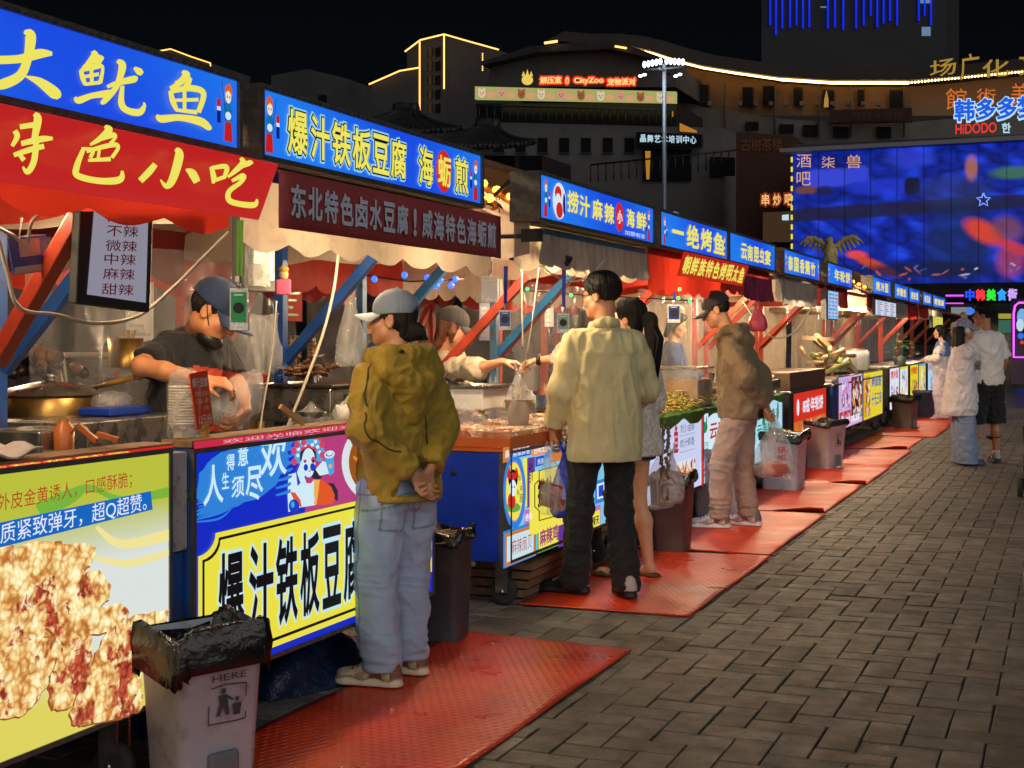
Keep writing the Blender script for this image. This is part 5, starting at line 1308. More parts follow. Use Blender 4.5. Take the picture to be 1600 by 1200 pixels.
        if style == 'pony': S.chain([s.hd(0, -.10, .02), s.hd(0, -.15, .0), s.hd(.0, -.17, -.12), s.hd(.0, -.15, -.26), s.hd(0, -.13, -.40)], [.035 * q, .045 * q, .05 * q, .042 * q, .012 * q], .02)
        if style == 'long':
            for g in (-.05, 0, .05): S.chain([s.hd(g, -.08, .0), s.hd(g * 1.3, -.10, -.15), s.hd(g * 1.2, -.09, -.36)], [.055 * q, .05 * q, .02 * q], .03)
        V, Fc = S.mesh(); V = relax(V, Fc, 1); N = normals(V, Fc)
        D = V - s.J['head']; a = np.arctan2(D @ s.hr, D @ s.hf)
        V = V + N * (.0045 * wob(np.stack([a * 2.2, D @ s.hu * .6, 0 * a], 1), 2.6, seed) + .003 * wob(V, 16, seed + 1))[:, None]
        o = skin_mesh('hair', V, Fc, m, s.t)
        if style in ('short', 'long', 'pony', 'bob') and s.h < .012 and not capped:
            rr = random.Random(seed); b = MB()      # loose locks over the shell
            for k in range(150):
                az = rr.uniform(-3.14, 3.14); front = math.cos(az) > .45; p = []
                end = rr.uniform(.75, 1.0) if front else rr.uniform(1.5, 2.05); tw = rr.uniform(-.25, .25)
                for i in range(6):
                    ph = .12 + (end - .12) * i / 5; aa = az + tw * i / 5; f_ = 1.0 + (.06 * (i / 5) ** 2 * rr.uniform(.2, 1.4))
                    p.append(s.hd(.083 * f_ * math.sin(ph) * math.sin(aa), -.018 + .103 * f_ * math.sin(ph) * math.cos(aa), .042 + .098 * f_ * math.cos(ph)))
                b.tube(p, [.0035, .0055, .006, .0055, .004, .001], 5)
            if style == 'pony':
                for k in range(40):
                    g = rr.uniform(-.04, .04); h_ = rr.uniform(-.04, .04); b.tube([s.hd(g * .6, -.15 + h_ * .5, .0), s.hd(g, -.185 + h_, -.12), s.hd(g * 1.2, -.165 + h_, -.26), s.hd(g * 1.5, -.14 + h_, -.44 + rr.uniform(-.03, .05))], [.006, .008, .006, .001], 5)
            b.build('hair_locks', m, o)
        return o
    def cap(s, m, back=False, vis=(.082, .095), tilt=-.25, strap=False, mv=None):
        q = s.s; ax = (s.hr, s.hf, s.hu)
        S = Sdf(s.J['head'] - .27 * q, s.J['head'] + .27 * q, .0045)
        S.ell(s.hd(0, -.014, .052), (.092 * q, .110 * q, .096 * q), ax, 0); S.cut(-s.hu - s.hf * .08, s.hd(0, 0, .030))
        if strap: S.ell(s.hd(0, -.13, .025), (.046 * q, .05 * q, .045 * q), ax, .003, True)
        S.ell(s.hd(0, -.014, .15), (.008 * q,) * 3, ax, .003)
        V, Fc = S.mesh(); V = relax(V, Fc, 1)
        D = V - s.J['head']; a = np.arctan2(D @ s.hr, D @ s.hf + .014 * q); z = D @ s.hu; N = normals(V, Fc)
        seam = np.exp(-((((a * 6 / 6.283) + .5) % 1 - .5) / .035) ** 2); V = V - N * (.0018 * seam)[:, None]
        o = skin_mesh('cap', V, Fc, m, s.t)
        b = MB(); vw, vl = vis
        def fn(u, v):
            an = -1.15 + 2.3 * u; rx, ry = .090, .104
            x, y = rx * math.sin(an), -.014 + ry * math.cos(an)
            dx = math.sin(an) * .25 * vl * v; y2 = y + vl * v * (math.cos(an) ** .8 if math.cos(an) > 0 else 0)
            return s.hd(x + dx * .5, y2, .034 + tilt * (y2 - y) - .35 * (x ** 2) * (4 + 12 * v))
        b.grid(fn, 20, 8); vo = b.build('visor', mv or m, o, solid=.004)
        return o
# ---------------------------------------------------------------- the people of the photograph
nv = lambda *v: np.array(v, float)
C_olive = cloth('olive_jacket', (.30, .20, .012, 1), .7, bump=.12, bscale=120)
C_denim = mat('light_denim', (.27, .36, .50, 1), .85, attr='col', var=.28, vscale=5, bump=.3, bscale=420, sheen=.15, stretch=(1, 1, .55))
C_capblue = cloth('blue_grey_cap', (.22, .28, .36, 1), .85, bump=.3, bscale=320)
# woman in the olive jacket
w1 = Person('woman in olive hooded jacket and light jeans, pale blue cap, hands behind her back', (-2.575, 5.085), 66, 1.60, head_yaw=30, head_pitch=2, skin=(196, 140, 104), h=.007,
            wristl=(-.05, -.185, .955), wristr=(.05, -.17, .965), elbowl=(-.245, -.08, 1.15), elbowr=(.215, -.07, 1.15), shoulderl=(-.165, -.01, 1.385), shoulderr=(.165, -.01, 1.385),
            anklel=(-.115, -.04, .10), ankler=(.115, .05, .10), toel=(-.215, .14, .035), toer=(.02, .24, .035), kneel=(-.115, .02, .49), kneer=(.115, .07, .49))
w1.body(hands={'l': dict(dir=w1.R * .7 - nv(0, 0, .75), palm=w1.Fw * -1, curl=40), 'r': dict(dir=-w1.R * .7 - nv(0, 0, .75), palm=w1.Fw * -1, curl=45)}, female=True)
def hood_mesh(w, name, m, seed, wdt=.135, low=1.19, back=-.145, h=.007, up=1.465):
    """hood lying on the back: thick rolled rim round the neck and a drooping pouch"""
    f = lambda x, y, z: w.w(x, y + w.ln(z), z)
    S = Sdf(f(0, -.05, 1.3) - .34, f(0, -.05, 1.3) + .34, h)
    S.chain([f(-wdt * .8, .08, up - .04), f(-wdt, .0, up), f(-wdt * .78, -.075, up + .012), f(0, -.105, up + .015), f(wdt * .78, -.075, up + .012), f(wdt, .0, up), f(wdt * .8, .08, up - .04)], [.024, .034, .038, .042, .038, .034, .024], .02)
    n = len([0, 1, 2, 3, 4, 5, 6])
    for i in range(n):
        x = -1 + 2 * i / (n - 1); zl = low + (up - low) * .55 * x * x
        S.chain([f(x * wdt * 1.02, -.085 + .03 * x * x, up), f(x * wdt * 1.0, back + .05 * x * x, (up * .55 + zl * .45)), f(x * wdt * .62, back + .025 + .03 * x * x, zl)], [.034, .036, .026], .03)
    V, Fc = S.mesh(); V = relax(V, Fc, 1); V = folds(V, Fc, .0045, 4, seed)
    return skin_mesh(name, V, Fc, m, w.t)
hood_mesh(w1, 'hood', C_olive, 5)
w1.top('jacket', C_olive, [(.83, 0, -.025, .186, .164), (.875, 0, -.022, .188, .166), (.93, 0, -.012, .194, .156), (1.05, 0, 0, .186, .136), (1.2, 0, -.01, .18, .124), (1.33, 0, -.01, .178, .112), (1.42, 0, -.01, .12, .08)], sleeve=(.072, .069, .056), sl_end=.93, shr=.08, fold=(.0058, 3.2), seed=4, h=.006)
b = MB(); b.tube([w1.w(-.075, -.135, 1.49), w1.w(-.085, -.135, 1.50), w1.w(-.095, -.13, 1.49)], .006, 8); b.ball(w1.w(-.10, -.10, 1.50), .011, 8); b.build('cord_stopper', M_black, w1.t)
def seam_on(o, w, lines, name, r, m):
    """stitched piping that follows the cloth of o along traced lines"""
    V = np.array([v.co for v in o.data.vertices]) + np.array(ORG[o.name]); D = V - np.array(EYE); dep = D @ np.array(FW)
    X = 800 + F * (D @ np.array(RT)) / dep; Y = HY - F * D[:, 2] / dep; b = MB()
    for ln in lines:
        q = []
        for x, y, _ in catmull([(x, y, 0) for x, y in ln], 5):
            k = np.nonzero((np.abs(X - x) < 5) & (np.abs(Y - y) < 5))[0]
            if len(k): p = Vector(V[k[np.argmin(dep[k])]]); q.append(p - FW * .002)
        if len(q) > 2: q = [q[0]] + [(q[i - 1] + q[i] + q[i + 1]) / 3 for i in range(1, len(q) - 1)] + [q[-1]]; b.tube(q, r, 5)
    return b.build(name, m, o)
seam_on(w1.topo, w1, [[(612, 548), (592, 552), (580, 566), (574, 600), (572, 630)], [(572, 640), (574, 672), (582, 688), (606, 698), (630, 702)], [(650, 572), (660, 600), (668, 640), (672, 690)]], 'piping', .0035, mat('dark_piping', (.05, .032, .008, 1), .7))
w1.bottom('jeans', C_denim, r=(.116, .100, .084), end=.085, waist=(.90, .158, .108), fold=(.0055, 2.1), ripple=.0035, seed=8, h=.0055, paint=(.32, .44, .61))
w1.shoes((196, 180, 150), (224, 210, 182), 'sneaker', (128, 92, 66), big=1.12)
w1.hair(style='bun', capped=True); w1.cap(C_capblue, strap=True, tilt=-.12, mv=cloth('pale_visor', (.42, .50, .55, 1), .8))
# white shirt hem under the jacket
S = Sdf(w1.w(0, 0, .85) - .3, w1.w(0, 0, .85) + .3, .007); S.stack([(w1.w(0, .012, .765), .178 * w1.s, .13 * w1.s), (w1.w(0, .0, .88), .172 * w1.s, .122 * w1.s)], w1.R, w1.Fw, .0)
S.cut(-w1.U * .9 - w1.Fw * .42 + w1.R * .12, w1.w(-.1, .02, .80)); V, Fc = S.mesh(); V = folds(relax(V, Fc, 1), Fc, .005, 3.5, 9); skin_mesh('shirt_hem', V, Fc, cloth('white_shirt', (.62, .64, .70, 1)), w1.t)

# young man in the olive-cream overshirt
C_over = cloth('olive_cream_shirt', (.60, .53, .28, 1), .8, bump=.12, bscale=200)
C_blackp = cloth('black_trousers', (.007, .007, .009, 1), .8)
w2 = Person('young man with short black hair in loose olive-cream shirt and black trousers', (-2.385, 7.21), 40, 1.77, head_yaw=34, head_pitch=-6, skin=(196, 134, 96), h=.008,
            elbowl=(-.235, .02, 1.12), wristl=(-.25, .12, .90), elbowr=(.27, .04, 1.12), wristr=(.20, .24, .98), ankler=(.10, -.10, .09), toer=(.12, .10, .03), anklel=(-.13, .09, .09), toel=(-.28, .22, .03), kneel=(-.12, .06, .48))
w2.body(hands={'l': dict(curl=50, palm=w2.R)})
w2.top('overshirt', C_over, [(.74, 0, -.02, .20, .15), (.80, 0, -.02, .205, .155), (.95, 0, -.02, .20, .15), (1.15, 0, -.02, .19, .14), (1.33, 0, -.02, .178, .118), (1.43, 0, -.01, .15, .09)], sleeve=(.074, .070, .054), sl_end=.9, collar=(.062, .01, .022), fold=(.0065, 2.8), st=(1.1, 1.1, .4), seed=12, shr=.08, h=.0065, yoke=1.31)
w2.bottom('trousers', C_blackp, r=(.088, .076, .074), end=.04, waist=(.96, .15, .105), fold=(.007, 3), ripple=.005, seed=3)
w2.shoes((26, 26, 28), (34, 32, 32), 'shoe', (200, 190, 190)); w2.hair(style='short', fringe=.07)
b = MB(); b.tube([w2.hd(-.072, .03, .012), w2.hd(-.06, .085, .012), w2.hd(-.02, .112, .008), w2.hd(.02, .112, .008)], .003, 6); b.build('glasses', M_black, w2.t)

# girl with the ponytail taking the bag
C_cro = mat('crochet_white', (.76, .69, .62, 1), .85, var=.3, vscale=45, bump=.9, bscale=70)
hand3 = ond(814, 568, 7.86)
w3 = Person('girl with long black ponytail in white crochet top and denim shorts reaching for a bag', (-2.40, 7.79), 74, 1.64, head_yaw=10, skin=(226, 170, 132), h=.009,
            shoulderl_w=ond(925, 545, 7.82), elbowl_w=ond(886, 560, 7.84), wristl_w=ond(841, 563, 7.86), elbowr=(.25, .0, 1.12), wristr=(.22, .1, .90), anklel=(-.075, .03, .09), ankler=(.085, -.07, .09), toel=(-.09, .2, .025), toer=(.09, .1, .025))
w3.body(legs=True, female=True, hands={'l': dict(dir=-w3.Fw * -1 * 1.0 - nv(0, 0, .15), palm=nv(0, 0, -1), curl=48)})
def cape(S):
    a, e = w3.J['shoulderl'], w3.J['elbowl']
    for t in (.0, .35, .7, 1.0):
        p = a * (1 - t) + e * t + nv(0, 0, .02); S.chain([p, p - nv(0, 0, .06 + .18 * t), p - nv(0, 0, .12 + .5 * t)], [.07, .05, .035], .04, (w3.R, 1.8))
w3.top('crochet_top', C_cro, [(.78, 0, -.02, .205, .165), (.9, 0, -.01, .195, .155), (1.1, 0, 0, .17, .125), (1.3, 0, 0, .165, .115), (1.40, 0, 0, .12, .08)], sleeve=(.07, .075, .08), sl_end=.1, fold=(.006, 4), extra=cape, seed=14)
w3.bottom('shorts', cloth('denim_shorts', (.05, .085, .14, 1), .85), r=(.10, .098, .09), shorts=.17, waist=(.9, .15, .11), fold=(.004, 4), seed=2)
w3.shoes((206, 180, 140), (90, 66, 46), 'sandal', slip=True)
w3.hair(style='pony')
wr = w3.J['wristl']; b = MB(); dd = w3.J['wristl'] - w3.J['elbowl']; dd = Vector(dd / np.linalg.norm(dd))
b.tube([Vector(wr) - dd * .012, Vector(wr) + dd * .010], .031, 14); b.build('watch_strap', M_black, w3.t)
b = MB()
for k in range(26):
    t = k / 25; p = Vector(w3.J['elbowl']) + Vector((0, .0, .02 - .62 * t)); b.ball(p + Vector((rnd.uniform(-.01, .01), -.02 + rnd.uniform(-.01, .01), 0)), .013, 6)
for k in range(9): b.tube([p, p + Vector((rnd.uniform(-.02, .02), rnd.uniform(-.02, .02), -.13))], [.006, .003], 5)
b.build('tassel', mat('tassel', (.5, .40, .30, 1), .8), w3.t)
b = MB(); p = Vector(w3.w(.16, -.12, .98))
for q_ in (p, p + Vector((.05, -.05, -.03))):
    for k in range(14): b.ball(q_ + Vector((rnd.uniform(-.01, .01), rnd.uniform(-.01, .01), -.022 * k)), .014, 6)
    for k in range(9): b.tube([q_ + Vector((0, 0, -.3)), q_ + Vector((rnd.uniform(-.02, .02), rnd.uniform(-.02, .02), -.42))], [.007, .003], 5)
b.build('fringe', mat('tassel_brown', (.26, .17, .11, 1), .8), w3.t)

# man in the brown jacket
C_brown = cloth('brown_jacket', (.20, .145, .078, 1), .7, bump=.12, bscale=150)
C_khaki = cloth('pale_trousers', (.44, .32, .25, 1), .85)
w4 = Person('man in brown hooded jacket, dark cap and pale trousers leaning over the counter, hands behind', (-2.29, 10.15), 92, 1.745, head_yaw=4, head_pitch=-22, lean=.16, head_fwd=.075, skin=(206, 146, 104), h=.009,
            elbowl=(-.27, -.10, 1.13), elbowr=(.27, -.10, 1.13), wristl=(-.07, -.20, .93), wristr=(.06, -.19, .95), anklel=(-.10, .14, .09), toel=(-.13, .33, .03), ankler=(.10, -.06, .09), toer=(.13, .14, .03), kneel=(-.10, .12, .48), kneer=(.10, .01, .48))
w4.body(hands={'l': dict(dir=w4.R * .4 - nv(0, 0, 1), palm=-w4.Fw, curl=45), 'r': dict(dir=-w4.R * .5 - nv(0, 0, .8), palm=-w4.Fw, curl=40)})
hood_mesh(w4, 'hood', C_brown, 6, wdt=.12, low=1.31, back=-.13, h=.009, up=1.475)
w4.top('jacket', C_brown, [(.83, 0, -.02, .205, .175), (.86, 0, -.02, .208, .178), (1.0, 0, -.015, .205, .16), (1.2, 0, -.02, .205, .15), (1.33, 0, -.02, .19, .13), (1.43, 0, -.01, .14, .09)], sleeve=(.082, .076, .055), sl_end=.95, fold=(.008, 2.6), seed=21)
w4.bottom('trousers', C_khaki, r=(.104, .086, .07), end=.085, waist=(.90, .155, .11), fold=(.005, 3.4), ripple=.007, seed=31)
w4.shoes((215, 210, 204), (242, 238, 232), 'sneaker', (120, 116, 112), big=1.08); w4.hair(style='cap'); w4.cap(cloth('dark_cap', (.02, .021, .025, 1), .8), tilt=-.3)
b = MB(); b.tube([w4.hd(-.074, .0, .012), w4.hd(-.066, .075, .01), w4.hd(-.055, .104, .006), w4.hd(0, .116, .004), w4.hd(.055, .104, .006), w4.hd(.07, .05, .01)], .0028, 6)
for g in (-1, 1): b.tube([w4.hd(g * .032 + .026 * math.cos(t), .108, .0 + .017 * math.sin(t)) for t in [k * .5236 for k in range(13)]], .002, 5)
b.build('glasses', M_black, w4.t)

# couple far down the lane
C_white = cloth('white_tee', (.85, .80, .77, 1), .85)
w5 = Person('young man in white T-shirt and black cargo shorts standing in the lane', (-.91, 16.48), 38, 1.80, head_yaw=42, skin=(190, 130, 95), h=.011,
            elbowl=(-.26, -.04, 1.12), wristl=(-.22, .10, .93), elbowr=(.25, .0, 1.13), wristr=(.22, .12, .92), anklel=(-.15, .0, .09), toel=(-.24, .17, .03), ankler=(.15, .02, .09), toer=(.20, .2, .03), kneel=(-.13, .03, .48), kneer=(.13, .03, .48))
w5.body(legs=True, hands={'l': dict(curl=35)})
w5.top('tee', C_white, [(.86, 0, -.01, .20, .15), (1.0, 0, -.01, .20, .15), (1.2, 0, -.02, .20, .14), (1.33, 0, -.02, .185, .12), (1.43, 0, -.01, .13, .08)], sleeve=(.085, .082, .06), short=.85, fold=(.008, 3), seed=41)
w5.bottom('cargo_shorts', C_blackp, r=(.13, .125, .1), shorts=.49, waist=(.95, .175, .125), fold=(.008, 3.5), seed=42)
w5.shoes((34, 40, 52), (44, 44, 46), 'shoe', (180, 180, 185)); w5.hair(style='short', fringe=.075)
b = MB()
for d in 'lr': b.tube([w5.J['ankle' + d] + nv(0, 0, -.01), w5.J['ankle' + d] + nv(0, 0, .05)], .042, 12)
b.build('socks', C_white, w5.t)
fp = w5.hd(-.02, .11, -.03)
w6 = Person('girl in pale jacket, headphones and blue checked trousers raising a hand to his face', (-1.14, 16.2), -70, 1.62, head_yaw=8, head_pitch=6, skin=(206, 148, 112), h=.011,
            elbowr_w=ond(1516, 560, 15.5), wristr_w=Vector(fp) + Vector((-.09, -.05, -.03)), elbowl=(-.27, .0, 1.12), wristl=(-.2, .16, 1.0), anklel=(-.08, .02, .09), ankler=(.10, .04, .09))
w6.body(female=True, hands={'l': dict(curl=50), 'r': dict(curl=40)})
C_lil = cloth('pale_lilac_jacket', (.74, .70, .72, 1), .85)
w6.top('long_jacket', C_lil, [(.60, 0, -.04, .225, .19), (.66, 0, -.03, .23, .20), (.85, 0, -.02, .215, .185), (1.1, 0, -.02, .19, .145), (1.3, 0, -.01, .18, .12), (1.41, 0, 0, .13, .08)], sleeve=(.08, .075, .055), fold=(.011, 3), seed=51)
def checked():
    m = mat('blue_check', (.10, .17, .33, 1), .85); n, l = m.node_tree.nodes, m.node_tree.links
    tc = n.new('ShaderNodeTexCoord'); mp = n.new('ShaderNodeMapping'); mp.inputs['Rotation'].default_value = (0, 0, R(45)); c = n.new('ShaderNodeTexChecker'); c.inputs['Scale'].default_value = 60
    c.inputs[1].default_value = (.10, .17, .33, 1); c.inputs[2].default_value = (.34, .42, .58, 1)
    l.new(tc.outputs['Object'], mp.inputs[0]); l.new(mp.outputs[0], c.inputs[0]); l.new(c.outputs[0], n['Principled BSDF'].inputs['Base Color']); return m
w6.bottom('wide_trousers', checked(), r=(.10, .11, .125), end=.02, waist=(.9, .145, .105), fold=(.009, 2.4), ripple=0, seed=52)
w6.shoes((40, 90, 120), (60, 90, 110), 'shoe'); w6.hair(style='long', capped=True); w6.cap(cloth('patterned_cap', (.30, .32, .42, 1), .8, var=.6, vscale=60))
b = MB(); b.ball(w6.hd(-.085, -.01, -.01), .04, 10); b.ball(w6.hd(.085, -.01, -.01), .04, 10); b.build('headphones', M_white, w6.t)
w7 = Person('girl with black hair in blue-collared hoodie and pale lilac trousers at a far stall', (-2.10, 25.0), 88, 1.63, skin=(215, 165, 130), h=.013, elbowl=(-.24, .05, 1.15), wristl=(-.16, .26, 1.12), elbowr=(.24, .05, 1.15), wristr=(.12, .28, 1.12))
w7.body(female=True)
w7.top('hoodie', cloth('cream_hoodie', (.78, .72, .66, 1)), [(.80, 0, 0, .19, .15), (1.1, 0, 0, .19, .15), (1.3, 0, 0, .18, .13), (1.42, 0, 0, .13, .08)], sleeve=(.085, .08, .06), fold=(.01, 3), seed=61)
w7.top('blue_collar', cloth('blue_top', (.10, .20, .52, 1)), [(1.18, 0, -.01, .20, .165), (1.33, 0, -.01, .19, .145), (1.44, 0, 0, .13, .09)], sleeve=(.09, .088, .08), short=.8, fold=(.006, 3), seed=62)
w7.bottom('trousers', cloth('lilac_trousers', (.72, .62, .64, 1)), r=(.115, .115, .12), end=.03, waist=(.9, .165, .12), fold=(.01, 3), ripple=0, seed=63); w7.shoes((190, 180, 170), (200, 195, 190)); w7.hair(style='bob')
# more shoppers beyond, dim silhouettes
far_people = [('shopper with a straw hat beyond the girl in the hoodie', (-1.95, 26.6), 80, 1.66, (.14, .24, .26, 1), (.05, .08, .09, 1)), ('shopper in dark clothes by the pink neon board', (1.05, 26.5), 20, 1.70, (.035, .035, .045, 1), (.03, .03, .04, 1)),
              ('person in a grey coat walking near the screen building', (.55, 33.0), 150, 1.68, (.10, .10, .12, 1), (.02, .02, .03, 1)), ('person in blue standing under the coloured gate sign', (-.2, 36.0), 200, 1.7, (.04, .08, .2, 1), (.03, .03, .04, 1))]
for i, (lab, p, f, hh, c1, c2) in enumerate(far_people):
    w = Person(lab, p, f, hh, h=.018, skin=(190, 140, 110)); w.h = .016; w.body()
    w.top('coat', cloth('far_coat_%d' % i, c1), [(.75, 0, 0, .20, .16), (1.1, 0, 0, .19, .15), (1.3, 0, 0, .18, .13), (1.42, 0, 0, .13, .08)], sleeve=(.08, .075, .06), seed=70 + i)
    w.bottom('trousers', cloth('far_trousers_%d' % i, c2), r=(.11, .1, .09), seed=80 + i, ripple=0); w.shoes((40, 40, 44), (60, 60, 60)); w.hair(style=('bob', 'short', 'long', 'short')[i])
    if i == 0:
        b = MB(); b.lathe([(.19, 0), (.11, .015), (.10, .09), (.07, .12), (0, .125)], w.hd(0, -.01, .05), 18); b.build('straw_hat', mat('straw', (.50, .32, .12, 1), .8, bump=.5), w.t)

# vendor with the blue cap
C_tee = cloth('charcoal_tee', (.012, .014, .019, 1), .85)
w8 = Person('vendor in charcoal T-shirt with red stripes, blue cap and mask under his chin', (-3.51, 4.94), -92, 1.74, head_yaw=22, head_pitch=-34, head_fwd=.10, lean=.10, skin=(202, 138, 96), h=.007,
            head_w=ond(333, 488, 5.74), elbowr_w=ond(220, 572, 5.52), wristr_w=ond(318, 594, 5.46), elbowl_w=ond(372, 606, 5.92), wristl_w=ond(384, 642, 5.66))
w8.body(hands={'r': dict(dir=nv(*(RT * .95 - Vector((0, 0, .12)))), palm=nv(*(-Vector((0, 0, 1)) + FW * .5)), curl=42), 'l': dict(dir=nv(*(-RT * .2 - FW * .5 - Vector((0, 0, .35)))), palm=nv(*(-RT)), curl=50)})
w8.top('tee', C_tee, [(.80, 0, -.01, .205, .16), (1.0, 0, 0, .21, .165), (1.2, 0, .01, .215, .16), (1.33, 0, .02, .20, .14), (1.44, 0, .02, .15, .10)], sleeve=(.07, .066, .06), short=.8, fold=(.007, 3.0), seed=91, shr=.085)
sx = lambda V: ((V - w8.p) @ w8.R, (V - w8.p) @ w8.Fw)
st = mat('red_stripe', (.55, .06, .03, 1), .8)
me = w8.topo.data; me.materials.append(st)
og = np.array(ORG[w8.topo.name])
zz = np.zeros(len(me.vertices) * 3); me.vertices.foreach_get('co', zz); zz = zz.reshape(-1, 3) + og
for p in me.polygons:
    c = zz[list(p.vertices)].mean(0); d = c - w8.p; x, y = d @ w8.R, d @ w8.Fw
    if (1.238 < c[2] - .14 * x < 1.284 and y > .0 and abs(x) < .16) or (1.03 < c[2] < 1.062 and x > -.12 and y > -.1): p.material_index = 1
w8.bottom('trousers', C_blackp, seed=92); w8.hair(style='cap'); w8.cap(cloth('navy_cap', (.010, .028, .09, 1), .8), tilt=-.2, vis=(.09, .105))
S = Sdf(w8.J['head'] - .2, w8.J['head'] + .2, .005); ax = (w8.hr, w8.hf, w8.hu)
S.ell(w8.hd(0, .05, -.098), (.056, .062, .038), ax, 0)
V, Fc = S.mesh(); skin_mesh('face_mask', relax(V, Fc, 1), Fc, M_black, w8.t)
b = MB()
for g in (-1, 1): b.tube([w8.hd(g * .06, .04, -.06), w8.hd(g * .077, .01, -.02), w8.hd(g * .080, -.02, .02)], .0025, 6)
b.build('mask_strap', M_black, w8.t)
# vendor with the auburn hair handing over the bag
w9 = Person('vendor woman with auburn hair and dark cap reaching out across the seafood stall', (-3.55, 7.75), -62, 1.66, head_yaw=4, head_pitch=-14, skin=(236, 176, 138), h=.008,
            head_w=ond(708, 514, 8.45), neck_w=ond(690, 548, 8.5), shoulderr_w=ond(696, 572, 8.35), elbowr_w=ond(742, 578, 8.1), wristr_w=ond(784, 565, 7.93), shoulderl_w=ond(705, 570, 8.7), elbowl_w=ond(716, 640, 8.55), wristl_w=ond(722, 612, 8.15), chest_w=ond(694, 620, 8.5))
w9.body(female=True, hands={'r': dict(dir=nv(*(RT * .97 - Vector((0, 0, .05)))), palm=nv(0, 0, -1), curl=40), 'l': dict(dir=nv(*(RT * .8 - FW * .6)), palm=nv(0, 0, 1), curl=14)})
w9.top('blouse', cloth('cream_blouse', (.60, .52, .38, 1)), [(.85, 0, 0, .17, .14), (1.1, 0, 0, .17, .135), (1.3, 0, 0, .165, .12), (1.41, 0, 0, .12, .08)], sleeve=(.07, .068, .066), sl_end=.12, fold=(.007, 4), seed=95)
w9.bottom('trousers', C_blackp, seed=96); w9.hair(M_hairbrown, style='bob', capped=True); w9.cap(cloth('charcoal_cap', (.045, .045, .05, 1), .8), tilt=-.22, vis=(.09, .10))
# people deeper inside the stalls
inner = [('vendor in dark coat and cap standing behind the red brace of the seafood stall', (-4.55, 8.55), -40, 1.72, (.03, .028, .025, 1), 'cap', None, 0), ('seated vendor in magenta jacket and black visor inside the squid stall', (-4.35, 5.55), 120, 1.62, (.16, .02, .06, 1), 'bun', 'v', -.42),
         ('woman with long dark hair in navy top behind the squid stall', (-5.2, 5.6), 30, 1.66, (.03, .03, .07, 1), 'long', None, 0), ('small vendor with dark hair behind the fish tank', (-4.4, 12.1), -60, 1.58, (.20, .12, .09, 1), 'short', None, -.25), ('vendor in white gloves working at the steel trays', (-3.75, 13.6), -80, 1.66, (.05, .09, .24, 1), 'bob', None, 0)]
for i, (lab, p, f, hh, c1, hs, vv, dz_) in enumerate(inner):
    w = Person(lab, p, f, hh, h=.012, skin=(215, 160, 122), head_pitch=-18, elbowl=(-.25, .06, 1.12), elbowr=(.25, .06, 1.12), wristl=(-.14, .30, 1.05), wristr=(.14, .30, 1.05))
    if dz_:
        for k in w.J: w.J[k] = w.J[k] + nv(0, 0, dz_) if k[:4] not in ('ankl', 'toel', 'toer') else w.J[k]
        w.p = w.p + nv(0, 0, dz_)
        for d_ in 'lr': w.J['knee' + d_] = w.w(.12 if d_ == 'r' else -.12, .38, .90); w.J['ankle' + d_] = np.array([*w.w(.12 if d_ == 'r' else -.12, .36, 0)[:2], .09])
    w.body(female=i != 0)
    w.top('jacket', cloth('inner_coat_%d' % i, c1), [(.88, 0, 0, .18, .14), (1.1, 0, 0, .185, .145), (1.3, 0, 0, .18, .13), (1.42, 0, 0, .13, .08)], sleeve=(.075, .07, .055), seed=100 + i)
    if not dz_: w.bottom('trousers', C_blackp, seed=110 + i, ripple=0)
    else:
        b = MB()
        for d_ in 'lr': b.tube([w.J['hip' + d_], w.J['knee' + d_], w.J['ankle' + d_]], [.085, .07, .05], 12)
        b.build('trousers', C_blackp, w.t)
    w.hair(style=hs, capped=hs == 'cap' or bool(vv))
    if hs == 'cap' or vv: w.cap(cloth('black_cap', (.012, .012, .014, 1), .7))
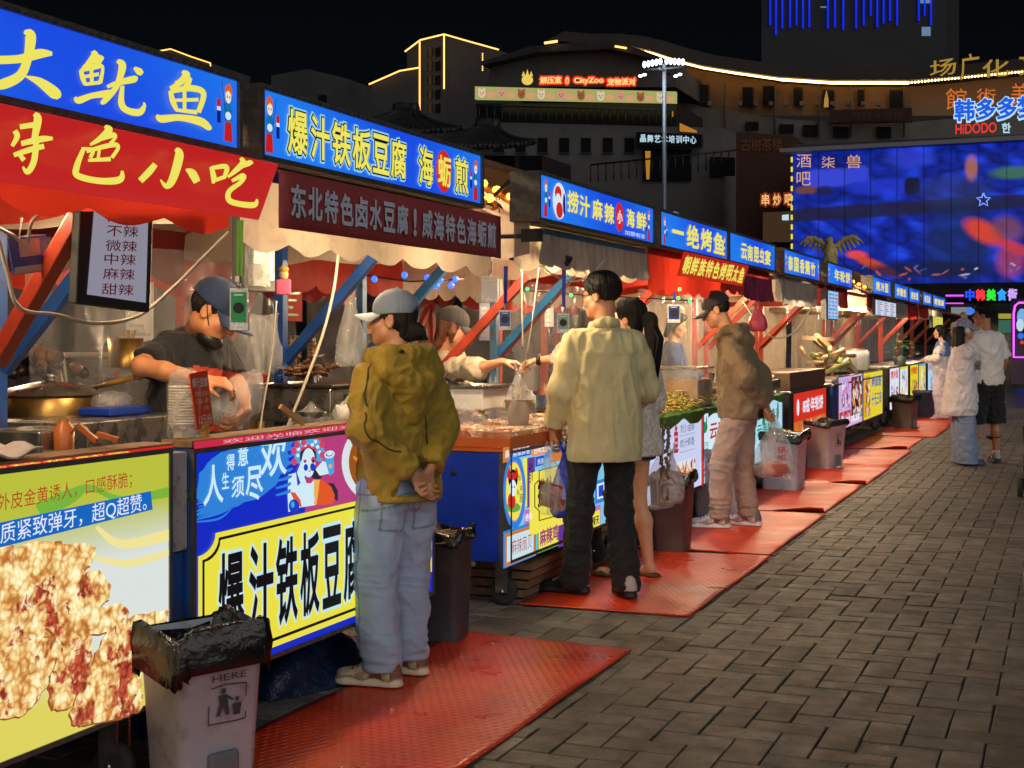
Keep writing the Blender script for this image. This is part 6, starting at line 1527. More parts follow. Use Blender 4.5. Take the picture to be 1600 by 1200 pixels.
# ================================================================ THINGS ON AND ABOVE THE COUNTERS
# ---------------------------------------------------------------- bins
def rrect(cx, cy, z, hx, hy, r=.04, n=5):
    out = []
    for (sx_, sy_, a0) in ((1, 1, 0), (-1, 1, 90), (-1, -1, 180), (1, -1, 270)):
        for k in range(n + 1):
            a = R(a0 + 90 * k / n); out.append((cx + sx_ * (hx - r) + r * math.cos(a), cy + sy_ * (hy - r) + r * math.sin(a), z))
    return out
M_bag = mat('black_bag', (.008, .008, .009, 1), .2, bump=.8, bscale=18, spec=.6)
def bin_(label, x, y, hx, hy, H, col, rot=0, bag=True, pedal=False, lid=False, waste=False, taper=.82, drape=.24):
    t = thing('rubbish_bin', label, 'bin', (0, 0, 0), 'rubbish bins along the stalls')
    m = mat('bin_%d_%d_%d' % tuple(int(c * 255) for c in col[:3]), col, .5, var=.12, vscale=4, dirt=.35, dirtcol=(.12, .10, .09, 1), rvar=.12, bump=.04, bscale=200)
    b = MB(); rg = []
    for z, s_ in ((.0, taper), (.012, taper + .01), (H * .9, .985), (H * .905, 1.03), (H, 1.05), (H, .98), (H * .9, .94), (H * .15, .80)): rg.append(rrect(0, 0, z, hx * s_, hy * s_))
    b.loft(rg, 0, True, (True, True)); b.build('bucket', m, t)
    if pedal:
        b = MB(); b.box((hx * taper + .004, -hy * .34, .02), (hx * taper + .03, hy * .34, H * .32)); b.build('pedal_recess', mat('bin_recess', tuple(c * .35 for c in col[:3]) + (1,), .6), t, bevel=.012)
        b = MB(); b.box((hx * taper + .01, -hy * .24, .015), (hx * taper + .07, hy * .24, .035)); b.build('pedal', m, t, bevel=.006)
    if bag:
        b = MB(); n = 48
        ring = lambda z, s_, j: [(p[0] * (1 + rnd.uniform(-j, j)) + 0, p[1] * (1 + rnd.uniform(-j, j)), z + rnd.uniform(-j, j) * .25 + (.02 * math.sin(9 * math.atan2(p[1], p[0]) + 1) if j > .02 else 0)) for p in rrect(0, 0, 0, hx * s_, hy * s_, .05, 11)]
        b.loft([ring(H * .45, .72, .05), ring(H * .75, .84, .05), ring(H * .98, .95, .03), ring(H + .02, 1.03, .028), ring(H + .012, 1.12, .03), ring(H * (1 - .3 * drape), 1.15, .03), ring(H * (1 - .65 * drape), 1.14, .035), ring(H * (1 - drape), 1.13, .04)], 0, True, (False, False))
        b.build('bag_liner', M_bag, t, solid=.002)
    if lid:
        b = MB(); rg = [rrect(0, 0, z, hx * s_, hy * s_) for z, s_ in ((H, 1.07), (H + .03, 1.07), (H + .04, 1.0), (H + .04, .5))]; b.loft(rg); b.build('lid', M_black, t)
    if waste:
        b = MB()
        for k in range(60):
            p = Vector((rnd.uniform(-hx * .85, hx * .85), rnd.uniform(-hy * .85, hy * .85), H * .93 + rnd.uniform(0, .03))); q = p + Vector((rnd.uniform(-.09, .09), rnd.uniform(-.09, .09), rnd.uniform(-.01, .03))); b.tube([p, q], .003, 4)
        b.build('skewer_waste', mat('bamboo_stick', (.42, .27, .12, 1), .7), t)
    t.location = (x, y, 0); t.rotation_euler = (0, 0, R(rot))
    return t
GREY = (.46, .53, .62, 1)
bn1 = bin_('near grey pedal bin with a black bag over its rim', -2.50, 3.60, .13, .155, .52, (.42, .48, .55, 1), rot=-24, pedal=True)
def litter_mark(t, hx, hy, H):
    b = MB(); X = hx * .945
    T = lambda y, z: (X + .006 + (z - H * .5) * .055, y, z)
    m = T
    text(b, 'HERE', T(-.045, H * .735), Vector(T(.075, H * .735)) - Vector(T(-.045, H * .735)), Vector(T(-.045, H * .775)) - Vector(T(-.045, H * .735)), .0)
    disc(b, -.005, H * .675, .009, .009, T, 0, 12)
    b.poly([T(-.022, H * .65), T(.006, H * .655), T(.012, H * .60), T(.018, H * .53), T(.006, H * .53), T(-.004, H * .59), T(-.016, H * .53), T(-.028, H * .53), T(-.016, H * .60)])
    b.poly([T(.008, H * .65), T(.03, H * .62), T(.028, H * .61), T(.006, H * .635)])
    b.poly([T(.028, H * .59), T(.06, H * .59), T(.055, H * .52), T(.033, H * .52)]); disc(b, .044, H * .615, .007, .007, T, 0, 10)
    for (y0, z0, y1, z1) in ((-.05, .70, .0, .712), (.0, .712, .075, .70), (.075, .70, .075, .62), (-.055, .60, -.055, .49), (-.055, .49, .05, .485), (.05, .485, .075, .49), (.075, .49, .075, .53)):
        stroke(b, [(y0, z0 * H, .004), ((y0 + y1) / 2, (z0 + z1) / 2 * H, .004), (y1, z1 * H, .004)], T, 0, 2)
    b.build('printed_mark', mat('bin_print', (.05, .05, .06, 1), .5), t)
litter_mark(bn1, .13, .155, .52)
bin_('dark bin full of used skewers behind the woman in the olive jacket', -2.74, 5.90, .11, .12, .50, (.055, .06, .075, 1), rot=6, waste=True, taper=.86, drape=.07)
bin_('dark bin with a hanging bag beside the girl in shorts', -2.47, 8.92, .13, .15, .50, (.085, .06, .06, 1), rot=4, bag=True, drape=.10)
bin_('large open grey bin without a bag left of the man in the brown jacket', -2.62, 10.95, .20, .26, .54, GREY, rot=3, bag=False, taper=.86)
bin_('open grey bin with a small black bag right of the man in the brown jacket', -2.52, 13.0, .19, .24, .52, GREY, rot=0, bag=True, taper=.86, drape=.12)
b3 = bin_('grey pedal bin with a thin black bag rim in front of the blue cabinet', -2.50, 15.2, .17, .20, .50, (.50, .52, .56, 1), rot=-20, pedal=True, drape=.07); litter_mark(b3, .17, .20, .50)
bin_('dark brown bin with a black bag beyond the yellow poster', -2.42, 22.3, .17, .20, .50, (.12, .10, .10, 1), rot=-10, pedal=True, drape=.14)
bin_('dark blue bin at the feet of the girl in the hoodie', -2.45, 25.6, .18, .22, .48, (.06, .07, .14, 1), bag=False)

# ---------------------------------------------------------------- menu board, price card, codes, lanyards
def lanyard_card(px, py, d, ztop, label, ribbon, card, w=.075, h=.13, rot=0, spot=True):
    p = ond(px, py, d); t = thing('hanging_card', label, 'card', p, 'payment cards hanging on lanyards')
    nrm = -FW; u = RT * (w / 2); v = Vector((0, 0, h / 2)); F_ = lambda a, c, k=0.0: p + u * a + v * c - FW * k
    b = MB(); q = [F_(-1, -1), F_(1, -1), F_(1, 1), F_(-1, 1)]; b.prism(q, FW * .004); b.build('card_holder', clear('card_sleeve', (.9, .9, .9, 1), .85, .1, .1, 30), t)
    b = MB(); b.poly([F_(-.86, -.62, .002), F_(.86, -.62, .002), F_(.86, .82, .002), F_(-.86, .82, .002)]); b.build('card_print', mat('card_' + card[0], card[1], .4), t)
    if spot:
        b = MB(); b.poly([F_(.62 * math.cos(k * .2618), .06 + .62 * w / h * math.sin(k * .2618), .003) for k in range(24)]); b.build('dark_disc', M_black, t)
    b = MB(); 
    for z in (-.8, .68): b.poly([F_(-.5, z - .03, .003), F_(.5, z - .03, .003), F_(.5, z + .03, .003), F_(-.5, z + .03, .003)])
    b.build('printed_line', M_white, t)
    b = MB(); top = Vector((p.x, p.y, ztop)); b.beam(F_(0, 1.25), top, .012, .003, up=FW); b.beam(F_(.14, 1.25), top + RT * .01, .012, .003, up=FW); b.build('ribbon', mat('ribbon_' + ribbon[0], ribbon[1], .6), t)
    b = MB(); b.tube([F_(0, 1.0), F_(0, 1.3)], .006, 8); b.box(tuple(F_(0, 1.28) - Vector((.008, .008, .0))), tuple(F_(0, 1.28) + Vector((.008, .008, .02)))); b.build('clip', M_steel, t)
LG, LB = ('green', (.14, .42, .03, 1)), ('blue', (.03, .05, .5, 1))
GC, BC, BL = ('green', (.03, .30, .10, 1)), ('blue', (.03, .08, .38, 1)), ('navy', (.01, .03, .22, 1))
lanyard_card(373, 483, 4.45, 1.80, 'green card on a green lanyard hanging above the vendor in the blue cap', LG, GC, .058, .135)
lanyard_card(789, 500, 7.3, 1.80, 'blue card with dark disc on a blue lanyard above the plastic bag', LB, BC, .062, .105)
lanyard_card(880, 505, 7.4, 1.80, 'green-edged card on a blue lanyard left of the young man', LB, ('pale_green', (.22, .42, .30, 1)), .065, .105)
lanyard_card(765, 452, 7.2, 1.82, 'white notice in a blue frame hanging on the pale blue post', LB, ('notice', (.55, .56, .60, 1)), .085, .135, spot=False)
lanyard_card(1053, 490, 9.9, 1.78, 'navy square card with dark disc left of the man in the dark cap', LB, BL, .09, .13)
# spice level board
X = -2.62; t = thing('spice_board', 'white spice level board in a dark frame hanging under the red valance', 'menu board', onx(180, 400, X))
cor = [(126, 330), (240, 330), (234, 488), (119, 474)]
pp = [onx(x, y, X) for x, y in cor]
b = MB(); b.prism(pp, (-.03, 0, 0)); b.build('frame', M_dark, t, bevel=.004)
c2 = [(146, 328), (231, 332), (227, 473), (135, 460)]
b = MB(); b.poly([onx(x, y, X) + Vector((.002, 0, 0)) for x, y in c2]); b.build('board', emi('board_backlit', rgb(178, 176, 196), .55), t)
b = MB()
for i, row in enumerate(('口味', '不辣', '微辣', '中辣', '麻辣', '甜辣')):
    y0 = (330, 350, 373, 394, 417, 441)[i]; xl = 167 - 2.0 * i; xr = 216 - 1.9 * i
    O = onx(xl, y0 + 19 + (0 if i else -2), X); text(b, row, O + Vector((.0035, 0, 0)), onx(xr, y0 + 21, X) - O, onx(xl + 1, y0 + 1, X) - O, .004, 0 if i else 1)
b.build('lettering', [mat('board_red', rgb(170, 20, 60), .5), mat('board_grey', (.03, .03, .03, 1), .5)], t)
b = MB(); b.tube([onx(150, 332, X), Vector((X, onx(150, 332, X).y, 1.97))], .003, 5); b.tube([onx(225, 332, X), Vector((X, onx(225, 332, X).y, 1.97))], .003, 5); b.build('hanging_wire', M_black, t)
# red price card on the ledge
X = -2.74; P4 = [onx(x, y, X) for x, y in ((296, 584), (324, 578), (334, 666), (308, 672))]
t = thing('price_card', 'red upright price card clipped to the ledge of the tofu stall', 'sign', P4[3])
b = MB(); b.prism(P4, (-.004, 0, 0)); b.build('card', mat('price_red', (.62, .07, .025, 1), .5), t)
b = MB()
def pt(body, l, tp, r, bt, off=.01):
    O = onx(l, bt, X) + Vector((.002, 0, 0)); U = onx(r, bt - 2, X) - onx(l, bt, X); text(b, body, O, U, onx(l - 1.2, tp, X) - onx(l, bt, X), off)
pt('爆汁豆腐', 300, 591, 324, 606, .03); pt('（铁板豆腐）', 305, 612, 325, 620, 0); pt('口味：', 306, 624, 318, 632, 0); pt('麻', 320, 622, 325, 630, 0); pt('不辣', 318, 635, 326, 642, 0); pt('12元/份', 311, 648, 331, 664, .02)
b.build('lettering', mat('price_print', (.75, .55, .50, 1), .5), t)
b = MB(); p = onx(320, 668, X); b.box((X - .012, p.y - .012, 1.08), (X + .012, p.y + .012, 1.105)); b.box((X - .007, p.y - .018, 1.105), (X + .007, p.y + .018, 1.125)); b.build('clip', mat('orange_clip', (.6, .28, .05, 1), .5), t, bevel=.003)
# hanging orange-rimmed cables
def cable(name, label, pts, r=.007, m=None, wob_=.0):
    q = catmull([tuple(p) for p in pts], 8); b = MB(); b.tube(q, r, 7); o = b.build(name, m or M_cable); tag(o, label, 'cable', 'loose cables in the stalls'); return o
cable('power_cable', 'pale cable sagging from the blue post past the spice board', [onx(-10, 345, -2.75), onx(10, 420, -2.78), onx(30, 480, -2.8), onx(90, 492, -2.8), onx(150, 505, -2.78), onx(215, 494, -2.75), onx(270, 450, -2.7), onx(320, 400, -2.66), onx(358, 362, -2.6)], .006)
cable('power_cable', 'pale cable loop tied round the red brace', [onx(-10, 352, -2.7), onx(20, 368, -2.75), onx(42, 382, -2.75), onx(50, 345, -2.7), onx(80, 325, -2.68)], .005)
cable('power_cable', 'long pale cable slanting down behind the tofu stall counter', [ond(530, 382, 6.4), ond(522, 450, 6.35), ond(505, 520, 6.3), ond(480, 590, 6.2), ond(452, 660, 6.1), ond(440, 690, 6.0)], .007)
cable('power_cable', 'thin brown cable on the blue post of the tofu stall', [ond(432, 470, 6.2), ond(424, 560, 6.2), ond(412, 630, 6.1), ond(405, 680, 6.0)], .004)
cable('power_cable', 'cable drooping in a loop above the couple', [ond(845, 415, 7.3), ond(870, 432, 7.4), ond(895, 440, 7.5), ond(920, 432, 7.6), ond(945, 405, 7.7)], .005)
cable('power_cable', 'straight pale cable above the plastic bag', [ond(816, 408, 7.6), ond(816, 470, 7.6), ond(817, 545, 7.6)], .005)
cable('power_cable', 'curling pale cable beside the bag', [ond(843, 412, 7.7), ond(838, 450, 7.7), ond(832, 500, 7.7), ond(822, 560, 7.8), ond(812, 600, 7.9), ond(800, 640, 8.0)], .004)
cable('power_cable', 'cable crossing the film past the man in the dark cap', [ond(1160, 470, 12.2), ond(1185, 505, 12.2), ond(1210, 528, 12.2), ond(1240, 520, 12.3), ond(1262, 490, 12.4), ond(1275, 468, 12.4)], .008)
# white extension strip under the valance of stall 3
b = MB(); q = [ond(x, y, 7.35) for x, y in ((795, 402), (812, 400), (830, 412), (850, 406), (866, 402), (884, 412), (888, 400))]
b.tube(catmull([tuple(p) for p in q], 6), [.016 + .010 * math.sin(k * .5) ** 2 for k in range(len(catmull([tuple(p) for p in q], 6)))], 8); tag(b.build('tape_bundle', M_black), 'black taped bundle of wires hanging under the seafood stall valance', 'wires')

# ---------------------------------------------------------------- plastic bags
M_bagw = clear('white_bag_film', (.86, .84, .82, 1), .30, .25, .45, 7, (1.6, 1.6, .5))
M_bagc = clear('clear_bag_film', (.9, .9, .9, 1), .2, .08, .6, 9, (1.5, 1.5, .5))
def carrier(label, top, w, h, m, seed, depth=.06, handles=True, name='plastic_bag', group=None, neck=0):
    """knotted carrier bag: narrow gathered neck, bulging wrinkled body; top = where it hangs"""
    t = thing(name, label, 'bag', top, group); T = Vector(top); rr = random.Random(seed)
    b = MB(); n = 28; rings = []
    for i, (z, s_) in enumerate(((0, .10), (.06, .12), (.16, .24), (.30, .50), (.46, .78), (.62, .95), (.80, 1.0), (.93, .96), (1.0, .80), (1.01, .3))):
        ring = []; s_ = max(s_, neck)
        for k in range(n):
            a = 2 * math.pi * k / n; pl = 1 + .16 * math.sin(a * 7 + seed) * (1 - z) + .05 * math.sin(a * 3 + i + seed) + rr.uniform(-.04, .04)
            ring.append(T + RT * (w / 2 * s_ * math.cos(a) * pl) + FW * (depth * s_ * math.sin(a) * pl) + Vector((0, 0, -h * z + .012 * math.sin(a * 2 + seed) * s_)))
        rings.append(ring)
    b.loft(rings, 0, True, (True, True)); b.build('film', m, t)
    if handles:
        b = MB()
        for g in (-1, 1): b.tube([T + Vector((0, 0, -.01)), T + RT * (.02 * g) + Vector((0, 0, .025)), T + RT * (.012 * g) + Vector((0, 0, .05))], [.008, .011, .005], 7)
        b.build('handle', m, t)
    return t
# the bag being handed over, with a paper box inside
p = ond(810, 578, 7.87); t = carrier('clear bag with a paper box being handed across the seafood stall', p, .20, .33, M_bagc, 3, .075)
b = MB(); c = p + Vector((0, 0, -.31))
rg = [[c + RT * (sx_ * .070 * s_) + FW * (sy_ * .055 * s_) + Vector((0, 0, z)) for sx_, sy_ in ((-1, -1), (1, -1), (1, 1), (-1, 1))] for z, s_ in ((0, .78), (.14, 1.12))]
b.loft(rg, 0, False); b.build('food_box', mat('kraft_box', (.20, .12, .06, 1), .7), t)
# young man's two bags
p = Vector(w2.J['wristl']) + Vector((0, 0, -.11)) - FW * .03
t = carrier('frosted bag with red food boxes in the young man\'s left hand', p - RT * .02, .24, .34, M_bagw, 8, .06)
for k in range(2):
    b = MB(); c = p + Vector((0, 0, -.31 + .075 * k)) - RT * (.02 + .012 * k); rg = [[c + RT * (sx_ * .085 * s_) + FW * (sy_ * .05 * s_) + Vector((0, 0, z + .02 * sx_ * -1)) for sx_, sy_ in ((-1, -1), (1, -1), (1, 1), (-1, 1))] for z, s_ in ((0, .86), (.066, 1.0))]
    b.loft(rg, 0, False); b.build('food_box', mat('red_food_box', (.28, .035, .018, 1), .3, var=.6, vscale=40), t, bevel=.004)
carrier('blue plastic bag in the young man\'s left hand', p + RT * .06, .15, .36, mat('blue_film', (.02, .04, .50, 1), .25, bump=.7, bscale=24), 9, .04)
# man's carrier bag with red print
p = Vector(w4.J['wristr']) + Vector((.0, .0, -.10)); p = Vector((p.x + .06, p.y, p.z))
t = carrier('white carrier bag with red print held by the man in the brown jacket', p, .30, .46, M_bagw, 12, .10)
b = MB(); D_ = p - FW * .112
for i, (s_, w_, h_) in enumerate((('ER.', .07, .045), ('NG.', .07, .045))):
    O = D_ + RT * (.0) + Vector((0, 0, -.27 - .055 * i)); text(b, s_, O, RT * w_, Vector((0, 0, h_)), .03, 0)
for k in range(4): 
    O = D_ + RT * (-.05 + .01 * k) + Vector((0, 0, -.365 - .018 * k)); b.poly([O, O + RT * .12, O + RT * .12 + Vector((0, 0, .009)), O + Vector((0, 0, .009))])
b.build('printed_lettering', mat('bag_red', (.45, .05, .03, 1), .5), t)
b = MB(); b.ball(p + Vector((0, 0, -.40)), (.11, .09, .06), 14, 0, .05); b.build('wrapped_food', mat('orange_food', (.6, .10, .03, 1), .5), t)
# girl's bags
p = Vector(w3.w(.17, -.05, .80)); t = carrier('clear bag with drinks hanging at the girl in shorts', p + RT * .04, .20, .34, M_bagc, 15, .07)
b = MB(); b.lathe([(.035, -.32), (.042, -.18), (.043, -.175)], p + RT * .06, 14); b.build('drink_cup', mat('milk_tea', (.45, .28, .12, 1), .3), t)
carrier('pale pink bag hanging beside the bag with drinks', p + RT * .10 - FW * .08, .15, .30, clear('pink_film', (.85, .7, .68, 1), .5, .2, .7, 18), 16, .05)
# vendor opening a clear bag
p = ond(352, 590, 5.6)
b = MB(); rings = []
A, B_ = ond(338, 596, 5.55), ond(384, 650, 5.62); ax_ = (B_ - A).normalized()
for i in range(9):
    t_ = i / 8; c = A.lerp(B_, t_) + Vector((0, 0, -.02 + .03 * math.sin(t_ * 3.1))) + RT * .02; s_ = .022 + .10 * math.sin(math.pi * min(1, t_ * .85 + .08)); ring = []
    up = Vector((.0, 0, 1)); sd = ax_.cross(up).normalized(); u2 = sd.cross(ax_)
    for k in range(26):
        a = 2 * math.pi * k / 26; pl = 1 + .14 * math.sin(5 * a + i) + rnd.uniform(-.06, .06); ring.append(c + sd * (s_ * .8 * math.cos(a) * pl) + u2 * (s_ * 1.1 * math.sin(a) * pl))
    rings.append(ring)
b.loft(rings, 0, True, (True, False)); tag(b.build('plastic_bag', M_bagc), 'clear plastic bag held open by the vendor in the blue cap', 'bag')
# bags hanging on the posts
carrier('sheaf of clear bags hanging on the blue post behind the vendor in the blue cap', ond(412, 492, 6.3), .17, .26, M_bagc, 21, .025, False, neck=.7)
carrier('pale bag hanging from the blue brace of the tofu stall', ond(548, 462, 6.7), .15, .34, M_bagc, 22, .04, neck=.35)
carrier('small white bag hanging beside the green lanyard of the pale post', ond(770, 600, 8.6), .12, .3, M_bagc, 23, .04, neck=.3)
# pink and red cloths / small hanging toys
t = thing('hanging_charm', 'pink cartoon-free charm tag hanging on the blue post of the tofu stall', 'charm', ond(443, 440, 6.25))
t['label'] = 'small pink charm with a pale head hanging on the tofu stall post'
p = ond(443, 440, 6.25); b = MB(); b.ball(p + Vector((0, 0, .03)), (.026, .012, .024), 12, 0); b.ball(p + Vector((0, 0, .055)), (.028, .012, .016), 12, 1); b.build('head', [mat('charm_skin', (.6, .42, .2, 1)), mat('charm_orange', (.5, .3, .05, 1))], t)
b = MB(); rg = [[p + RT * x * .034 + FW * y * .012 + Vector((0, 0, z)) for x, y in ((-1, -1), (1, -1), (1, 1), (-1, 1))] for z in (-.06, .01)]; b.loft(rg, 0, False); b.build('dress', mat('charm_pink', (.6, .10, .2, 1)), t, bevel=.006)

# ---------------------------------------------------------------- food and gear on the counters
M_steelw = mat('worn_steel', (.40, .39, .37, 1), .3, .9, var=.2, vscale=12, rvar=.15)
M_brass = mat('brass', (.42, .26, .08, 1), .35, .9, var=.2)
def stack_bowls(x, y, z, n, label):
    t = thing('bowl_stack', label, 'bowls', (x, y, z)); m = mat('paper_bowl', (.62, .54, .42, 1), .6)
    for i in range(n):
        b = MB(); zz = z + .0095 * i; b.lathe([(.036, zz - z), (.052, zz - z + .045), (.056, zz - z + .046), (.056, zz - z + .051), (.050, zz - z + .048), (.034, zz - z + .004)], (x, y, z), 24); b.build('paper_bowl', m, t)
p = onx(289, 660, -2.80); stack_bowls(-2.80, p.y, 1.082, 14, 'tall stack of cream paper bowls behind the red price card')
p0 = p; b = MB(); b.lathe([(.060, .0), (.061, .17), (.05, .215), (.02, .235), (0, .236)], (-2.80, p0.y, 1.084), 22); tag(b.build('bag_sleeve', clear('sleeve_film', (.9, .9, .9, 1), .22, .08, .9, 20)), 'clear plastic sleeve over the stack of paper bowls', 'bag')
def griddle(px, py, d, label, w=.36, name='griddle'):
    p = ond(px, py, d); t = thing(name, label, 'cooker', p)
    z0 = p.z; b = MB(); b.box((p.x - .22, p.y - w / 2, z0 - .16), (p.x + .22, p.y + w / 2, z0)); b.build('cooker_body', M_steelw, t, bevel=.008)
    b = MB(); b.box((p.x - .23, p.y - w / 2 - .01, z0 + .001), (p.x + .23, p.y + w / 2 + .01, z0 + .018)); b.build('hot_plate', mat('hot_plate', (.05, .04, .03, 1), .4, .6, var=.4), t, bevel=.005)
    b = MB(); b.box((p.x + .221, p.y - w * .3, z0 - .13), (p.x + .224, p.y + w * .42, z0 - .03)); b.build('control_panel', M_dark, t)
    for k in (-.02, .11):
        b = MB(); n = 16; c = (p.x + .232, p.y + k, z0 - .08); b.add([(c[0] + dx, c[1] + r_ * math.cos(2 * math.pi * j / n), c[2] + r_ * math.sin(2 * math.pi * j / n)) for dx, r_ in ((-.008, .026), (.012, .022), (.012, .001)) for j in range(n)], [(i * n + j, i * n + (j + 1) % n, (i + 1) * n + (j + 1) % n, (i + 1) * n + j) for i in range(2) for j in range(n)], 0, True); b.box((c[0] + .012, c[1] - .005, c[2] - .02), (c[0] + .02, c[1] + .005, c[2] + .02)); b.build('knob', M_black, t)
    return t, p
t, p = griddle(505, 603, 6.75, 'steel griddle with two black knobs at the back of the tofu stall', .62)
def skewers(label, c, n, L, spread, col, colt, up=(0, 0, 1), name='skewers', cat='food'):
    t = thing(name, label, cat, c); b = MB(); f = MB()
    for k in range(n):
        o = Vector(c) + Vector((rnd.uniform(-spread[0], spread[0]), rnd.uniform(-spread[1], spread[1]), rnd.uniform(0, spread[2]))); a = rnd.uniform(-.4, .4); d = Vector((math.cos(a) * .3, math.sin(a) + .6, .25 * rnd.uniform(-1, 1))).normalized() if up[2] < .5 else (Vector(up) + Vector((rnd.uniform(-.18, .18), rnd.uniform(-.18, .18), 0))).normalized()
        b.tube([o, o + d * L], .0025, 5)
        for j in range(5): f.ball(o + d * (L * (.35 + .12 * j)), (.014, .014, .012), 7, 0, .18)
    b.build('sticks', mat('bamboo_stick', (.42, .27, .12, 1), .7), t); f.build('pieces', mat('food_' + name + str(int(col[0] * 99)), col, .4, var=.5, vscale=50), t)
skewers('pile of dark glazed skewers on the griddle of the tofu stall', ond(462, 588, 6.7), 22, .16, (.06, .16, .06), (.16, .06, .03, 1), 0, up=(0, 0, 0))
skewers('row of pale sausage sticks standing behind the griddle', ond(478, 575, 6.95), 8, .16, (.03, .14, .01), (.48, .26, .11, 1), 0)
p = ond(492, 580, 6.7); t = thing('gas_torch', 'small black and steel gas torch standing on the griddle', 'torch', p)
b = MB(); b.lathe([(.02, -.06), (.02, .02), (.012, .03)], p, 14); b.build('canister', M_steelw, t); b = MB(); b.box(tuple(p + Vector((-.015, -.015, .03))), tuple(p + Vector((.015, .05, .075)))); b.tube([p + Vector((0, .04, .06)), p + Vector((0, .085, .02))], [.012, .008], 8); b.build('nozzle', M_black, t, bevel=.004)
# stacked clear tubs and bags behind ledge of stall 2
for k, (px, py, w_, lab) in enumerate(((486, 650, .14, 'dark bowl wrapped in clear film behind the pink print'), (545, 640, .12, 'white bag of noodles on the counter behind the opera print'), (586, 632, .13, 'box with an orange label beside the white bag of noodles'))):
    p = ond(px, py, 6.05 + .1 * k); t = carrier(lab, p + Vector((0, 0, .06)), w_ * 1.35, .13, M_bagw if k else M_bagc, 31 + k, .08, False, 'wrapped_food')
    b = MB(); b.lathe([(w_ * .35, -.08), (w_ * .5, 0), (w_ * .46, .0), (w_ * .3, -.07)], p + Vector((0, 0, .02)), 18); b.build('bowl', (M_black, M_white, mat('orange_label', (.6, .2, .05, 1)))[k], t)
p0, p1 = ond(440, 652, 5.2), ond(476, 668, 5.15)
b = MB(); b.beam(Vector((-2.78, Yx(438, -2.78), 1.16)), Vector((-2.74, Yx(474, -2.74), 1.092)), .018, .02); tag(b.build('wooden_spatula', mat('pale_wood', (.40, .22, .09, 1), .6)), 'pale wooden spatula handle resting on the tofu stall ledge', 'spatula')
# stall 1 inside: pot, pan lid, cooker, blue tray, tongs, boxes
p = Vector((-3.35, 4.28, .99)); p = ond(78, 640, 5.6)
t = thing('steamer', 'brass coloured cooker with a steel lid inside the squid stall', 'cooker', p)
b = MB(); b.lathe([(.17, -.12), (.19, -.1), (.19, .05), (.18, .06)], p, 26); b.build('pot', M_brass, t); b = MB(); b.lathe([(.20, .062), (.17, .085), (.08, .108), (.02, .115), (.018, .13), (.026, .14), (0, .145)], p, 26); b.build('lid', M_steelw, t)
b = MB(); b.tube([p + Vector((.0, .2, .07)), p + RT * .34 + Vector((0, 0, .13))], [.008, .012], 8); b.ball(p + RT * .36 + Vector((0, 0, .14)), .022, 10); b.build('handle', mat('amber_handle', (.42, .22, .04, 1), .4), t)
p = ond(52, 590, 6.2); t = thing('food_heap', 'heap of dark and orange octopus balls in the squid stall', 'food', p); b = MB()
for k in range(60):
    q = Vector((rnd.uniform(-.14, .14), rnd.uniform(-.22, .22), 0)); hh = max(0, .14 - .45 * abs(q.y) - .3 * abs(q.x)); b.ball(p + q + Vector((0, 0, hh)), .026, 8, k % 2, .08)
b.build('balls', [mat('ball_brown', (.30, .12, .04, 1), .4, var=.4, vscale=40), mat('ball_dark', (.02, .012, .01, 1), .3)], t)
p = ond(180, 640, 5.5); t = thing('blue_tray', 'bright blue tray with crumpled film inside the squid stall', 'tray', p); b = MB(); b.box((p.x - .08, p.y - .13, p.z - .02), (p.x + .08, p.y + .13, p.z + .012)); b.build('tray', mat('tray_blue', (.015, .06, .42, 1), .4), t, bevel=.008)
b = MB(); b.ball(p + Vector((0, -.02, .035)), (.06, .10, .04), 18, 0, .12); b.build('film', M_bagc, t)
b = MB(); b.box((p.x - .22, p.y - .5, .45), (p.x + .2, p.y + .3, p.z - .022)); b.box((p.x - .2, p.y - .48, .0), (p.x + .18, p.y + .28, .448)); tag(b.build('steel_cabinet', M_steelw, bevel=.006), 'low steel cabinet under the blue tray inside the squid stall', 'cabinet')
p = ond(60, 676, 4.6); b = MB(); b.box((p.x - .11, p.y - .12, .93), (p.x + .11, p.y + .12, 1.12)); tag(b.build('steel_box', M_steelw, bevel=.008), 'steel box behind the fried chicken panel', 'box')
p = ond(100, 684, 4.5); b = MB(); b.lathe([(.032, -.04), (.034, .03), (.018, .05), (.018, .06)], p, 16); tag(b.build('sauce_jar', mat('sauce_orange', (.45, .13, .03, 1), .3)), 'small orange sauce jar on the squid stall ledge', 'jar')
for i, (q0, q1, lab) in enumerate((((122, 664), (152, 690), 'orange tong handle sticking up at the squid stall ledge'), ((152, 678), (186, 688), 'orange tong handle lying on the squid stall ledge'))):
    b = MB(); b.beam(onx(*q0, -2.80), onx(*q1, -2.72), .014, .018); b.beam(onx(*q0, -2.80), onx(q0[0] - 12, q0[1] + 14, -2.86), .006, .008); tag(b.build('tongs', mat('tong_orange', (.48, .13, .03, 1), .45), bevel=.003), lab, 'tongs')
b = MB(); b.grid(lambda u, v: (-2.86 + .16 * u, 2.5 + .62 * v, 1.086 + .02 * math.sin(u * 9 + v * 3) * .4 + .012 * math.sin(v * 21) + .02), 10, 24); tag(b.build('folded_cloth', cloth('pale_cloth', (.50, .42, .40, 1)), solid=.006), 'pale folded cloth on the squid stall ledge at the left edge', 'cloth')
p = ond(196, 545, 6.6); t = thing('chopstick_pot', 'wooden tub of sticks hanging near the spice board', 'tub', p); b = MB(); b.lathe([(.075, -.09), (.085, .05), (.08, .05), (.07, -.08)], p, 20); b.build('tub', M_brass, t); b = MB()
